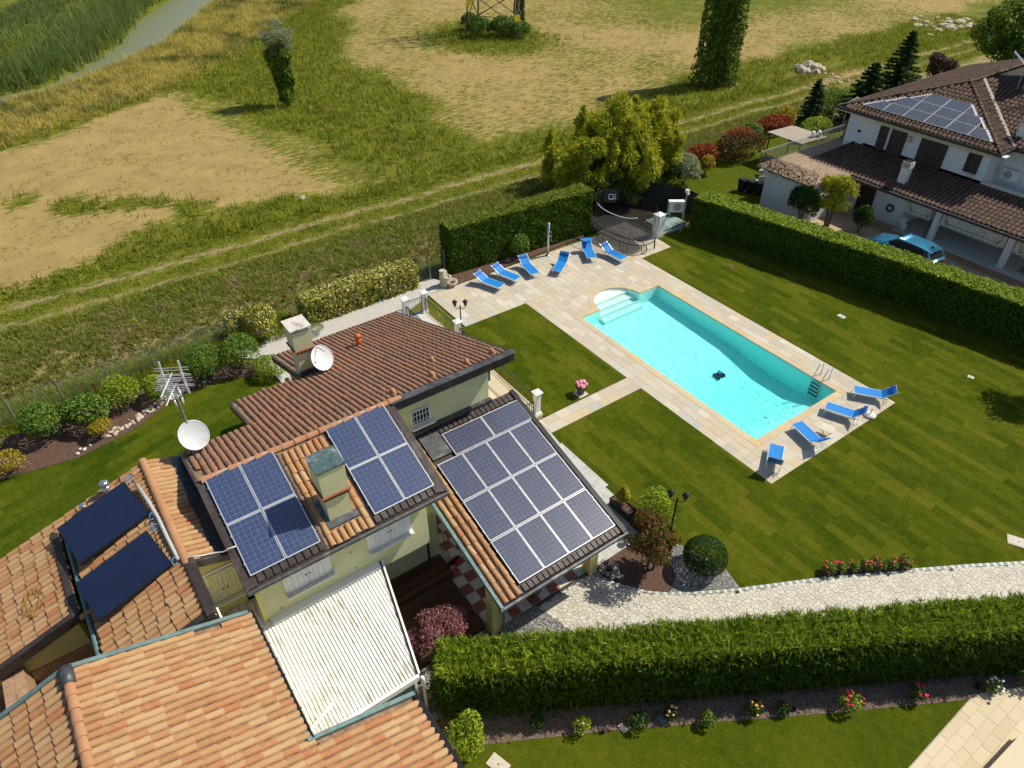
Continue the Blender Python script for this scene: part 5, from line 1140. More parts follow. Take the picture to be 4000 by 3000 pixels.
# ================================================================== DISHES AND ANTENNA
def dish(loc, r, rz, tilt, label, mat='white_plastic', arm=True):
    o = thing('satellite_dish', loc, label, 'satellite dish', 'satellite dishes')
    mt = Matrix.Rotation(rz, 4, 'Z') @ Matrix.Rotation(tilt, 4, 'Y')
    n = 24; prof_ = [(r * k / 6, 0.16 * r * (k / 6) ** 2 * 1.2) for k in range(7)]
    d = MB(); vs = [(0, 0, 0)]; fs = []
    for k, (a_, h) in enumerate(prof_[1:]):
        for j in range(n): t = 2 * math.pi * j / n; vs.append((a_ * math.cos(t) * 1.06, a_ * math.sin(t), h))
    for j in range(n): fs.append((0, 1 + j, 1 + (j + 1) % n))
    for k in range(5):
        for j in range(n): a_ = 1 + k * n; fs.append((a_ + j, a_ + n + j, a_ + n + (j + 1) % n, a_ + (j + 1) % n))
    d.add(vs, fs).xform(mt).build('reflector', mat, o, True, world=False)
    ring = [(r * 1.06 * math.cos(2 * math.pi * j / n), r * math.sin(2 * math.pi * j / n), 0.192 * r) for j in range(n)]
    MB().tube(ring, 0.012, 5, closed=True).xform(mt).build('rim', 'alu_white', o, True, world=False)
    MB().tube([mt @ Vector((0, 0, -0.01)), mt @ Vector((0, 0, -0.12)), Vector((mt @ Vector((0, 0, -0.12))) - Vector((0, 0, 0.35)))], 0.025, 6).build('mount', 'galvanised', o, world=False)
    if arm:
        MB().tube([mt @ Vector((-r * 1.0, 0, 0.15 * r)), mt @ Vector((-r * 0.6, 0, r * 0.95))], 0.018, 6).build('feed_arm', 'galvanised', o, world=False)
        MB().tube([mt @ Vector((-r * 0.62, 0, r * 0.9)), mt @ Vector((-r * 0.52, 0, r * 1.0))], 0.045, 8).build('feed_horn', 'alu_white', o, world=False)
    return o
# dish faces given by the direction of their axis
dish((21.78, -6.62, 5.42), 0.46, R(197), R(60), 'clean white satellite dish mounted on the far chimney')
dish((18.95, -1.30, 6.42), 0.45, R(195), R(48), 'mossy grey-white satellite dish at the left end of the villa ridge slope', mat='dish_grey', arm=False)
mast = thing('tv_antenna', (19.20, -1.28, 5.85), 'white rooftop television antenna on a tall grey mast', 'antenna')
MB().tube([(19.20, -1.28, 5.7), (19.20, -1.28, 8.6)], 0.028, 6).build('mast', 'galvanised', mast)
MB().tube([(19.24, -1.25, 5.9), (19.24, -1.25, 8.0)], 0.010, 5).build('cable', 'black_metal', mast)
for k, (z_, dx, L) in enumerate(((8.55, 0.0, 0.9), (8.15, 0.05, 0.8))):
    a_ = R(150); d_ = Vector((math.cos(a_), math.sin(a_), 0)); s_ = Vector((-d_.y, d_.x, 0)); b0 = Vector((19.2, -1.28, z_))
    MB().tube([b0 - d_ * 0.25, b0 + d_ * L], 0.016, 6).build('boom', 'alu_white', mast)
    for j in range(9): q = b0 + d_ * (-0.2 + j * L / 9.5); MB().tube([q - s_ * (0.42 - 0.02 * j), q + s_ * (0.42 - 0.02 * j)], 0.006, 5).build('element', 'alu_white', mast)
    for e in (-1, 1):
        for j in range(2): MB().tube([b0 - d_ * 0.28 - s_ * 0.5 + Vector((0, 0, e * (0.08 + 0.07 * j))) - d_ * 0.03 * j, b0 - d_ * 0.28 + s_ * 0.5 + Vector((0, 0, e * (0.08 + 0.07 * j))) - d_ * 0.03 * j], 0.008, 4).build('reflector_rod', 'alu_white', mast)
        MB().beam(b0 - d_ * 0.28 - s_ * 0.28 + Vector((0, 0, e * 0.42)), b0 - d_ * 0.22 - s_ * 0.28, 0.05, 0.03).build('bracket', 'alu_white', mast); MB().beam(b0 - d_ * 0.28 + s_ * 0.28 + Vector((0, 0, e * 0.42)), b0 - d_ * 0.22 + s_ * 0.28, 0.05, 0.03).build('bracket', 'alu_white', mast)
for z_ in (7.7, 7.95):
    for q in (0.0, 0.22): MB().tube([(19.2 + 0.16 * math.cos(t), -1.28 - 0.12 + q + 0.0, z_ + 0.16 * math.sin(t)) for t in np.linspace(0, 2 * math.pi, 13)[:-1]], 0.02, 5, closed=True).build('loop_element', 'alu_white', mast)

# ================================================================== SUN LOUNGERS
def lounger(loc, deg, back, label, hood=False):
    o = thing('sun_lounger', (loc[0], loc[1], 0.008), label, 'sun lounger', 'blue sun loungers around the pool', rz=R(deg))
    hw, z0 = 0.30, 0.33; hx = 1.22; bl = 0.68; a_ = R(back); hd = Vector((hx + bl * math.cos(a_), 0, z0 + bl * math.sin(a_)))
    MB().tube([(hx + 0.30, -hw, z0), (0, -hw, z0), (0, hw, z0), (hx + 0.30, hw, z0)], 0.019, 6).build('frame', 'alu_white', o, world=False)
    MB().tube([(hx, -hw + 0.0, z0 + 0.012), (hd.x + 0.03, -hw, hd.z + 0.02)], 0.018, 6).build('back_rail', 'alu_white', o, world=False)
    MB().tube([(hx, hw, z0 + 0.012), (hd.x + 0.03, hw, hd.z + 0.02)], 0.018, 6).build('back_rail', 'alu_white', o, world=False)
    MB().tube([(hd.x, -hw, hd.z), (hd.x, hw, hd.z)], 0.016, 6).build('back_bar', 'alu_white', o, world=False)
    sg = MB(); n = 8      # fabric sags a little between the rails
    for k in range(n):
        for (xa, xb) in ((k / n, (k + 1) / n),):
            x0, x1 = 0.02 + xa * (hx - 0.02), 0.02 + xb * (hx - 0.02); s0, s1 = -0.022 * math.sin(math.pi * xa), -0.022 * math.sin(math.pi * xb)
            sg.add([(x0, -hw + 0.012, z0 + 0.02), (x1, -hw + 0.012, z0 + 0.02), (x1, 0, z0 + 0.02 + s1), (x0, 0, z0 + 0.02 + s0), (x1, hw - 0.012, z0 + 0.02), (x0, hw - 0.012, z0 + 0.02)], [(0, 1, 2, 3), (3, 2, 4, 5)])
    sg.build('seat_fabric', 'blue_mesh', o, True, world=False)
    bk = MB(); u = Vector((math.cos(a_), 0, math.sin(a_))); nrm = Vector((-math.sin(a_), 0, math.cos(a_))); b0 = Vector((hx, 0, z0 + 0.02)); n = 6
    for k in range(n):
        p0, p1 = b0 + u * bl * (k / n), b0 + u * bl * ((k + 1) / n); s0, s1 = nrm * (-0.03 * math.sin(math.pi * k / n)), nrm * (-0.03 * math.sin(math.pi * (k + 1) / n)); e = Vector((0, hw - 0.012, 0))
        bk.add([p0 - e, p1 - e, p1 + s1, p0 + s0, p1 + e, p0 + e], [(0, 1, 2, 3), (3, 2, 4, 5)])
    bk.build('back_fabric', 'blue_mesh', o, True, world=False)
    q = b0 + u * (bl - 0.16) + nrm * 0.02
    MB().beam(q - Vector((0, hw - 0.02, 0)), q + Vector((0, hw - 0.02, 0)), 0.10, 0.035, up=nrm).build('head_pad', 'blue_mesh_dark', o, world=False)
    for x_, lean in ((0.10, -0.07), (1.30, 0.08)):
        MB().tube([(x_, -hw + 0.02, z0), (x_ + lean, -hw + 0.02, 0.012), (x_ + lean, hw - 0.02, 0.012), (x_, hw - 0.02, z0)], 0.016, 6).build('leg', 'alu_white', o, world=False)
    MB().tube([(1.46, -hw + 0.06, z0 - 0.02), (1.50, -hw + 0.06, 0.012), (1.50, hw - 0.06, 0.012), (1.46, hw - 0.06, z0 - 0.02)], 0.012, 6).build('leg', 'alu_white', o, world=False)
    if hood:
        c_ = b0 + u * (bl - 0.05)
        h = MB(); m_ = 6
        for k in range(m_):
            t0, t1 = R(20 + 80 * k / m_), R(20 + 80 * (k + 1) / m_)
            def pt(t, y): return c_ + nrm * 0.30 * math.sin(t) - u * (0.30 * (1 - math.cos(t)) - 0.05) + Vector((0, y, 0))
            h.add([pt(t0, -hw), pt(t1, -hw), pt(t1, hw), pt(t0, hw)], [(0, 1, 2, 3)])
        h.build('sun_hood', 'blue_mesh', o, True, world=False)
    return o
for loc, deg, back, lab, hood in (
    ((29.10, -20.05), 20, 30, 'blue sun lounger nearest the stone fountain on the terrace', False),
    ((29.24, -21.30), 16, 30, 'blue sun lounger second from the stone fountain along the hedge', False),
    ((29.10, -22.46), -10, 36, 'blue sun lounger third from the stone fountain along the hedge', False),
    ((28.62, -23.67), -55, 36, 'blue sun lounger in front of the steel shower', False),
    ((28.62, -26.45), -27, 38, 'blue sun lounger with a raised sun hood left of the trampoline', True),
    ((27.40, -27.98), 5, 32, 'blue sun lounger closest to the trampoline legs', False),
    ((11.70, -28.22), -144, 42, 'blue sun lounger by the pool ladder corner with its head over the lawn', False),
    ((11.77, -26.14), -157, 48, 'blue sun lounger beside the round parasol base', False),
    ((11.78, -24.05), 166, 40, 'blue sun lounger next to the glass side table', False),
    ((11.36, -22.15), 122, 62, 'blue sun lounger with the steepest back at the deck corner', False)):
    lounger(loc, deg, back, lab, hood)
tb = thing('side_table', (10.72, -24.8, 0.006), 'low glass side table with black wire legs between two loungers', 'table', rz=R(20))
MB().prism([(-0.26, -0.22), (-0.22, -0.26), (0.22, -0.26), (0.26, -0.22), (0.26, 0.22), (0.22, 0.26), (-0.22, 0.26), (-0.26, 0.22)], 0.395, 0.405).build('table_top', 'chequer_white', tb, world=False)
for sx in (-1, 1): MB().tube([(sx * 0.24, -0.24, 0.39), (sx * 0.10, 0, 0.008), (sx * 0.24, 0.24, 0.39)], 0.007, 5).build('leg', 'black_metal', tb, world=False); MB().tube([(-0.24, sx * 0.24, 0.39), (0, sx * 0.10, 0.008), (0.24, sx * 0.24, 0.39)], 0.007, 5).build('leg', 'black_metal', tb, world=False)
pb = thing('parasol_base', (10.33, -27.55, 0.006), 'round granite parasol base with a short steel tube', 'parasol base')
MB().lathe([(0.27, 0), (0.28, 0.05), (0.24, 0.10), (0.12, 0.12)], (0, 0, 0), 20).build('foot', 'stone_pale', pb, True, world=False); MB().tube([(0, 0, 0.1), (0, 0, 0.42)], 0.03, 8).build('tube', 'steel', pb, world=False)

# ================================================================== TRAMPOLINE CORNER
tr = thing('trampoline', (29.78, -30.05, 0.0), 'oval black trampoline with net and basketball backboard in front of the bamboo', 'trampoline')
TA, TB_ = 2.05, 1.15; rotT = R(8)
def ov(t, k=1.0, z=0.0, dx=0, pw_=2.6):
    c_, s_ = math.cos(t), math.sin(t); x = TA * k * math.copysign(abs(c_) ** (2 / pw_), c_) + dx; y = TB_ * k * math.copysign(abs(s_) ** (2 / pw_), s_)
    return Vector((x * math.cos(rotT) - y * math.sin(rotT), x * math.sin(rotT) + y * math.cos(rotT), z))
NT = 48; ts = [2 * math.pi * k / NT for k in range(NT)]
MB().add([ov(t, 0.97, 0.86) for t in ts], [tuple(range(NT))]).build('jumping_mat', 'mat_black', tr, world=False)
MB().tube([ov(t, 1.0, 0.86) for t in ts], 0.022, 6, closed=True).build('mat_rim', 'black_metal', tr, True, world=False)
MB().tube([ov(t, 1.09, 0.60) for t in ts], 0.028, 6, closed=True).build('frame', 'black_metal', tr, True, world=False)
for k in range(NT * 2):
    t = math.pi * k / NT; MB().tube([ov(t, 1.09, 0.61), ov(t + 0.03, 0.99, 0.85)], 0.011, 4).build('rod', 'galvanised', tr, world=False)
for t in (0.35, 1.25, 1.95, 2.8, 3.5, 4.35, 5.05, 5.95):
    a_, b_ = ov(t - 0.13, 1.09, 0.60), ov(t + 0.13, 1.09, 0.60); c_, d_ = ov(t - 0.11, 1.12, 0.02), ov(t + 0.11, 1.12, 0.02)
    MB().tube([a_, c_, d_, b_], 0.02, 6).build('leg', 'black_metal', tr, world=False); MB().tube([(a_ + b_) / 2, (c_ + d_) / 2], 0.012, 5).build('leg', 'black_metal', tr, world=False)
net = MB(); vs = []
for t in ts:
    for z_, k in ((0.87, 1.0), (1.5, 1.03), (2.1, 1.04), (2.62, 1.06)): vs.append(ov(t, k, z_ - (0.45 * max(0, math.sin(t)) ** 2 if z_ > 2.3 else 0)))
net.add(vs, [(4 * k + j, 4 * ((k + 1) % NT) + j, 4 * ((k + 1) % NT) + j + 1, 4 * k + j + 1) for k in range(NT) for j in range(3)]).build('net', 'net_black', tr, world=False)
MB().tube([ov(t, 1.06, 2.62 - 0.45 * max(0, math.sin(t)) ** 2) for t in ts], 0.012, 5, closed=True).build('net_rim', 'black_metal', tr, True, world=False)
MB().tube([ov(t, 1.06, 2.64 - 0.45 * max(0, math.sin(t)) ** 2) for t in np.linspace(0.9, 2.35, 12)], 0.022, 6).build('net_rim', 'alu_white', tr, True, world=False)
for t in [0.2 + 2 * math.pi * k / 10 for k in range(10)]:
    MB().tube([ov(t, 1.10, 0.60), ov(t, 1.22, 1.15), ov(t, 1.20, 1.9), ov(t, 1.07, 2.6 - 0.45 * max(0, math.sin(t)) ** 2)], 0.011, 5).build('pole', 'black_metal', tr, True, world=False)
bbc = Vector((1.25, 0.15, 2.55)); e1 = Vector((-0.58, -0.81, 0)).normalized(); nrmB = Vector((-0.70, 0.55, 0.45)).normalized(); e1 = (e1 - nrmB * e1.dot(nrmB)).normalized(); e2 = nrmB.cross(e1)
if e2.z < 0: e2 = -e2
def bp(a_, b_, c_=0): return bbc + e1 * a_ + e2 * b_ + nrmB * c_
el = [(0.48 * math.cos(t), 0.36 * math.sin(t)) for t in np.linspace(0, 2 * math.pi, 25)[:-1]]
bb = MB(); bb.add([bp(a_, b_, 0) for a_, b_ in el] + [bp(a_, b_, -0.04) for a_, b_ in el], [tuple(range(24)), tuple(range(47, 23, -1))] + [(k, (k + 1) % 24, 24 + (k + 1) % 24, 24 + k) for k in range(24)])
bb = bb.build('backboard', 'black_metal', tr, world=False)
MB().tube([bp(a_, b_, 0.0) for a_, b_ in el], 0.014, 5, closed=True).build('board_rim', 'rubber', bb, world=False)
for (a0, b0_, a1, b1) in ((-0.14, -0.16, 0.14, -0.16), (-0.14, 0.14, 0.14, 0.14), (-0.14, -0.16, -0.14, 0.14), (0.14, -0.16, 0.14, 0.14)): MB().beam(bp(a0, b0_, 0.006), bp(a1, b1, 0.006), 0.025, 0.006, up=nrmB).build('target_line', 'white_paint', bb, world=False)
cu = bpy.data.curves.new('lettering', 'FONT'); cu.body = 'springfree'; cu.size = 0.095; cu.align_x = 'CENTER'; co_ = bpy.data.objects.new('lettering', cu); COL.objects.link(co_)
bpy.context.view_layer.update(); lm = bpy.data.meshes.new_from_object(co_.evaluated_get(bpy.context.evaluated_depsgraph_get())); bpy.data.objects.remove(co_); bpy.data.curves.remove(cu)
lo = link('lettering', lm, 'white_paint', bb); q = bp(0.24, 0.0, 0.008); X_ = -e2; Y_ = e1; lo.matrix_basis = Matrix(((X_.x, Y_.x, nrmB.x, q.x), (X_.y, Y_.y, nrmB.y, q.y), (X_.z, Y_.z, nrmB.z, q.z), (0, 0, 0, 1)))
MB().tube([bp(0.20 * math.cos(t), -0.15, 0.25 + 0.20 * math.sin(t)) for t in np.linspace(0, 2 * math.pi, 17)[:-1]], 0.01, 5, closed=True).build('hoop', 'galvanised', tr, world=False)
shw = thing('garden_shower', (30.93, -24.8, 0.0), 'slim stainless steel garden shower column by the clipped hedge', 'shower')
MB().lathe([(0.15, 0), (0.15, 0.03), (0.09, 0.05)], (30.93, -24.8, 0.005), 16).build('foot', 'steel', shw, True)
MB().tube([(30.93, -24.8, 0.03), (30.93, -24.8, 2.2)], 0.085, 12).build('column', 'steel', shw, True)
MB().tube([(30.83, -24.86, 1.35), (30.76, -24.90, 1.38)], 0.03, 8).build('tap', 'steel', shw); MB().tube([(30.83, -24.86, 1.65), (30.74, -24.92, 1.66)], 0.025, 8).build('hand_shower', 'steel', shw)
MB().tube([(30.78, -24.9, 1.35), (30.74, -24.95, 1.0), (30.78, -24.98, 0.9), (30.80, -24.93, 1.1), (30.77, -24.92, 1.62)], 0.008, 5).build('hose', 'steel', shw, True)
wc = thing('white_cabinet', (28.85, -32.1, 0), 'tall plain white cabinet standing beside the trampoline', 'cabinet')
MB().box(28.60, 29.12, -32.55, -31.98, 0, 1.5).build('body', 'white_paint', wc); MB().box(28.58, 29.14, -32.57, -31.96, 1.5, 1.53).build('lid', 'white_paint', wc)
MB().box(28.592, 28.60, -32.50, -32.03, 0.1, 1.42).build('door', 'white_plastic', wc)
hp = thing('heat_pump', (30.0, -35.0, 0), 'white pool heat pump raised on a metal frame in the shade', 'heat pump', rz=R(-35))
MB().box(-0.16, 0.16, -0.48, 0.48, 0.55, 1.25).build('case', 'white_plastic', hp, world=False); MB().lathe([(0.28, 0), (0.28, 0.01)], (0, 0, 0), 20).xform(Matrix.Translation((-0.161, -0.05, 0.9)) @ Matrix.Rotation(-math.pi / 2, 4, 'Y')).build('fan_grille', 'galvanised', hp, world=False)
for sx in (-1, 1):
    for sy in (-1, 1): MB().box(sx * 0.16 - 0.02, sx * 0.16 + 0.02, sy * 0.5 - 0.02, sy * 0.5 + 0.02, 0, 1.28).build('leg', 'galvanised', hp, world=False)
MB().box(-0.19, 0.19, -0.53, 0.53, 1.28, 1.32).build('top', 'white_plastic', hp, world=False)
pc = thing('plant_room_cover', (29.6, -33.8, 0), 'flat green fibreglass cover over the pool plant room', 'cover')
MB().box(28.75, 30.6, -34.9, -32.75, -0.05, 0.12).build('kerb', 'cover_plate', pc); MB().prism([(28.8, -32.8), (30.55, -32.8), (30.55, -34.85), (28.8, -34.85)], 0.12, lambda x, y: 0.30).build('lid', 'pond_cover', pc); MB().box(29.0, 30.4, -34.7, -33.0, 0.30, 0.34).build('lid_panel', 'pond_cover', pc)
cp = thing('camera_pole', (28.35, -33.95, 0), 'white security camera on a slim grey pole at the hedge corner', 'camera')
MB().tube([(28.35, -33.95, 0), (28.35, -33.95, 2.75)], 0.035, 8).build('pole', 'galvanised', cp); MB().box(28.22, 28.45, -34.03, -33.85, 2.75, 2.95).build('camera_head', 'white_plastic', cp); MB().lathe([(0.07, 0), (0.09, 0.06), (0.06, 0.12)], (28.25, -33.95, 2.63), 12).build('dome', 'white_plastic', cp, True)
sn = thing('shade_screen', (32.0, -33.0, 0), 'dark green shade screen on posts behind the trampoline', 'fence')
for (p_, q) in (((33.4, -34.6), (30.9, -36.2)), ((30.9, -36.2), (28.9, -36.4))): MB().prism([(p_[0], p_[1]), (q[0], q[1]), (q[0] + 0.02, q[1] + 0.02), (p_[0] + 0.02, p_[1] + 0.02)], 0, 1.7).build('screen', 'shade_net', sn)
for p_ in ((33.4, -34.6), (32.1, -35.45), (30.9, -36.2), (28.9, -36.4)): MB().tube([(p_[0], p_[1], 0), (p_[0], p_[1], 1.8)], 0.03, 6).build('post', 'black_metal', sn)

# ================================================================== TERRACE, RAILINGS, LAMPS, FOUNTAIN
struct('terrace', MB().box(19.0, 29.8, -15.3, -11.2, -0.2, 0.16), 'cream_paving')
tq = bpy.data.objects['terrace.001'] if 'terrace.001' in bpy.data.objects else bpy.data.objects['terrace']
for k in range(20): MB().box(27.0 + k * 0.14, 27.13 + k * 0.14, -15.1, -13.0, 0.161, 0.175).build('board', 'marble', tq)
def pillar(x, y, z0, h, label):
    o = thing('gate_pillar', (x, y, z0), label, 'pillar', 'white terrace pillars')
    MB().taper(0, 0, 0, 0.14, 0.19, 0.19, 0.17, 0.17).build('plinth', 'white_paint', o, world=False); MB().taper(0, 0, 0.14, h - 0.12, 0.125, 0.125, 0.125, 0.125).build('shaft', 'white_paint', o, world=False)
    for sx, sy in ((-1, 0), (1, 0), (0, 1), (0, -1)): MB().box(sx * 0.126 - (0.004 if sx else 0.08), sx * 0.126 + (0.004 if sx else 0.08), sy * 0.126 - (0.004 if sy else 0.08), sy * 0.126 + (0.004 if sy else 0.08), 0.22, h - 0.2).build('panel', 'white_plastic', o, world=False)
    MB().taper(0, 0, h - 0.12, h - 0.04, 0.15, 0.15, 0.20, 0.20).taper(0, 0, h - 0.04, h, 0.20, 0.20, 0.19, 0.19).taper(0, 0, h, h + 0.06, 0.17, 0.17, 0.02, 0.02).build('cap', 'white_paint', o, world=False)
for x, y, lab in ((29.58, -14.03, 'white pillar at the far side of the terrace gate'), (29.58, -15.2, 'white pillar at the pool side of the terrace gate'), (26.1, -15.2, 'white pillar beside the twin garden lantern'), (19.2, -15.08, 'white pillar at the terrace corner next to the porch roof')): pillar(x, y, 0.15, 1.28, lab)
def railing(p, q, z0, h, label, scroll=False, name='railing', cat='railing'):
    p, q = Vector((*p, z0)), Vector((*q, z0)); o = thing(name, tuple((p + q) / 2), label, cat, 'black terrace railings'); L = (q - p).length; d = (q - p).normalized(); U = Vector((0, 0, 1))
    MB().beam(p + U * h, q + U * h, 0.045, 0.02).build('top_rail', 'black_metal', o); MB().beam(p + U * 0.08, q + U * 0.08, 0.03, 0.015).build('bottom_rail', 'black_metal', o); MB().beam(p + U * (h - 0.1), q + U * (h - 0.1), 0.02, 0.012).build('mid_rail', 'black_metal', o)
    n = int(L / 0.12); mid = L / 2
    for k in range(1, n):
        s_ = k * L / n
        if scroll and abs(s_ - mid) < 0.25: continue
        a_ = p + d * s_; MB().beam(a_ + U * 0.08, a_ + U * (h - 0.1), 0.014, 0.014, up=(1, 0, 0)).build('baluster', 'black_metal', o)
    if scroll:
        for e in (-1, 1): MB().tube([p + d * (mid + e * 0.11 + 0.10 * (1 - t / 9) * math.cos(t)) + U * (h / 2 + e * 0.1 + 0.16 * (1 - t / 9) * math.sin(t)) for t in np.linspace(0, 8, 26)], 0.009, 4).build('scroll', 'black_metal', o)
    for a_ in (p + d * 0.02, q - d * 0.02): MB().beam(a_, a_ + U * h, 0.03, 0.03, up=(1, 0, 0)).build('end_post', 'black_metal', o)
    return o
railing((29.45, -15.2), (26.25, -15.2), 0.16, 0.95, 'black iron railing with a scroll between the gate and the lantern pillar', True)
railing((25.95, -15.2), (19.35, -15.1), 0.16, 0.95, 'long black iron railing along the small lawn to the corner pillar', True)
railing((19.2, -14.9), (19.2, -12.2), 0.16, 0.80, 'short black iron railing from the corner pillar to the villa wall')
railing((29.58, -14.2), (29.58, -15.05), 0.16, 1.0, 'black iron gate between the two white terrace pillars', name='garden_gate', cat='gate')
railing((29.45, -14.03), (27.4, -14.03), 0.16, 0.85, 'black iron railing running from the gate pillar towards the villa')
railing((29.6, -13.85), (29.6, -9.2), 0.05, 0.75, 'low black iron railing along the white gravel strip')
def lantern_post(x, y, h, rz, label):
    o = thing('garden_lamp', (x, y, 0), label, 'lamp', 'twin lantern garden lamps', rz=rz)
    MB().lathe([(0.10, 0), (0.10, 0.06), (0.06, 0.10), (0.05, 0.35), (0.035, 0.38), (0.032, h - 0.1), (0.045, h - 0.08), (0.02, h)], (0, 0, 0), 10).build('post', 'black_metal', o, True, world=False)
    for s_ in (-1, 1):
        MB().tube([(0, 0, h - 0.15), (s_ * 0.12, 0, h - 0.22), (s_ * 0.26, 0, h - 0.12), (s_ * 0.27, 0, h - 0.05)], 0.018, 6).build('arm', 'black_metal', o, True, world=False)
        l_ = MB().lathe([(0.05, 0), (0.06, 0.03), (0.10, 0.24), (0.0, 0.25)], (s_ * 0.27, 0, h - 0.04), 6).build('lantern', 'dark_glass', o, world=False)
        MB().lathe([(0.15, 0), (0.15, 0.02), (0.06, 0.10), (0.02, 0.12), (0.025, 0.16), (0.0, 0.17)], (s_ * 0.27, 0, h + 0.20), 6).build('lantern_roof', 'black_metal', l_, world=False)
        for k in range(6): t = math.pi * k / 3; MB().beam((s_ * 0.27 + 0.06 * math.cos(t), 0.06 * math.sin(t), h - 0.01), (s_ * 0.27 + 0.103 * math.cos(t), 0.103 * math.sin(t), h + 0.20), 0.012, 0.012).build('lantern_bar', 'black_metal', l_, world=False)
    return o
lantern_post(26.85, -15.85, 1.75, R(60), 'black twin-lantern garden lamp at the terrace by the small lawn')
lp = lantern_post(10.82, -15.2, 1.95, R(-140), 'black twin-lantern garden lamp on the lawn behind the red shrub')
wg = MB(); wg.add([(0.30, 0.0, 1.55), (0.48, 0.02, 1.52), (0.50, 0.05, 1.40), (0.36, 0.05, 1.36), (0.28, 0.02, 1.44)], [(0, 1, 2, 3, 4)]); wg.build('hanging_tag', 'leaf_lime', lp, world=False)
ft = thing('stone_fountain', (31.55, -17.75, 0), 'small beige stone fountain shaped like a castle wall with basin', 'fountain', rz=R(25))
MB().box(-0.18, 0.18, -0.35, 0.35, 0, 0.55).build('base', 'stone_beige', ft, world=False)
MB().taper(0.08, 0.1, 0.55, 0.95, 0.14, 0.24, 0.12, 0.2).build('wall', 'stone_beige', ft, world=False)
for k in range(3): MB().box(0.0, 0.16, -0.02 + k * 0.12, 0.05 + k * 0.12, 0.95, 1.05).build('battlement', 'stone_beige', ft, world=False)
MB().lathe([(0.13, 0), (0.13, 0.5), (0.16, 0.52), (0.16, 0.6)], (0.06, 0.26, 0.5), 10).build('tower', 'stone_beige', ft, world=False)
MB().lathe([(0.14, 0), (0.34, 0.16), (0.36, 0.30), (0.31, 0.30), (0.2, 0.18)], (-0.32, -0.12, 0.02), 16, False).build('basin', 'stone_beige', ft, True, world=False)
MB().lathe([(0.10, 0), (0.24, 0.10), (0.25, 0.18), (0.2, 0.18)], (-0.10, 0.05, 0.45), 14, False).build('basin', 'stone_beige', ft, True, world=False)
bh = thing('bird_house', (27.75, -12.6, 0.16), 'small brown wooden bird house behind the roof corner by the gate', 'bird house')
MB().tube([(27.75, -12.6, 0.16), (27.75, -12.6, 1.2)], 0.03, 6).build('post', 'wood_dark', bh); MB().box(27.6, 27.9, -12.78, -12.42, 1.2, 1.5).build('box', 'wood_dark', bh)
MB().add([(27.5, -12.9, 1.45), (27.5, -12.3, 1.45), (27.75, -12.9, 1.72), (27.75, -12.3, 1.72), (28.0, -12.9, 1.45), (28.0, -12.3, 1.45)], [(0, 2, 3, 1), (2, 4, 5, 3), (0, 4, 2), (1, 3, 5)]).build('roof', 'wood_brown', bh)
# fence of green wire along the ditch, one panel by the hedge
def fence(pts, h, label, every=None, tilt=0.0):
    o = thing('wire_fence', (pts[0][0], pts[0][1], 0), label, 'fence', 'wire fences')
    for x, y in pts: MB().tube([(x, y, -0.1), (x, y, h + 0.08)], 0.03, 6).build('post', 'galvanised', o)
    ms = MB()
    for (a_, b_) in zip(pts[:-1], pts[1:]):
        L = math.dist(a_, b_); n = int(h / 0.10)
        for k in range(n + 1): ms.beam((a_[0], a_[1], 0.05 + k * 0.10), (b_[0], b_[1], 0.05 + k * 0.10), 0.007, 0.007)
        for k in range(int(L / 0.12)): t = (k + 0.5) / int(L / 0.12); x, y = a_[0] + (b_[0] - a_[0]) * t, a_[1] + (b_[1] - a_[1]) * t; ms.beam((x, y, 0.05), (x, y, h), 0.005, 0.005, up=(1, 0, 0))
    ms.build('wire_mesh', 'fence_green', o)
flat('fence_green', (0.12, 0.20, 0.16), 0.6, var=0.1)
fence([(33.5, -6.0), (33.35, -3.9), (33.2, -1.8), (33.05, 0.3), (32.85, 2.35), (32.6, 4.4), (32.3, 6.6)], 1.25, 'thin green wire fence on grey posts behind the left shrubs')
fence([(32.75, -16.2), (32.65, -17.35), (32.9, -18.5)], 1.4, 'green grid fence panel between the flowering hedge and the clipped hedge')
for k, (x, y) in enumerate(((33.0, -5.3), (32.85, -3.2), (32.6, -1.1), (32.5, 1.0), (32.2, 3.1))):
    MB().tube([(x, y, 0), (x, y, 0.75)], 0.028, 6).top('stake', 'wood_dark', '%s short dark wooden stake inside the wire fence counted from the chimney' % ['first', 'second', 'third', 'fourth', 'fifth'][k], 'stake', 'dark wooden stakes')
# ================================================================== SMALL THINGS IN THE GARDEN
def plate(x, y, sx, sy, rz, label, mat='cover_plate', name='inspection_cover', z=0.012):
    o = thing(name, (x, y, z), label, 'cover', 'covers in the lawn', rz=rz); MB().box(-sx / 2, sx / 2, -sy / 2, sy / 2, -0.02, 0.02).build('frame', mat, o, world=False); MB().box(-sx / 2 + 0.05, sx / 2 - 0.05, -sy / 2 + 0.05, sy / 2 - 0.05, 0.02, 0.027).build('lid', mat, o, world=False); MB().box(-0.03, 0.03, -0.015, 0.015, 0.027, 0.033).build('handle', 'black_metal', o, world=False)
plate(16.05, -33.72, 0.42, 0.30, 0, 'small square inspection cover in the lawn below the dark hedge')
plate(9.11, -34.15, 0.28, 0.20, 0.2, 'tiny pale cover in the lawn beside the tree shadow', 'stone_pale')
plate(23.35, -33.1, 0.35, 0.25, 0, 'brownish cover in the lawn near the camera pole', 'wood_brown')
plate(2.80, -25.6, 0.75, 0.5, 0.5, 'large concrete cover at the right edge above the path')
plate(7.62, -4.95, 0.62, 0.40, 0.3, 'cream inspection cover in the lower lawn beside the yellow-green bush')
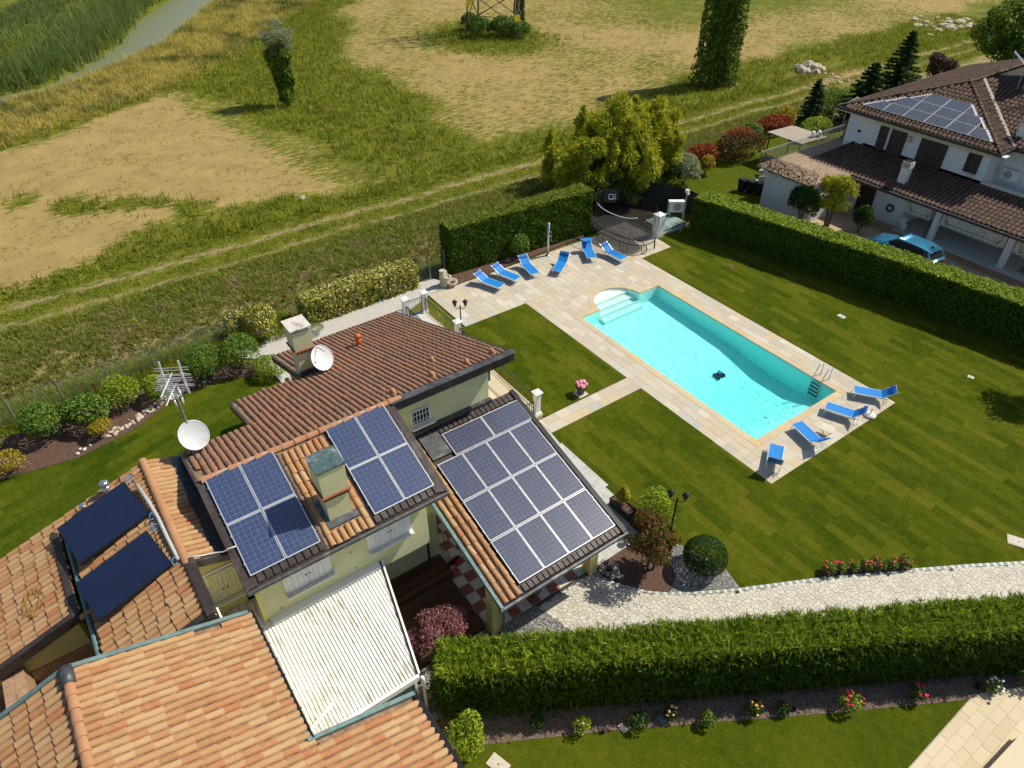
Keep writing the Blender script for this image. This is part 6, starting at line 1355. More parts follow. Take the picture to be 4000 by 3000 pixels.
for k, (x, y, mt_) in enumerate(((6.30, -8.6, 'stone_pale'), (5.80, -9.75, 'pond_cover'))): MB().box(x - 0.13, x + 0.13, y - 0.09, y + 0.09, 0.02, 0.05).top('plaque', mt_, ['pale plaque lying on the gravel bed edge', 'greenish plaque beside the peach rose'][k], 'plaque')
MB().lathe([(0.05, 0), (0.05, 0.09), (0.065, 0.10), (0.03, 0.12)], (6.55, -8.05, 0.02), 10).top('spot_light', 'black_metal', 'small black ground spotlight left of the pale plaque', 'spotlight', 'ground spotlights', True)
MB().lathe([(0.05, 0), (0.05, 0.09), (0.065, 0.10), (0.03, 0.12)], (3.65, -13.3, 0.02), 10).top('spot_light', 'black_metal', 'small black ground spotlight between the rose shrubs', 'spotlight', 'ground spotlights', True)
MB().lathe([(0.07, 0), (0.07, 0.12), (0.085, 0.13), (0.04, 0.15)], (0.75, -18.6, 0.02), 10).top('spot_light', 'black_metal', 'small black ground spotlight beside the white flowers', 'spotlight', 'ground spotlights', True)
for k, (x, y) in enumerate(((7.50, -15.25), (3.6, -22.35))): MB().lathe([(0.06, 0), (0.06, 0.05), (0.04, 0.09), (0.0, 0.10)], (x, y, 0.01), 12).top('path_light', 'white_plastic', ['white path light at the edge by the clipped ball shrub', 'white path light on the path edge right of the rose bed'][k], 'path light', 'white path lights', True)
def planter(x, y, rz, label):
    o = thing('planter_box', (x, y, 0.01), label, 'planter', 'dark trough planters', rz=rz); b_ = MB(); L, Wd, h = 0.55, 0.22, 0.42
    for (x0, x1, y0, y1) in ((-L, L, -Wd, -Wd + 0.03), (-L, L, Wd - 0.03, Wd), (-L, -L + 0.03, -Wd + 0.03, Wd - 0.03), (L - 0.03, L, -Wd + 0.03, Wd - 0.03)): b_.box(x0, x1, y0, y1, 0, h)
    b_.build('trough', 'rubber', o, world=False); MB().box(-L + 0.03, L - 0.03, -Wd + 0.03, Wd - 0.03, 0, h - 0.06).build('soil', 'mulch', o, world=False)
    MB().box(-L - 0.02, L + 0.02, -Wd - 0.02, -Wd + 0.005, h - 0.05, h).box(-L - 0.02, L + 0.02, Wd - 0.005, Wd + 0.02, h - 0.05, h).build('rim', 'rubber', o, world=False); return o
planter(12.68, -14.42, R(0), 'dark trough planter with the golden conifer beside the walkway')
planter(11.5, -14.40, R(0), 'dark trough planter nearer the red shrub')
pt_ = thing('flower_pot', (19.25, -17.75, 0.012), 'round pot of pink hydrangea on a slab in the small lawn', 'flower pot')
MB().box(18.98, 19.52, -18.02, -17.48, 0.0, 0.04).build('slab', 'cover_plate', pt_); MB().lathe([(0.15, 0), (0.22, 0.30), (0.24, 0.31), (0.24, 0.34), (0.20, 0.34), (0.19, 0.28)], (19.25, -17.75, 0.04), 18).build('pot', 'wicker', pt_, True)
gq = np.random.default_rng(4); P, N = ball(gq, 260, (19.25, -17.75, 0.48), (0.30, 0.30, 0.2)); fol('foliage', leaf_arr(P, N, 0.12, 0.08, gq), 'leaf_mid', pt_)
for k in range(11):
    t = k * 2.4; r_ = 0.08 + 0.19 * (k / 11) ** 0.6; h_ = MB(); rr = gq.uniform(0.085, 0.115); h_.lathe([(0.02, -rr * 0.7), (rr * 0.85, -rr * 0.35), (rr, 0), (rr * 0.8, rr * 0.5), (0.02, rr * 0.75)], (19.25 + r_ * math.cos(t), -17.75 + r_ * math.sin(t), 0.66 - r_ * 0.35 + gq.uniform(-0.02, 0.03)), 9)
    h_.build('flower_head', 'pink_petal', pt_, True)
wch = thing('wicker_chair', (11.85, -9.35, 0.028), 'grey wicker armchair half hidden under the porch eave', 'chair', rz=R(20))
MB().taper(0, 0, 0, 0.42, 0.30, 0.30, 0.33, 0.33).build('seat', 'wicker', wch, world=False); MB().box(-0.33, 0.33, 0.22, 0.36, 0.42, 0.85).build('backrest', 'wicker', wch, world=False)
for s_ in (-1, 1): MB().box(s_ * 0.30 - 0.05, s_ * 0.30 + 0.05, -0.3, 0.22, 0.42, 0.66).build('armrest', 'wicker', wch, world=False)
br = thing('broom', (14.6, -7.55, 0.03), 'long-handled broom leaning against the wall by the timber deck', 'broom'); MB().tube([(14.45, -7.55, 0.08), (14.86, -7.5, 1.45)], 0.014, 6).build('handle', 'wood_brown', br); MB().box(14.36, 14.52, -7.70, -7.40, 0.03, 0.12).build('head', 'black_metal', br)
dpn = thing('dustpan', (14.35, -7.75, 0.03), 'red dustpan on the floor beside the broom', 'dustpan'); MB().box(14.2, 14.5, -7.9, -7.62, 0.03, 0.06).build('pan', 'red_plastic', dpn); MB().box(14.46, 14.5, -7.9, -7.62, 0.06, 0.14).build('lip', 'black_metal', dpn)
wb = thing('wire_basket', (14.55, -8.1, 0.03), 'white wire basket on the chequered floor near the broom', 'basket')
for k in range(8): t = math.pi * k / 8; MB().tube([(14.55 + 0.15 * math.cos(t) * math.sin(a_), -8.1 + 0.15 * math.sin(t) * math.sin(a_), 0.20 - 0.16 * math.cos(a_)) for a_ in np.linspace(-1.7, 1.7, 13)], 0.006, 4).build('wire', 'white_paint', wb)
for z_ in (0.10, 0.18, 0.26): MB().tube([(14.55 + 0.15 * math.cos(t), -8.1 + 0.15 * math.sin(t), z_) for t in np.linspace(0, 2 * math.pi, 15)[:-1]], 0.006, 4, closed=True).build('wire', 'white_paint', wb)
ss = MB(); rock(ss, (10.7, -4.28, 0.05), 0.30, np.random.default_rng(3), 0.35); ss.top('stepping_stone', 'stone_beige', 'flat ochre stone on the pebbles between conservatory and hedge', 'stone')
pj = MB().tube([(14.75, 0.2, 5.97), (14.66, -0.15, 5.86), (14.62, -0.45, 5.80), (14.45, -0.66, 5.86), (14.35, -0.80, 6.0), (14.3, -0.98, 6.02)], 0.018, 6); pj.top('conduit', 'white_plastic', 'white conduit bending from the annex roof to the villa panels', 'conduit', smooth=True)

# ================================================================== HEDGES
def hedge(name, label, F0, F1, width, h, mat_side, mat_top, dens, L, Wd, seed, inset=0.10, group=None, top_h=0.0, spray=False, wob=0.05):
    """clipped hedge: front base line F0-F1, thickness away from the camera side; dark core and leafy skin"""
    g = np.random.default_rng(seed); F0, F1 = np.array(F0, float), np.array(F1, float); d = F1 - F0; Ln = np.linalg.norm(d); d /= Ln; nb = np.array([-d[1], d[0]])
    if nb @ (F0 + nb) < nb @ F0 or (np.linalg.norm(F0 + nb) < np.linalg.norm(F0)): nb = -nb
    o = thing(name, (*((F0 + F1) / 2 + nb * width / 2), 0), label, 'hedge', group)
    def pt(s, t, z): return np.c_[F0 + s[:, None] * d + t[:, None] * nb, z]
    i = inset; q = [F0 + d * i + nb * i, F1 - d * i + nb * i, F1 - d * i + nb * (width - i), F0 + d * i + nb * (width - i)]
    MB().prism([tuple(p_) for p_ in q], -0.05, h - i).build('core', 'hedge_core', o)
    parts = []; tops = []
    def face(n_, fn, nrm, dst):
        n_ = int(n_); a_, b_ = g.random(n_), g.random(n_); P = fn(a_, b_); P = P + nrm * (g.normal(0, wob, n_) + 0.06 * wig(P[:, 0] + P[:, 2], P[:, 1] - P[:, 2], 2.2))[:, None]
        dst.append((P, np.tile(nrm, (n_, 1))))
    nb3, d3 = np.array([*nb, 0]), np.array([*d, 0]); up = np.array([0, 0, 1.0])
    face(Ln * h * dens, lambda a_, b_: pt(a_ * Ln, np.zeros_like(a_) + 0.02, b_ * h), -nb3, parts)
    face(Ln * h * dens * 0.35, lambda a_, b_: pt(a_ * Ln, np.full_like(a_, width - 0.02), b_ * h), nb3, parts)
    face(width * h * dens, lambda a_, b_: pt(np.zeros_like(a_) + 0.02, a_ * width, b_ * h), -d3, parts)
    face(width * h * dens, lambda a_, b_: pt(np.full_like(a_, Ln - 0.02), a_ * width, b_ * h), d3, parts)
    face(Ln * width * dens * 1.5, lambda a_, b_: pt(a_ * Ln, b_ * width, np.full_like(a_, h)), up, tops)
    if spray:
        def sprays(lst, per, LL, ww, droop):
            out = []
            for P, N in lst:
                n_ = len(P); ax = unit(N * 1.0 + g.normal(0, 0.65, (n_, 3)) + np.array([0, 0, -droop]))
                for k in range(per):
                    dd = unit(ax + g.normal(0, 0.42, (n_, 3))); s_ = unit(np.cross(dd, g.normal(0, 1, (n_, 3)))); l_ = LL * g.uniform(0.5, 1.3, n_); out.append(quads(P + dd * l_[:, None] * 0.4, dd, s_, l_, ww))
            return join(out)
        fol('foliage', sprays(parts, 3, L, Wd, 0.35), mat_side, o); fol('new_growth', sprays(tops, 6, L * 1.55, Wd * 0.85, 0.0), mat_top, o)
    else:
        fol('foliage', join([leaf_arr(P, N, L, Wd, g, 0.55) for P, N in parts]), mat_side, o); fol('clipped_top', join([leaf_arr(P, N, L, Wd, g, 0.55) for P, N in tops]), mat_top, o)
    return o
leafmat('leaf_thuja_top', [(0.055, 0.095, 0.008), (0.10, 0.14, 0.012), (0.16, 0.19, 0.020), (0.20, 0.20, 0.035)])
hedge('clipped_hedge', 'tall dark green clipped hedge behind the row of loungers', (32.35, -18.65), (31.75, -29.0), 1.25, 2.95, 'leaf_thuja_shaded', 'leaf_thuja_top', 620, 0.15, 0.06, 1)
hedge('clipped_hedge', 'long clipped hedge in shade between the lawn and the white house', (28.2, -34.55), (17.2, -37.05), 1.55, 2.28, 'leaf_thuja_shaded', 'leaf_hedge_top', 480, 0.16, 0.06, 2)
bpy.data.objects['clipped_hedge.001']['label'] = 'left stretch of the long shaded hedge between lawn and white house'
hedge('clipped_hedge', 'right stretch of the long shaded hedge, running out of the right edge', (17.2, -37.05), (3.0, -39.6), 1.55, 2.32, 'leaf_thuja_shaded', 'leaf_hedge_top', 420, 0.16, 0.06, 3)
hedge('bushy_hedge', 'bushy bright green hedge with long loose shoots below the stone path', (9.75, -4.35), (-0.6, -21.8), 1.15, 2.25, 'leaf_thuja_shaded', 'leaf_hedge_top', 330, 0.17, 0.032, 4, spray=True, wob=0.10)
hedge('flowering_hedge', 'yellow and white flowering hedge beside the gravel strip', (32.15, -9.5), (32.25, -16.3), 1.25, 1.35, 'leaf_flower_hedge', 'leaf_flower_hedge', 620, 0.12, 0.08, 5, wob=0.09)

# ================================================================== SHRUBS AND TREES
def limb(mb, p, q, r0, r1, n=6): mb.tube([p, tuple((np.array(p) + np.array(q)) / 2 + np.array([0.03, -0.02, 0.02])), q], [r0, (r0 + r1) / 2, r1], n)
def shrub(name, label, loc, rad, mat, n, L, Wd, seed, group=None, cat='shrub', stem=True, base=0.15, lump=0.22, spread=0.8, shell=0.55, core=True):
    g = np.random.default_rng(seed); o = thing(name, (loc[0], loc[1], loc[2] if len(loc) > 2 else 0.0), label, cat, group); z0 = o.location.z
    c = np.array([loc[0], loc[1], z0 + base + rad[2] * 0.85]); P, N = ball(g, n, c, rad, shell, lump, lumps=22)
    P[:, 2] = np.maximum(P[:, 2], z0 + 0.05); fol('foliage', leaf_arr(P, N, L, Wd, g, spread), mat, o)
    if stem:
        mb = MB()
        for k in range(5):
            t = k * 1.3 + seed; limb(mb, (loc[0], loc[1], z0), (loc[0] + rad[0] * 0.5 * math.cos(t), loc[1] + rad[1] * 0.5 * math.sin(t), z0 + base + rad[2]), 0.03, 0.01)
        mb.build('stem', 'bark', o)
    return o
for k, a_ in enumerate((
    ('dense round dark green shrub second from the left edge by the fence', (30.6, 3.5), (0.95, 0.95, 0.85), 'leaf_mid', 3600, 0.10, 0.06),
    ('loose light green shrub with upright shoots beside the small golden one', (30.5, 1.75), (1.05, 0.95, 0.72), 'leaf_mid', 2300, 0.13, 0.09),
    ('small round golden shrub in front of the loose green one', (29.25, 1.45), (0.46, 0.46, 0.42), 'leaf_gold', 1500, 0.07, 0.05),
    ('yellow-green bushy shrub left of the antenna mast', (30.9, 0.1), (0.78, 0.78, 0.70), 'leaf_lime', 2600, 0.09, 0.06),
    ('yellow-green shrub right behind the antenna', (30.5, -1.35), (0.82, 0.75, 0.62), 'leaf_lime', 2600, 0.09, 0.06),
    ('round glossy green shrub behind the edging stones, left of two', (30.8, -3.65), (0.88, 0.88, 0.82), 'leaf_mid', 3600, 0.10, 0.06),
    ('round glossy green shrub beside the gravel strip, right of two', (30.7, -5.3), (0.92, 0.92, 0.88), 'leaf_mid', 3600, 0.10, 0.06),
    ('low spreading yellow-green shrub at the villa corner', (29.2, -6.3), (0.8, 0.75, 0.42), 'leaf_lime', 2600, 0.08, 0.05),
    ('brownish shrub at the bottom of the left bed', (29.1, 5.0), (0.75, 0.7, 0.45), 'leaf_gold', 1500, 0.08, 0.05),
    ('scrubby green shrub cut by the left edge', (31.0, 5.5), (0.8, 0.8, 0.8), 'leaf_mid', 1500, 0.14, 0.07))):
    shrub('garden_shrub', a_[0], a_[1], a_[2], a_[3], a_[4], a_[5], a_[6], 50 + k, 'shrubs in the left bed')
shrub('flowering_shrub', 'white and yellow flowering shrub beside the far chimney', (32.7, -7.2), (1.05, 0.95, 0.85), 'leaf_flower_hedge', 3400, 0.12, 0.08, 71)
shrub('flowering_shrub', 'sprawling yellow flowering shrub growing through the fence', (33.6, -6.1), (0.8, 0.7, 0.7), 'leaf_flower_hedge', 1500, 0.13, 0.08, 72, lump=0.4)
shrub('clipped_ball', 'dense dark clipped ball shrub on grey pebbles beside the path', (8.95, -14.95), (0.78, 0.78, 0.70), 'leaf_dark', 9000, 0.065, 0.035, 73, lump=0.03, shell=0.86, base=0.10, spread=0.6)
shrub('lavender_tuft', 'grey-green lavender tuft on the white gravel behind the roof', (31.2, -9.6), (0.35, 0.45, 0.25), 'leaf_silver', 500, 0.16, 0.02, 74, stem=False)
shrub('small_shrub', 'leafy shrub growing out of the foot of the clipped hedge', (31.75, -23.2), (0.45, 0.7, 0.75), 'leaf_mid', 900, 0.14, 0.08, 75)
shrub('small_shrub', 'green bush with a short post behind the clipped hedge', (34.8, -23.6), (0.9, 1.2, 1.2), 'leaf_mid', 2200, 0.16, 0.10, 76)
shrub('lime_shrub', 'airy lime green shrub behind the planters', (11.55, -15.05), (0.55, 0.55, 0.75), 'leaf_lime', 1500, 0.11, 0.05, 77, base=0.25, lump=0.3, shell=0.3)
gc = thing('golden_conifer', (12.75, -14.42, 0.36), 'small golden conifer in the trough planter', 'conifer'); g = np.random.default_rng(8)
P, N = ball(g, 1500, (12.75, -14.42, 0.85), (0.34, 0.34, 0.58), 0.4, 0.25); sc_ = 1 - 0.55 * np.clip((P[:, 2] - 0.6) / 0.9, 0, 1); P[:, 0] = 12.75 + (P[:, 0] - 12.75) * sc_; P[:, 1] = -14.42 + (P[:, 1] + 14.42) * sc_
fol('foliage', leaf_arr(P, N + np.array([0, 0, 0.8]), 0.12, 0.05, g, 0.5), 'leaf_gold', gc); MB().tube([(12.75, -14.42, 0.36), (12.75, -14.42, 1.2)], 0.02, 6).build('trunk', 'bark', gc)
def tree(name, label, loc, H, clumps, mat, n, L, Wd, seed, cat='tree', group=None, trunk_r=0.1, stems=1, spread=0.8, trunk_mat='bark', flat_c=0.8):
    """trunk with limbs to every clump of leaves; clumps: (dx, dy, z, r)"""
    g = np.random.default_rng(seed); o = thing(name, (loc[0], loc[1], 0), label, cat, group); tr_ = MB()
    for s_ in range(stems):
        a_ = s_ * 2.1 + seed; b0 = (loc[0] + 0.12 * (stems > 1) * math.cos(a_), loc[1] + 0.12 * (stems > 1) * math.sin(a_), -0.05)
        tp = (loc[0] + 0.25 * (stems > 1) * math.cos(a_), loc[1] + 0.25 * (stems > 1) * math.sin(a_), H * 0.62); limb(tr_, b0, tp, trunk_r, trunk_r * 0.5, 7)
    for (dx, dy, z, r) in clumps: limb(tr_, (loc[0], loc[1], max(0.1, z * 0.55)), (loc[0] + dx, loc[1] + dy, z), trunk_r * 0.4, trunk_r * 0.12, 5)
    tr_.build('trunk', trunk_mat, o)
    tot = sum(r ** 2 for *_, r in clumps); PP = []
    for (dx, dy, z, r) in clumps:
        P, N = ball(g, max(20, int(n * r * r / tot)), (loc[0] + dx, loc[1] + dy, z), (r, r, r * flat_c), 0.35, 0.3, False, 9); PP.append(leaf_arr(P, N + np.array([0, 0, 0.3]), L, Wd, g, spread))
    fol('crown', join(PP), mat, o); return o
def clumps_ell(g, n, c, rad, r0, r1):
    u = unit(g.normal(0, 1, (n, 3))) * (g.random((n, 1)) ** 0.4); return [(c[0] + u[k, 0] * rad[0], c[1] + u[k, 1] * rad[1], c[2] + u[k, 2] * rad[2], g.uniform(r0, r1)) for k in range(n)]
g = np.random.default_rng(31)
tree('red_shrub_tree', 'multi-stemmed shrub tree with red young leaves on the mulch bed', (10.05, -13.35), 2.6, clumps_ell(g, 20, (0.15, -0.05, 1.65), (0.85, 0.85, 1.0), 0.28, 0.45), 'leaf_redgreen', 5200, 0.11, 0.06, 31, trunk_r=0.05, stems=5)
tree('red_shrub', 'small dark red shrub in the trough planter nearer the path', (11.45, -14.4), 1.0, clumps_ell(g, 7, (0, 0, 0.85), (0.4, 0.3, 0.3), 0.18, 0.28), 'leaf_red', 1100, 0.09, 0.05, 32, cat='shrub', trunk_r=0.03)
tree('japanese_maple', 'purple-leaved Japanese maple beside the conservatory', (11.35, -5.35), 1.9, [(dx, dy, z, r) for dx, dy, z, r in clumps_ell(np.random.default_rng(33), 26, (0.05, 0.0, 1.45), (0.75, 1.0, 0.62), 0.24, 0.40)], 'leaf_maple', 7500, 0.10, 0.035, 33, trunk_r=0.05, stems=3, flat_c=0.45)
tree('variegated_bush', 'yellow-green leafy bush beside the front roof edge', (8.3, -4.35), 1.9, clumps_ell(np.random.default_rng(34), 16, (0, 0, 1.35), (0.38, 0.38, 0.85), 0.26, 0.38), 'leaf_lime', 3600, 0.11, 0.055, 34, cat='shrub', trunk_r=0.04, stems=3)
# bamboo: plumes of drooping leaves on slender culms
bm = thing('bamboo_clump', (35.2, -34.6, 0), 'huge yellow-green bamboo clump rising behind the trampoline', 'bamboo'); g = np.random.default_rng(41); cul = MB(); lv = []
ctr_ = np.array([35.8, -34.9, 2.7]); rad_ = np.array([3.0, 3.9, 3.1]); puffs = []
for k in range(900):
    u = unit(g.normal(0, 1, 3)); u[2] = abs(u[2]) * 1.15 - 0.78; u = unit(u); q = ctr_ + u * rad_ * g.uniform(0.82, 1.06) * (1 + 0.16 * math.sin(5 * u[0] + 2) + 0.14 * math.sin(7 * u[1] + 1)); r_ = g.uniform(0.42, 0.78)
    if q[2] > 0.5 and all(np.linalg.norm(q - p_[0]) > 0.72 * (r_ + p_[1]) for p_ in puffs): puffs.append((q, r_, u))
for (x, y, h) in ((35.6, -34.6, 7.0), (36.6, -36.9, 6.2), (34.6, -37.2, 5.6), (37.8, -33.0, 5.9), (36.9, -35.6, 6.5), (39.3, -31.4, 4.2), (40.2, -32.3, 3.6), (38.6, -30.6, 3.0), (33.2, -37.9, 4.6), (34.4, -33.0, 5.2)):
    for e in range(4): puffs.append((np.array([x + g.normal(0, 0.12), y + g.normal(0, 0.12), h - 0.2 - 0.5 * e]), 0.22 + 0.12 * e, np.array([0, 0, 1.0])))
for q, r_, u in puffs:
    b_ = np.array([35.6 + (q[0] - 35.6) * 0.35, -34.5 + (q[1] + 34.5) * 0.35, 0]); cul.tube([tuple(b_), tuple((b_ + q) / 2 + np.array([0, 0, 0.5])), tuple(q)], [0.025, 0.018, 0.006], 4)
    n_ = int(620 * r_); Q, N = ball(g, n_, q, (r_, r_, r_ * 1.1), 0.35, 0.3, False, 8); dd = unit(N + u * 0.5 + g.normal(0, 0.45, (n_, 3)) + np.array([0, 0, -0.45])); s_ = unit(np.cross(dd, N + u + g.normal(0, 0.4, (n_, 3)))); lv.append(quads(Q, dd, s_, g.uniform(0.24, 0.46, n_), 0.075))
Q, N = ball(g, 5000, ctr_ - np.array([0, 0, 0.3]), rad_ * 0.80, 0.55, 0.15, False); Q[:, 2] = np.maximum(Q[:, 2], 0.1); Q2, N2 = ball(g, 4500, (35.2, -34.8, 1.2), (2.5, 3.6, 1.5), 0.6, 0.15, False); Q = np.r_[Q, Q2]; N = np.r_[N, N2]; Q[:, 2] = np.maximum(Q[:, 2], 0.1); fol('inner_shade_foliage', leaf_arr(Q, N, 0.42, 0.10, g, 0.8), 'leaf_dark', bm)  # dark leaf mass inside the clump stands for the shade between plumes
fol('foliage', join(lv), 'leaf_bamboo', bm); cul.build('culms', 'leaf_gold', bm)
# field trees
def column_tree(name, label, loc, cols, mat, n, L, Wd, seed, crown=None):
    g = np.random.default_rng(seed); o = thing(name, (loc[0], loc[1], 0), label, 'tree'); mb = MB(); PP = []
    for (dx, dy, h, r0, r1) in cols:
        limb(mb, (loc[0] + dx * 0.5, loc[1] + dy * 0.5, -0.1), (loc[0] + dx, loc[1] + dy, h * 0.9), 0.22, 0.08, 7)
        m_ = n // len(cols); t = g.random(m_); a_ = g.uniform(0, 2 * np.pi, m_); rr = (r0 + (r1 - r0) * t) * np.minimum(1, (1.03 - t) * 7) ** 0.5 * (0.72 + 0.28 * g.random(m_)) * (1 + 0.13 * np.sin(3 * a_ + 5 * t + seed) + 0.08 * np.sin(14 * t + 2 * a_))
        P = np.c_[loc[0] + dx + rr * np.cos(a_), loc[1] + dy + rr * np.sin(a_), 0.35 + t * (h - 0.35)]; N = np.c_[np.cos(a_), np.sin(a_), np.full(m_, 0.2)]; PP.append(leaf_arr(P, N, L, Wd, g, 0.6))
    fol('ivy', join(PP), mat, o); mb.build('trunk', 'bark', o)
    if crown is not None:
        c_, rad, nn_, mt_ = crown; Q = []
        for q in clumps_ell(g, 14, c_, rad, 0.5, 0.8): P, N = ball(g, nn_ // 14, (loc[0] + q[0], loc[1] + q[1], q[2]), (q[3],) * 3, 0.3, 0.3, False, 8); Q.append(leaf_arr(P, N, 0.26, 0.07, g, 0.9))
        fol('crown', join(Q), mt_, o)
column_tree('ivy_tree', 'ivy-clad tree with a silvery crown standing alone in the field', (68.7, -22.8), [(0, 0, 5.2, 0.62, 1.25)], 'leaf_ivytower', 4200, 0.24, 0.20, 81, ((0.05, -0.25, 5.9), (1.0, 1.1, 1.25), 3200, 'leaf_silver'))
column_tree('ivy_tower', 'tall columnar tree smothered in climbing ivy at the field edge', (49.3, -60.4), [(0.5, 0.8, 13.5, 1.5, 1.15), (-0.4, -0.9, 13.0, 1.35, 1.0), (0.2, 0.0, 14.2, 1.4, 0.9)], 'leaf_ivytower', 15000, 0.30, 0.20, 82)
def spruce(name, label, loc, h, r, seed, n=5200):
    g = np.random.default_rng(seed); o = thing(name, (loc[0], loc[1], 0), label, 'spruce', 'dark spruces'); MB().tube([(loc[0], loc[1], -0.1), (loc[0], loc[1], h)], [0.16, 0.02], 7).build('trunk', 'bark', o); lv = []; br_ = MB()
    nb_ = int(h * 22)
    for k in range(nb_):
        t = (k + 0.5) / nb_; z = 0.5 + t * (h - 0.5); L_ = r * (1 - t) ** 0.85 * g.uniform(0.75, 1.12) + 0.12; a_ = k * 2.399 + g.normal(0, 0.2); d_ = np.array([math.cos(a_), math.sin(a_), -0.25 + 0.35 * t]); m_ = max(8, int(n / nb_ * (0.35 + L_ / r)))
        s_ = g.random(m_) ** 0.7; side = np.array([-math.sin(a_), math.cos(a_), 0]); P = np.array([loc[0], loc[1], z]) + s_[:, None] * d_ * L_ + side * (g.normal(0, 0.13, m_) * L_ * (1.1 - s_))[:, None]; P[:, 2] -= g.random(m_) * 0.14
        dd = unit(d_ + side * g.normal(0, 0.7, (m_, 1)) + g.normal(0, 0.25, (m_, 3))); w_ = unit(np.cross(dd, np.array([0, 0, 1.0]) + g.normal(0, 0.5, (m_, 3)))); lv.append(quads(P, dd, w_, 0.42, 0.13))
        br_.tube([(loc[0], loc[1], z), tuple(np.array([loc[0], loc[1], z]) + d_ * L_ * 0.8)], [0.03, 0.008], 4, caps=False)
    fol('foliage', join(lv), 'leaf_spruce', o); br_.build('branches', 'bark', o)
spruce('spruce', 'tall dark spruce behind the left end of the brown hipped roof', (33.7, -66.2), 7.2, 2.8, 91, 11000)
spruce('spruce', 'second dark spruce, shorter and wider, left of the tall one', (34.4, -63.0), 5.0, 2.7, 92, 10000)
spruce('spruce', 'young spruce standing beyond the red hedge', (36.8, -59.0), 3.7, 1.25, 93, 2600)
tree('garden_tree', 'leafy green tree at the top right behind the brown roof', (31.5, -81), 8.5, clumps_ell(np.random.default_rng(51), 26, (0, 0, 5.6), (3.6, 4.6, 2.9), 1.0, 1.7), 'leaf_ivytower', 15000, 0.30, 0.18, 51, trunk_r=0.2)
tree('plum_tree', 'dark reddish brown plum tree between the spruces and the big tree', (36.3, -78), 3.4, clumps_ell(np.random.default_rng(52), 10, (0, 0, 2.1), (1.5, 1.9, 0.9), 0.6, 0.9), 'leaf_plum', 3000, 0.22, 0.12, 52, trunk_r=0.1)
tree('yellow_tree', 'yellow-green feathery tree in front of the white house', (23.3, -42.6), 3.2, clumps_ell(np.random.default_rng(53), 24, (0, 0, 2.2), (1.6, 0.7, 1.15), 0.35, 0.6), 'leaf_bamboo', 6500, 0.18, 0.06, 53, trunk_r=0.09, stems=3)
shrub('dark_shrub', 'dark green shrub at the foot of the yellow tree by the house door', (21.5, -43.4), (0.75, 0.7, 0.95), 'leaf_dark', 2200, 0.14, 0.08, 94)
shrub('climbing_ivy', 'dark ivy mound climbing the corner of the white shed', (24.7, -41.5), (1.0, 0.6, 1.55), 'leaf_dark', 3600, 0.15, 0.10, 95)
tree('edge_tree', 'green tree standing just beyond the right edge of the lawn', (6.35, -36.4), 4.2, clumps_ell(np.random.default_rng(54), 16, (0, 0, 3.3), (1.1, 1.2, 1.2), 0.45, 0.75), 'leaf_mid', 4200, 0.14, 0.09, 54, trunk_r=0.1)
for k, (lab, loc, rad, mt_, n_) in enumerate((
    ('blue-green loose shrub at the end of the red-tipped row', (33.6, -39.6), (1.3, 1.3, 1.35), 'leaf_silver', 3200),
    ('dark glossy shrub next to the bamboo', (34.2, -38.2), (1.1, 1.0, 1.2), 'leaf_dark', 2600),
    ('red-tipped shrub nearest the bamboo', (35.5, -43.4), (1.1, 1.9, 0.85), 'leaf_red', 3000),
    ('red-tipped hedge shrub with green sides in the middle of the row', (35.0, -47.0), (1.2, 2.5, 1.05), 'leaf_redgreen', 5200),
    ('red top growth on the hedge row by the corrugated roof', (35.4, -47.6), (0.9, 2.0, 1.15), 'leaf_red', 1500),
    ('small yellow shrub between the red-tipped shrubs', (34.0, -42.4), (0.6, 0.6, 0.65), 'leaf_gold', 900),
    ('red and yellow shrub behind the corrugated roof', (36.8, -53.6), (1.0, 2.2, 0.8), 'leaf_red', 2600),
    ('yellow shrub beside the young spruce', (37.2, -55.6), (0.7, 0.9, 0.9), 'leaf_gold', 1200),
    ('bright green low hedge behind the terrace', (34.3, -56.0), (0.9, 2.3, 0.8), 'leaf_lime', 2800),
    ('green shrub between the red shrubs and the track', (36.6, -50.6), (0.9, 1.3, 0.9), 'leaf_mid', 1800),
    ('green thicket at the foot of the big spruce', (37.2, -62.5), (1.2, 1.6, 1.0), 'leaf_mid', 2000))):
    shrub('hedge_shrub', lab, loc, rad, mt_, n_, 0.17, 0.10, 100 + k, 'shrubs along the neighbour boundary')
# rose bed, roses along the gravel bed
def flower_plant(name, label, loc, r, h, petal, nfl, seed, leaf='leaf_mid', group=None, fr=0.045):
    g = np.random.default_rng(seed); o = thing(name, (loc[0], loc[1], 0.02), label, 'flowers', group); P, N = ball(g, 240, (loc[0], loc[1], h * 0.55), (r, r, h * 0.5), 0.3, 0.3); P[:, 2] = np.maximum(P[:, 2], 0.04); fol('foliage', leaf_arr(P, N, 0.10, 0.06, g), leaf, o)
    mb = MB(); [limb(mb, (loc[0], loc[1], 0.0), (loc[0] + r * 0.6 * math.cos(k * 2.1), loc[1] + r * 0.6 * math.sin(k * 2.1), h * 0.8), 0.012, 0.005, 4) for k in range(3)]; mb.build('stem', 'bark', o)
    for k in range(nfl):
        a_ = g.uniform(0, 6.28); q = g.random() ** 0.5 * r; f = MB(); rr = fr * g.uniform(0.8, 1.3); f.lathe([(0.004, -rr * 0.5), (rr, -rr * 0.1), (rr * 0.9, rr * 0.35), (0.01, rr * 0.55)], (loc[0] + q * math.cos(a_), loc[1] + q * math.sin(a_), h * (0.75 + 0.3 * g.random()) + 0.02), 7); f.build('flower_head', petal, o, True)
    return o
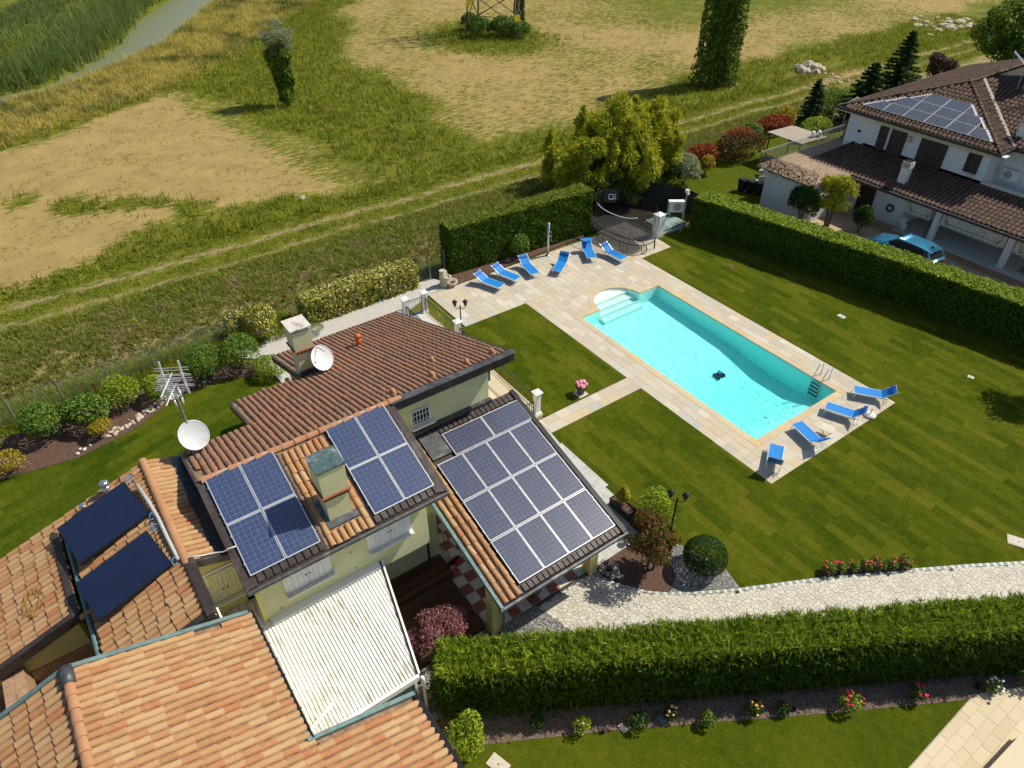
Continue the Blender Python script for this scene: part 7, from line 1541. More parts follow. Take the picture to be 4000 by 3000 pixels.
for k in range(7):
    t = (k + 0.5) / 7; x, y = 6.28 + (4.62 - 6.28) * t, -18.30 + (-21.20 + 18.30) * t
    flower_plant('rose', '%s red rose shrub from the left in the bed along the path' % ['first', 'second', 'third', 'fourth', 'fifth', 'sixth', 'seventh'][k], (x, y), 0.22, 0.42, 'red_petal', 5 - (k % 3), 120 + k, 'leaf_mid', 'red roses by the path')
for k, (lab, x, y, r, h, pt__, nf, lf) in enumerate((
    ('dark leafy rose shrub nearest the bushy bush under the hedge', 7.87, -6.53, 0.24, 0.5, 'white_petal', 0, 'leaf_dark'), ('light green rose shrub with one pale pink bloom', 6.99, -7.58, 0.30, 0.55, 'pink_petal', 1, 'leaf_lime'),
    ('dark green rose shrub without blooms near the plaques', 6.10, -9.0, 0.28, 0.5, 'white_petal', 0, 'leaf_dark'), ('rose with peach blooms beside the greenish plaque', 5.72, -9.95, 0.22, 0.5, 'peach_petal', 6, 'leaf_dark'),
    ('bright green leafy plant at the lawn edge under the hedge', 4.95, -10.75, 0.32, 0.55, 'white_petal', 0, 'leaf_mid'), ('rose with red, orange and yellow blooms', 4.30, -12.1, 0.26, 0.5, 'orange_petal', 9, 'leaf_dark'),
    ('small dark green tuft between orange and crimson roses', 3.82, -12.95, 0.2, 0.35, 'white_petal', 0, 'leaf_dark'), ('rose with many crimson blooms and yellow-green leaves', 2.72, -14.7, 0.34, 0.65, 'red_petal', 12, 'leaf_lime'),
    ('small rose with few dark red blooms right of the crimson one', 1.69, -16.65, 0.27, 0.5, 'red_petal', 6, 'leaf_dark'), ('white flowering plant at the terrace corner', 0.44, -18.85, 0.32, 0.45, 'white_petal', 14, 'leaf_mid'),
    ('larger white flowering plant at the right edge by the terrace', -0.15, -19.95, 0.40, 0.55, 'white_petal', 18, 'leaf_mid'))):
    flower_plant('rose' if 'rose' in lab else 'bedding_plant', lab, (x, y), r, h, pt__, nf, 140 + k, lf, 'plants in the bed under the bushy hedge')

# ================================================================== PYLON AND THINGS IN THE FIELDS
py_ = thing('power_pylon', (79.8, -54.0, 0), 'lattice steel pylon base in the field overgrown with bushes', 'pylon')
c4 = [(82.3, -51.6), (76.4, -55.2), (78.6, -57.9), (84.2, -54.6)]; ctr = np.mean(c4, axis=0)
def pc_(k, z): q = np.array(c4[k % 4]); q = ctr + (q - ctr) * (1 - 0.022 * z); return (q[0], q[1], z - 0.1)
for k in range(4): MB().beam(pc_(k, 0), pc_(k, 16), 0.17, 0.17).build('leg', 'rust_iron', py_)
for k in range(4):
    for z0_, z1_ in ((1.6, 5.0), (5.0, 8.5), (8.5, 12.0), (12.0, 15.5)):
        MB().beam(pc_(k, z0_), pc_(k + 1, z1_), 0.09, 0.09).build('brace', 'rust_iron', py_); MB().beam(pc_(k + 1, z0_), pc_(k, z1_), 0.09, 0.09).build('brace', 'rust_iron', py_); MB().beam(pc_(k, z0_), pc_(k + 1, z0_), 0.08, 0.08).build('brace', 'rust_iron', py_)
    mid_ = (np.array(pc_(k, 3.2)) + np.array(pc_(k + 1, 3.2))) / 2
    MB().beam(pc_(k, 0.1), tuple((np.array(pc_(k, 1.6)) + np.array(pc_(k + 1, 1.6))) / 2), 0.07, 0.07).build('brace', 'rust_iron', py_); MB().beam(pc_(k + 1, 0.1), tuple((np.array(pc_(k, 1.6)) + np.array(pc_(k + 1, 1.6))) / 2), 0.07, 0.07).build('brace', 'rust_iron', py_)
for k, z_ in ((0, 3.6), (1, 2.4)):
    q = pc_(k, z_); MB().box(q[0] - 0.15, q[0] - 0.11, q[1] - 0.55, q[1] + 0.25, q[2] - 0.3, q[2] + 0.4).build('warning_plate', 'sign_yellow', py_)
for k, (lab, x, y, r, h, n_) in enumerate((('bushes filling the left foot of the pylon', 80.6, -52.3, 1.6, 1.1, 2000), ('bushes filling the middle of the pylon base', 78.6, -54.6, 2.0, 1.2, 2600), ('bush at the right foot of the pylon', 76.8, -56.0, 1.3, 1.0, 1500), ('bush behind the left leg of the pylon', 83.9, -53.2, 1.1, 1.3, 1400), ('ivy column climbing the right rear leg of the pylon', 78.9, -57.3, 0.7, 2.9, 1400))):
    shrub('field_bush', lab, (x, y, -0.1), (r, r, h), 'leaf_mid' if k < 4 else 'leaf_dark', n_, 0.26, 0.16, 160 + k, 'bushes at the pylon')
gr = np.random.default_rng(66)
for lab, c_, n_, r_, name, h_ in (('heap of pale rubble and earth beside the farm track', (47.3, -73.2), 26, 0.75, 'rubble_heap', 0.7),):
    mb = MB()
    for k in range(n_): a_ = gr.uniform(0, 6.28); q = gr.random() ** 0.6 * 1.7; rock(mb, (c_[0] + q * math.cos(a_) * 0.8, c_[1] + q * math.sin(a_), h_ * (1 - q / 2.0) * gr.random() + 0.05), gr.uniform(0.25, r_), gr, 0.7)
    mb.top(name, 'rubble', lab, 'rubble')
for k in range(26):
    mb = MB(); a_ = (44.0 + gr.normal(0, 1.6), -72.5 + gr.normal(0, 1.8)) if k < 16 else (40.6 + gr.normal(0, 0.6), -76.5 + gr.normal(0, 2.5)); rock(mb, (a_[0], a_[1], 0.05), gr.uniform(0.10, 0.30), gr, 0.6)
    mb.top('field_stone', 'rubble', 'pale broken stone strewn beside the rubble heap along the track', 'stone', 'stones strewn near the rubble heap')
for k, c_ in enumerate(((47.6, -15.5), (50.6, -59.6), (48.1, -62.2))): mb = MB(); rock(mb, (c_[0], c_[1], 0.15), 0.32, gr, 0.6); mb.top('field_stone', 'rubble', ['single white block lying in the grass beside the track', 'pale stone at the left foot of the ivy tower', 'pale stone at the right foot of the ivy tower'][k], 'stone')
mb = MB()
for k in range(40): rock(mb, (49.8 + gr.normal(0, 1.6), -106.5 + gr.normal(0, 3.0), 0.1), gr.uniform(0.3, 0.8), gr, 0.35)
mb.top('earth_heap', 'rubble', 'low spread of pale earth clods at the far end of the track', 'rubble')

# ================================================================== THE WHITE HOUSE NEXT DOOR
nb_ = thing('white_house', (21.5, -53.0, 0), 'white two-storey house with dark brown tiled roofs and shutters', 'house')
TN = 0.35; NE = 5.55
zn = lambda x, y: NE + (-48.4 - y) * TN                       # front hip (faces the garden)
zwst = lambda x, y: NE + (28.2 - x) * TN                      # left slope
zrw = lambda x, y: NE + (-50.1 - y) * TN                      # set-back right wing
zeast = lambda x, y: NE + (x - 17.05) * TN
AP = (22.6, -54.0)
nr1 = MB().prism([(28.2, -48.4), (17.05, -48.4), AP], lambda x, y: zn(x, y) - 0.15, zn).build('roof', 'bed_brown', nb_)
nr2 = MB().prism([(28.2, -48.4), AP, (22.6, -66), (28.2, -66)], lambda x, y: zwst(x, y) - 0.15, zwst).build('roof', 'bed_brown', nb_)
nr3 = MB().prism([(17.05, -48.4), AP, (22.6, -55.65), (17.05, -50.1)], lambda x, y: min(zeast(x, y), 99) - 0.15, zeast).build('roof', 'bed_brown', nb_)
nr4 = MB().prism([(17.05, -50.1), (22.6, -55.65), (8.0, -55.65), (8.0, -50.1)], lambda x, y: zrw(x, y) - 0.15, zrw).build('roof', 'bed_brown', nb_)
MB().prism([(22.6, -55.6), (22.6, -66), (8, -66), (8, -55.6)], lambda x, y: 7.4 - 0.25, lambda x, y: 7.45).build('roof', 'bed_brown', nb_)
zlow = lambda x, y: 2.50 + (-45.2 - y) * 0.215
nr5 = MB().prism([(27.6, -45.2), (8.0, -45.45), (8.0, -49.2), (26.6, -49.2)], lambda x, y: zlow(x, y) - 0.14, zlow).build('roof', 'bed_brown', nb_)
items = []; DIMS['ntile'] = (0.50, 0.19, 0.27, 0.10); cn = 1 / math.hypot(1, TN)
kw = dict(key='ntile', dims=DIMS['ntile'], pitch=0.29, expo=0.40)
PVN = [(26.85, -48.95), (18.0, -48.95), (19.4, -50.2), (21.7, -52.0), (23.2, -52.0), (25.0, -50.9)]
lay_tiles(nr1, 'tile_dark', (17.05, -48.38, NE), (0, -cn, TN * cn), (1, 0, 0), 6.1, 11.1, lambda x, y: in_poly([(x, y)], [(28.1, -48.3), (17.15, -48.3), (22.6, -53.85)])[0], seed=301, store=items, **kw)
lay_tiles(nr4, 'tile_dark', (8.0, -50.08, NE), (0, -cn, TN * cn), (1, 0, 0), 6.1, 14.6, lambda x, y: in_poly([(x, y)], [(17.0, -50.0), (22.5, -55.55), (11, -55.55), (11, -50.0)])[0], seed=302, store=items, **kw)
c12 = 1 / math.hypot(1, 0.215)
lay_tiles(nr5, 'tile_dark', (8.0, -45.42, 2.5), (0, -c12, 0.215 * c12), (1, 0, 0), 3.95, 19.6, lambda x, y: in_poly([(x, y)], [(27.5, -45.15), (11, -45.4), (11, -49.1), (26.6, -49.1)])[0], seed=303, store=items, **kw)
put_tiles(items, nr1, budget=300)
items = []
lay_tiles(nr3, 'tile_dark', (17.07, -55.5, NE), (cn, 0, TN * cn), (0, 1, 0), 6.0, 7.1, lambda x, y: in_poly([(x, y)], [(17.1, -48.5), (22.55, -53.95), (22.55, -55.5), (17.1, -50.1)])[0], seed=304, store=items, **kw)
lay_tiles(nr2, 'tile_dark', (28.18, -66, NE), (-cn, 0, TN * cn), (0, 1, 0), 6.0, 17.6, lambda x, y: in_poly([(x, y)], [(28.2, -48.5), (22.6, -54.1), (22.6, -66), (28.2, -66)])[0], seed=305, store=items, **kw)
put_tiles(items, nr2, budget=0)
items = []
for p_, q in (((28.2, -48.4, NE + 0.07), (*AP, zn(*AP) + 0.07)), ((17.05, -48.4, NE + 0.07), (*AP, zn(*AP) + 0.07)), ((22.6, -54.1, 7.58), (22.6, -65.5, 7.58))): ridge_row(p_, q, 'tile_dark', items, key='ridge')
put_tiles(items, nr1, 'ridge_tile')
MB().prism([(17.0, -50.05), (17.25, -50.05), (22.7, -55.6), (22.45, -55.6)], lambda x, y: zrw(x, y) + 0.10, lambda x, y: zrw(x, y) + 0.14).build('valley_mortar', 'stone_beige', nb_)
for p_, q in (((28.3, -48.32), (16.95, -48.32)), ((16.98, -48.3), (16.98, -50.05)), ((17.0, -50.02), (8.0, -50.02)), ((28.28, -48.35), (28.28, -66))): MB().beam((*p_, NE - 0.06), (*q, NE - 0.06), 0.12, 0.20).build('gutter', 'brown_metal', nb_)
MB().beam((27.7, -45.12, 2.43), (8.0, -45.37, 2.43), 0.14, 0.16).build('gutter', 'brown_metal', nb_)
MB().beam((27.66, -45.15, 2.47), (26.6, -49.2, zlow(0, -49.2) + 0.02), 0.10, 0.14).build('fascia', 'brown_metal', nb_)
wl = MB(); wl.box(27.5, 17.65, -60, -49.0, 2.5, 5.50).box(17.66, 8.0, -60, -50.75, 2.5, 5.50); wl.build('upper_wall', 'neigh_wall', nb_)
wl = MB(); wl.box(27.4, 20.4, -60, -46.3, -0.2, 2.40); wl.box(20.4, 8.0, -60, -50.7, -0.2, 2.9); wl.build('lower_wall', 'neigh_wall', nb_)
MB().box(27.52, 16.7, -49.0, -48.45, 5.36, 5.40).build('soffit', 'neigh_wall', nb_)
MB().box(26.0, 9.0, -49.25, -49.0, zlow(0, -49.1) - 0.1, zlow(0, -49.1) + 0.14).build('ledge', 'stone_pale', nb_)
def nwin(x0, x1, z0, z1, y, door=False):
    w_ = MB().box(x0, x1, y - 0.05, y + 0.03, z0, z1).build('window', 'white_paint', nb_); s_ = MB(); n = max(2, int((z1 - z0) / 0.11))
    for k in range(n): s_.box(x0 + 0.03, x1 - 0.03, y + 0.031, y + 0.06, z0 + 0.02 + k * (z1 - z0 - 0.04) / n, z0 + 0.005 + (k + 1) * (z1 - z0 - 0.04) / n)
    s_.build('shutter', 'dark_shutter', w_)
    if not door: MB().box(x0 - 0.08, x1 + 0.08, y, y + 0.14, z0 - 0.06, z0).build('sill', 'stone_pale', w_)
    return w_
nwin(25.05, 24.45, 3.4, 5.0, -49.0, True); nwin(24.2, 23.15, 3.2, 5.0, -49.0, True); nwin(22.1, 20.35, 3.2, 5.0, -49.0, True); nwin(18.95, 18.15, 3.75, 5.0, -49.0)
# scalloped awning trim over the upper openings
tz = MB()
for k in range(34): x0 = 25.5 - k * 0.235; tz.box(x0, x0 - 0.13, -48.93, -48.90, 4.98, 5.12); tz.box(x0, x0 - 0.235, -48.93, -48.90, 5.12, 5.24)
tz.build('awning_trim', 'shutter_cream', nb_)
w_ = nwin(24.6, 24.0, 0.9, 2.1, -46.3, True); nwin(23.7, 22.6, 0.05, 2.15, -46.3, True)
MB().box(22.95 - 0.9, 21.85, -46.29, -46.22, 1.95, 2.08).build('lamp', 'white_plastic', nb_)
MB().tube([(21.3 + 0.22 * math.cos(t), -46.2, 1.05 + 0.22 * math.sin(t)) for t in np.linspace(0, 2 * math.pi, 16)[:-1]], 0.06, 6, closed=True).build('hose_reel', 'black_metal', nb_)
MB().box(23.0, 22.75, -48.99, -48.8, 4.45, 4.85).build('wall_lantern', 'galvanised', nb_)
MB().box(26.6, 26.4, -48.99, -48.93, 4.1, 4.25).build('vent', 'black_metal', nb_)
ac = MB().box(17.2, 16.2, -50.74, -50.35, 3.55, 4.2).build('air_conditioner', 'white_plastic', nb_); MB().lathe([(0.26, 0), (0.26, 0.02)], (0, 0, 0), 18).xform(Matrix.Translation((16.85, -50.35, 3.88)) @ Matrix.Rotation(-math.pi / 2, 4, 'X')).build('fan_grille', 'galvanised', ac)
# porch posts and rolled-down awnings with a line pattern
for x_ in (18.15, 13.7, 9.2): MB().box(x_ - 0.17, x_ + 0.17, -46.4, -46.06, -0.1, 2.45).build('post', 'stucco_white', nb_)
MB().tube([(18.45, -46.0, 0), (18.45, -46.0, 2.4)], 0.04, 8).build('downpipe', 'brown_metal', nb_)
for (xa, xb) in ((20.3, 18.4), (17.9, 13.95), (13.4, 9.4)):
    a_ = MB().box(xa, xb, -46.16, -46.12, 1.28, 2.38); n = int((xa - xb) / 0.2)
    for k in range(n): a_.box(xa - k * 0.2, xa - k * 0.2 - 0.10, -46.16, -46.12, 1.18, 1.28)
    a_ = a_.build('awning', 'stone_pale', nb_); ln = MB(); m_ = 0.25; zt_, zb_ = 2.2, 1.45
    for (p_, q) in (((xa - m_, zt_), (xa - m_, zb_ + 0.15)), ((xb + m_, zt_), (xb + m_, zb_ + 0.15)), ((xa - m_ - 0.15, zb_), (xb + m_ + 0.15, zb_))): ln.beam((p_[0], -46.11, p_[1]), (q[0], -46.11, q[1]), 0.012, 0.03, up=(1, 0, 0) if p_[0] == q[0] else (0, 0, 1))
    for e, xx in ((-1, xa - m_), (1, xb + m_)):
        for (u0, v0, u1, v1) in ((0, 0.15, 0.15, 0.15), (0.15, 0.15, 0.15, 0), (-0.02, 0.05, 0.08, 0.05), (0.08, 0.05, 0.08, -0.06), (0.08, -0.06, 0.18, -0.06), (0.18, -0.06, 0.18, 0.02)): ln.beam((xx + e * u0, -46.11, zb_ + v0), (xx + e * u1, -46.11, zb_ + v1), 0.012, 0.03, up=(1, 0, 0) if u0 == u1 else (0, 0, 1))
    ln.build('awning_pattern', 'black_metal', a_)
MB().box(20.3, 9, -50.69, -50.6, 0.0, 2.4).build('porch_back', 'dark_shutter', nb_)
def nchim(x, y, z0, z1, nm='chimney'):
    c = MB().box(x - 0.25, x + 0.25, y - 0.25, y + 0.25, z0, z1).build(nm, 'stucco_white', nb_)
    for k in range(4): MB().box(x - 0.30 + 0.01 * k, x + 0.30 - 0.01 * k, y - 0.30 + 0.01 * k, y + 0.30 - 0.01 * k, z1 + 0.04 + k * 0.10, z1 + 0.10 + k * 0.10).build('louvre', 'concrete_cap', c)
    MB().box(x - 0.22, x + 0.22, y - 0.22, y + 0.22, z1, z1 + 0.44).build('flue', 'black_metal', c)
nchim(21.3, -46.6, 2.6, 3.75); nchim(17.35, -51.3, 5.5, 6.75)
# roof panels cut to the hip, white notched edging
def npanel(poly, lab, k):
    z_ = lambda x, y: zn(x, y) + 0.17
    o = thing('solar_module', (sum(p_[0] for p_ in poly) / len(poly), sum(p_[1] for p_ in poly) / len(poly), z_(*poly[0]) - 0.05), lab, 'solar panel', 'roof panels on the white house')
    MB().prism(poly, lambda x, y: z_(x, y) - 0.04, z_).build('frame', 'pv_frame', o); c = np.mean(poly, axis=0); ins = [tuple(c + (np.array(p_) - c) * 0.965) for p_ in poly]
    MB().prism(ins, lambda x, y: z_(x, y) + 0.001, lambda x, y: z_(x, y) + 0.006).build('glass', 'pv_far', o)
m_, nt, p = new_mat('pv_far'); tc = _n(nt, 'ShaderNodeNewGeometry'); br_ = _n(nt, 'ShaderNodeTexBrick'); br_.offset = 0.0; br_.inputs['Scale'].default_value = 1; br_.inputs['Brick Width'].default_value = 0.125; br_.inputs['Row Height'].default_value = 0.118; br_.inputs['Mortar Size'].default_value = 0.006
br_.inputs['Color1'].default_value = (0.035, 0.042, 0.06, 1); br_.inputs['Color2'].default_value = (0.05, 0.058, 0.078, 1); br_.inputs['Mortar'].default_value = (0.20, 0.21, 0.23, 1)
nt.links.new(tc.outputs['Position'], br_.inputs['Vector']); nt.links.new(br_.outputs[0], p.inputs['Base Color']); p.inputs['Roughness'].default_value = 0.25; p.inputs['Coat Weight'].default_value = 0.7
rows = [(-48.95, -49.85, 26.75, 18.05, 25.85, 18.95), (-49.87, -50.77, 25.75, 19.05, 24.85, 19.95), (-50.79, -51.69, 24.6, 20.2, 23.7, 21.1)]
cut = [26.75, 25.3, 23.85, 22.4, 20.95, 19.5, 18.05]; kk = 0
for r_, (y0, y1, xa, xb, xa2, xb2) in enumerate(rows):
    full = [(xa, y0), (xb, y0), (xb2, y1), (xa2, y1)]; edges = [e - 0.0 for e in cut]
    for a_, b_ in zip(edges[:-1], edges[1:]):
        q = clip_half(clip_half(full, a_ - 0.012, 0, 1, 0), b_ + 0.012, 0, -1, 0)
        if len(q) >= 3:
            ar = abs(sum(q[i][0] * q[(i + 1) % len(q)][1] - q[(i + 1) % len(q)][0] * q[i][1] for i in range(len(q)))) / 2
            if ar > 0.12: npanel(q, 'roof panel on the white house, %s in its %s row from the left' % (['first', 'second', 'third', 'fourth', 'fifth', 'sixth'][max(0, edges.index(a_) - (0, 0, 1)[r_])], ('lowest', 'middle', 'top')[r_]), kk); kk += 1
for (y0, y1, xa, xb, xa2, xb2) in rows:
    for s_, (x0, x1) in ((1, (xa, xa2)), (-1, (xb, xb2))):
        for k in range(8):
            t0, t1 = k / 8, (k + 1) / 8; xs_, ys_ = x0 + (x1 - x0) * t0, y0 + (y1 - y0) * t0; xe_, ye_ = x0 + (x1 - x0) * t1, y0 + (y1 - y0) * t1
            MB().prism([(xs_, ys_), (xs_ + s_ * 0.13, (ys_ + ye_) / 2 - 0.05), (xe_, ye_)], lambda x, y: zn(x, y) + 0.12, lambda x, y: zn(x, y) + 0.16).build('edge_trim', 'white_paint', nb_)
# tilted collector on a frame, aerials, dish
nc_ = thing('solar_collector', (20.7, -57.0, 7.5), 'tilted white-framed solar collector standing on the brown roof ridge', 'solar collector')
mt = Matrix.Translation((20.6, -57.2, 8.3)) @ Matrix.Rotation(R(35), 4, 'Z') @ Matrix.Rotation(R(-38), 4, 'Y')
MB().box(-1.0, 1.0, -2.0, 2.0, -0.08, 0).xform(mt).build('frame', 'alu_white', nc_); MB().box(-0.93, 0.93, -1.93, -0.02, 0.0, 0.01).xform(mt).build('glass', 'pv_glass_pale', nc_) if False else None
flat('collector_pale', (0.30, 0.33, 0.40), 0.15, var=0.05, spec=0.7)
for (a_, b_) in ((-1.93, -0.03), (0.03, 1.93)): MB().box(-0.93, 0.93, a_, b_, 0.001, 0.012).xform(mt).build('glass', 'collector_pale', nc_)
for sx in (-0.9, 0.9):
    for sy in (-1.8, 1.8): q = mt @ Vector((sx, sy, -0.08)); MB().tube([tuple(q), (q.x, q.y, 7.4)], 0.03, 6).build('leg', 'galvanised', nc_)
for k, (x, y, h) in enumerate(((19.9, -55.4, 3.6), (18.4, -55.6, 2.6))):
    o = thing('tv_antenna', (x, y, 7.4), ['tall slanting aerial mast on the brown roof ridge', 'shorter aerial mast with many rods at the right edge'][k], 'antenna', 'aerials on the brown roof')
    MB().tube([(x, y, 7.3), (x - 0.1, y - 0.3, 7.4 + h)], 0.03, 6).build('mast', 'galvanised', o); MB().tube([(x - 0.8, y - 0.3, 7.3 + h), (x + 0.7, y - 0.3, 7.3 + h)], 0.02, 5).build('boom', 'alu_white', o)
    for j in range(7): MB().tube([(x - 0.75 + j * 0.22, y - 0.7, 7.3 + h), (x - 0.75 + j * 0.22, y + 0.1, 7.3 + h)], 0.012, 4).build('element', 'alu_white', o)
dish((16.6, -51.0, 6.9), 0.42, R(150), R(70), 'white satellite dish seen nearly edge-on beside the brown roof chimney')
# annex with terrace on top, white ribbed wall, railing
an = thing('side_annex', (26.4, -43.5, 0), 'white ribbed side annex with a tiled roof terrace beside the white house', 'annex')
MB().box(28.2, 24.3, -46.25, -41.7, -0.2, 2.5).build('wall', 'stucco_white', an)
rb = MB(); [rb.box(24.4 + k * 0.2, 24.52 + k * 0.2, -41.7, -41.66, 0, 2.45) for k in range(19)]; rb.build('ribs', 'stucco_white', an)
MB().box(29.0, 24.2, -46.2, -41.5, 2.5, 2.60).build('terrace_floor', 'terrace_tan', an); MB().box(29.0, 27.7, -52, -46.2, 2.45, 2.60).build('terrace_floor', 'terrace_tan', an); MB().box(28.9, 27.72, -51.8, -46.3, -0.2, 2.44).build('wall', 'stucco_white', an)
for k in range(28): MB().box(28.95, 27.75, -51.9 + k * 0.37, -51.9 + k * 0.37 + 0.355, 2.601, 2.615).build('floor_tile', 'terrace_tan', an)
rl = railing((28.9, -51.6), (28.9, -41.6), 2.6, 0.95, 'grey steel railing along the roof terrace of the white house'); rl['group'] = 'terrace railings next door'
for ch in rl.children: ch.data.materials.clear(); ch.data.materials.append(M['galvanised'])
rl = railing((28.85, -41.55), (24.3, -41.55), 2.6, 0.9, 'ivy-tangled railing over the white ribbed wall'); rl['group'] = 'terrace railings next door'
iv = thing('climbing_plant', (26.5, -41.7, 2.6), 'bare brown climbing plant tangled in the terrace railing', 'climber'); g = np.random.default_rng(5); tw_ = MB()
for k in range(70): a_ = np.array([g.uniform(24.4, 28.8), -41.6 + g.normal(0, 0.12), 2.5 + g.random() * 0.9]); tw_.tube([tuple(a_), tuple(a_ + g.normal(0, 0.25, 3) * [1.6, 0.4, 1]), tuple(a_ + g.normal(0, 0.3, 3) * [1.8, 0.3, 0.8])], 0.010, 4)
tw_.build('twigs', 'bark', iv); P = np.c_[g.uniform(24.4, 28.8, 420), -41.6 + g.normal(0, 0.2, 420), 2.4 + g.random(420) * 0.9]; fol('foliage', leaf_arr(P, np.tile([0, 1.0, 0.4], (420, 1)), 0.12, 0.08, g), 'leaf_plum', iv)
P = np.c_[28.3 + g.normal(0, 0.3, 900), g.uniform(-52.3, -50.8, 900), 2.6 + g.random(900) * 1.4]; cl = thing('ivy_screen', (28.3, -51.6, 2.6), 'dark ivy screen at the far end of the roof terrace', 'climber'); fol('foliage', leaf_arr(P, np.tile([0.3, 1.0, 0.4], (900, 1)), 0.18, 0.12, g), 'leaf_plum', cl)
# corrugated lean-to, garden furniture
lt = thing('garden_canopy', (31.8, -49.8, 0), 'flat weathered corrugated canopy on posts beyond the roof terrace', 'canopy')
cs = MB(); nlt = 26
for k in range(nlt):
    x0, x1 = 30.2 + 3.2 * k / nlt, 30.2 + 3.2 * (k + 1) / nlt; h0, h1 = 2.30 + 0.03 * (k % 2), 2.30 + 0.03 * ((k + 1) % 2); cs.add([(x0, -48.2, h0), (x1, -48.2, h1), (x1, -51.4, h1 - 0.12), (x0, -51.4, h0 - 0.12)], [(0, 1, 2, 3)])
cs.build('sheet', 'sheet_roof', lt)
for p_ in ((30.4, -48.4), (33.2, -48.4), (30.4, -51.2), (33.2, -51.2)): MB().tube([(*p_, 0), (*p_, 2.25)], 0.05, 6).build('post', 'wood_dark', lt)
for k, (x, y) in enumerate(((30.7, -50.2), (30.55, -50.75))): MB().lathe([(0.2, 0), (0.14, 0.3), (0.1, 0.4)], (x, y, 2.30), 12).top('roof_cowl', 'white_plastic', ['white cowl standing on the corrugated canopy, left one', 'white cowl standing on the corrugated canopy, right one'][k], 'cowl', 'white cowls', True)
for k, (x, y) in enumerate(((30.6, -45.4), (30.2, -44.0), (31.4, -45.9))):
    o = thing('garden_chair', (x, y, 0), ['white garden chair nearest the corrugated canopy', 'white garden chair nearest the terrace railing', 'white garden chair farthest from the house'][k], 'chair', 'white garden chairs', rz=k * 1.1); MB().box(-0.25, 0.25, -0.25, 0.25, 0.4, 0.44).build('seat', 'white_plastic', o, world=False); MB().box(-0.25, 0.25, 0.21, 0.25, 0.44, 0.9).build('backrest', 'white_plastic', o, world=False)
    for sx in (-0.22, 0.22):
        for sy in (-0.22, 0.22): MB().tube([(sx, sy, 0), (sx, sy, 0.4)], 0.02, 6).build('leg', 'white_plastic', o, world=False)
for k in range(3):
    o = thing('refuse_bin', (29.3 + k * 0.55, -42.9 + k * 0.25, 0), ['dark refuse bin closest to the ribbed wall', 'dark refuse bin in the middle of three', 'dark refuse bin farthest from the ribbed wall'][k], 'bin', 'dark refuse bins'); MB().taper(29.3 + k * 0.55, -42.9 + k * 0.25, 0, 0.85, 0.2, 0.22, 0.26, 0.28).build('body', 'rubber', o); MB().taper(29.3 + k * 0.55, -42.9 + k * 0.25, 0.85, 0.93, 0.28, 0.3, 0.24, 0.26).build('lid', 'black_metal', o)
gs = thing('greenhouse_roof', (33.0, -60.0, 0), 'slanting glass panes beside the roof terrace of the white house', 'glasshouse')
for k in range(3): MB().add([(30.2 + k, -56.5, 2.6), (31.15 + k, -56.5, 2.6), (31.15 + k, -59.5, 3.0), (30.2 + k, -59.5, 3.0)], [(0, 1, 2, 3)]).build('pane', 'glass_clear', gs)
for k in range(4): MB().beam((30.18 + k, -56.5, 2.6), (30.18 + k, -59.5, 3.0), 0.05, 0.05).build('glazing_bar', 'galvanised', gs); MB().tube([(30.18 + k, -56.5, 0), (30.18 + k, -56.5, 2.6)], 0.03, 6).build('post', 'galvanised', gs)
# paved yard, porch floor, car
struct('yard', MB().box(28.1, -4, -46.2, -38.6, -0.2, 0.0), 'asphalt_pale'); struct('porch_floor', MB().box(20.4, -4, -50.6, -45.6, -0.2, 0.06), 'stone_pale'); struct('yard_strip', MB().box(22.5, -4, -45.59, -44.9, -0.2, 0.03), 'porch_floor')
car = thing('parked_car', (17.75, -42.3, 0.0), 'light blue hatchback car parked behind the long hedge', 'car', rz=R(-4))
def car_section(x, wb, wt, zb, zs, zt): return [(x, -wb, zb), (x, -wb, zs), (x, -wt, zt), (x, wt, zt), (x, wb, zs), (x, wb, zb)]
def loft(secs):
    mb = MB(); n = len(secs[0]); mb.add([p_ for s_ in secs for p_ in s_], [(i * n + k, i * n + k + 1, (i + 1) * n + k + 1, (i + 1) * n + k) for i in range(len(secs) - 1) for k in range(n - 1)] + [tuple(range(n)), tuple(range(len(secs) * n - 1, (len(secs) - 1) * n - 1, -1))]); return mb
body = loft([car_section(*s_) for s_ in ((2.12, 0.60, 0.55, 0.35, 0.55, 0.66), (2.0, 0.80, 0.72, 0.28, 0.62, 0.80), (1.3, 0.88, 0.78, 0.25, 0.80, 0.95), (0.85, 0.89, 0.80, 0.25, 0.88, 1.0), (-1.6, 0.90, 0.82, 0.25, 0.92, 1.05), (-2.0, 0.86, 0.78, 0.30, 0.90, 1.02), (-2.12, 0.72, 0.66, 0.38, 0.80, 0.92))]).build('body', 'car_blue', car, True, world=False)
loft([[(x, -a_, zb), (x, -b_, zt), (x, b_, zt), (x, a_, zb)] for x, a_, b_, zb, zt in ((0.95, 0.76, 0.70, 0.98, 1.0), (0.25, 0.79, 0.62, 1.0, 1.49), (-1.3, 0.80, 0.62, 1.02, 1.52), (-1.75, 0.78, 0.58, 1.0, 1.40), (-2.02, 0.74, 0.66, 0.96, 1.0))]).build('windows', 'dark_glass', car, world=False)
loft([[(x, -b_, zt), (x, -b_ * 0.5, zt + 0.035), (x, b_ * 0.5, zt + 0.035), (x, b_, zt)] for x, b_, zt in ((0.30, 0.62, 1.485), (-0.3, 0.64, 1.53), (-1.2, 0.63, 1.54), (-1.88, 0.56, 1.44))]).build('roof', 'car_blue', car, True, world=False)
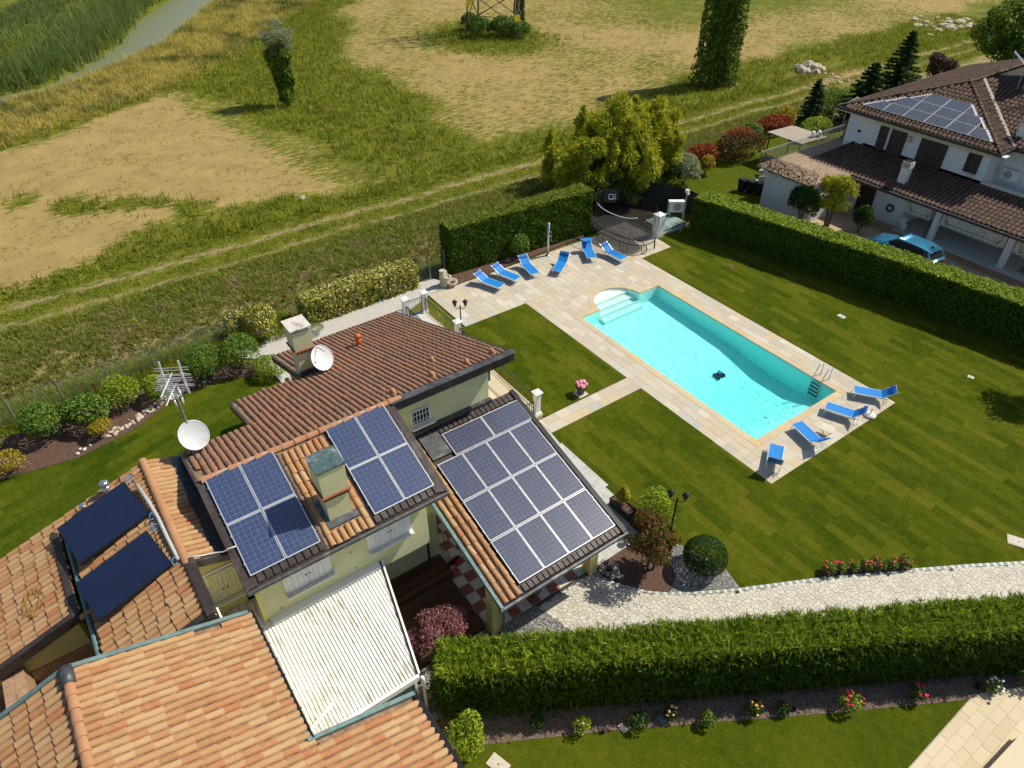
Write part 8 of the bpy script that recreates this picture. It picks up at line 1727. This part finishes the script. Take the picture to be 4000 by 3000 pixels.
for sy in (-1, 1):
    MB().beam((0.30, sy * 0.63, 1.50), (0.98, sy * 0.76, 1.0), 0.05, 0.05).build('pillar', 'car_blue', car, world=False); MB().beam((-1.72, sy * 0.60, 1.43), (-1.98, sy * 0.72, 1.02), 0.12, 0.06).build('pillar', 'car_blue', car, world=False)
    for x_ in (1.32, -1.35):
        wh = MB().lathe([(0.20, -0.10), (0.32, -0.10), (0.33, -0.05), (0.33, 0.05), (0.32, 0.10), (0.20, 0.10)], (0, 0, 0), 18).xform(Matrix.Translation((x_, sy * 0.82, 0.33)) @ Matrix.Rotation(math.pi / 2, 4, 'X')).build('wheel', 'rubber', car, True, world=False)
        MB().lathe([(0.02, -0.11), (0.20, -0.105), (0.20, 0.105), (0.02, 0.11)], (0, 0, 0), 12).xform(Matrix.Translation((x_, sy * 0.82, 0.33)) @ Matrix.Rotation(math.pi / 2, 4, 'X')).build('rim', 'steel', wh, world=False)
    MB().box(-2.13, -2.06, sy * 0.60 - 0.14, sy * 0.60 + 0.10, 0.72, 0.86).build('tail_light', 'red_plastic', car, world=False); MB().taper(1.98, sy * 0.62, 0.62, 0.74, 0.09, 0.13, 0.05, 0.10).build('headlight', 'white_plastic', car, world=False)
    MB().box(0.62, 0.80, sy * 0.92 - 0.08, sy * 0.92 + 0.08, 0.98, 1.12).build('mirror', 'car_blue', car, world=False)
MB().taper(-1.55, 0, 1.55, 1.62, 0.10, 0.03, 0.02, 0.01).build('roof_aerial', 'black_metal', car, world=False)
for k, (x, y, r_, h_, mt__) in enumerate(((20.1, -46.0, 0.28, 0.75, 'white_plastic'), (19.8, -45.7, 0.18, 0.5, 'white_plastic'), (11.9, -46.9, 0.3, 0.4, 'green_plastic'))): MB().lathe([(r_ * 0.7, 0), (r_, h_), (r_ * 1.05, h_ + 0.03), (r_ * 0.85, h_ + 0.03), (r_ * 0.8, h_ - 0.05)], (x, y, 0.062), 14).top('plant_pot', mt__, ['tall white pot under the first porch awning', 'small white pot beside the tall one', 'green tub in the shade at the right porch bay'][k], 'pot', 'pots on the porch next door', True)
mb = MB().box(12.9, 10.6, -47.6, -46.6, 0.062, 0.07); mb.top('door_mat', 'sheet_roof', 'dark bordered mat on the right porch bay of the white house', 'mat')
dg = thing('black_dog', (11.9, -47.05, 0.07), 'black dog lying curled on the porch mat at the right edge', 'dog'); g = np.random.default_rng(3)
dv = MB(); dv.tube([(12.35, -47.15, 0.22), (12.15, -47.2, 0.24), (11.9, -47.15, 0.25), (11.65, -47.05, 0.24), (11.5, -46.9, 0.20)], [0.10, 0.17, 0.18, 0.17, 0.11], 10); dv.tube([(12.35, -47.12, 0.24), (12.5, -46.98, 0.26), (12.55, -46.85, 0.20), (12.52, -46.75, 0.16)], [0.09, 0.10, 0.08, 0.045], 10)
for p_, q, r_ in (((12.3, -47.0, 0.14), (12.2, -46.75, 0.10), (12.4, -46.66, 0.10)), ((12.2, -47.0, 0.14), (12.05, -46.75, 0.10), (12.25, -46.62, 0.10)), ((11.6, -46.95, 0.16), (11.85, -46.75, 0.12), (11.7, -46.65, 0.10)), ((11.5, -46.9, 0.14), (11.35, -46.75, 0.11), (11.5, -46.6, 0.10))): dv.tube([p_, q, r_], [0.07, 0.045, 0.035], 8)
dv.tube([(11.5, -47.0, 0.2), (11.3, -47.1, 0.13), (11.2, -46.95, 0.11)], [0.04, 0.03, 0.015], 6); dv.tube([(12.46, -47.05, 0.33), (12.50, -47.10, 0.26)], [0.03, 0.015], 5); dv.tube([(12.56, -46.93, 0.32), (12.64, -46.93, 0.26)], [0.03, 0.015], 5)
dv.build('body', 'rubber', dg, True)
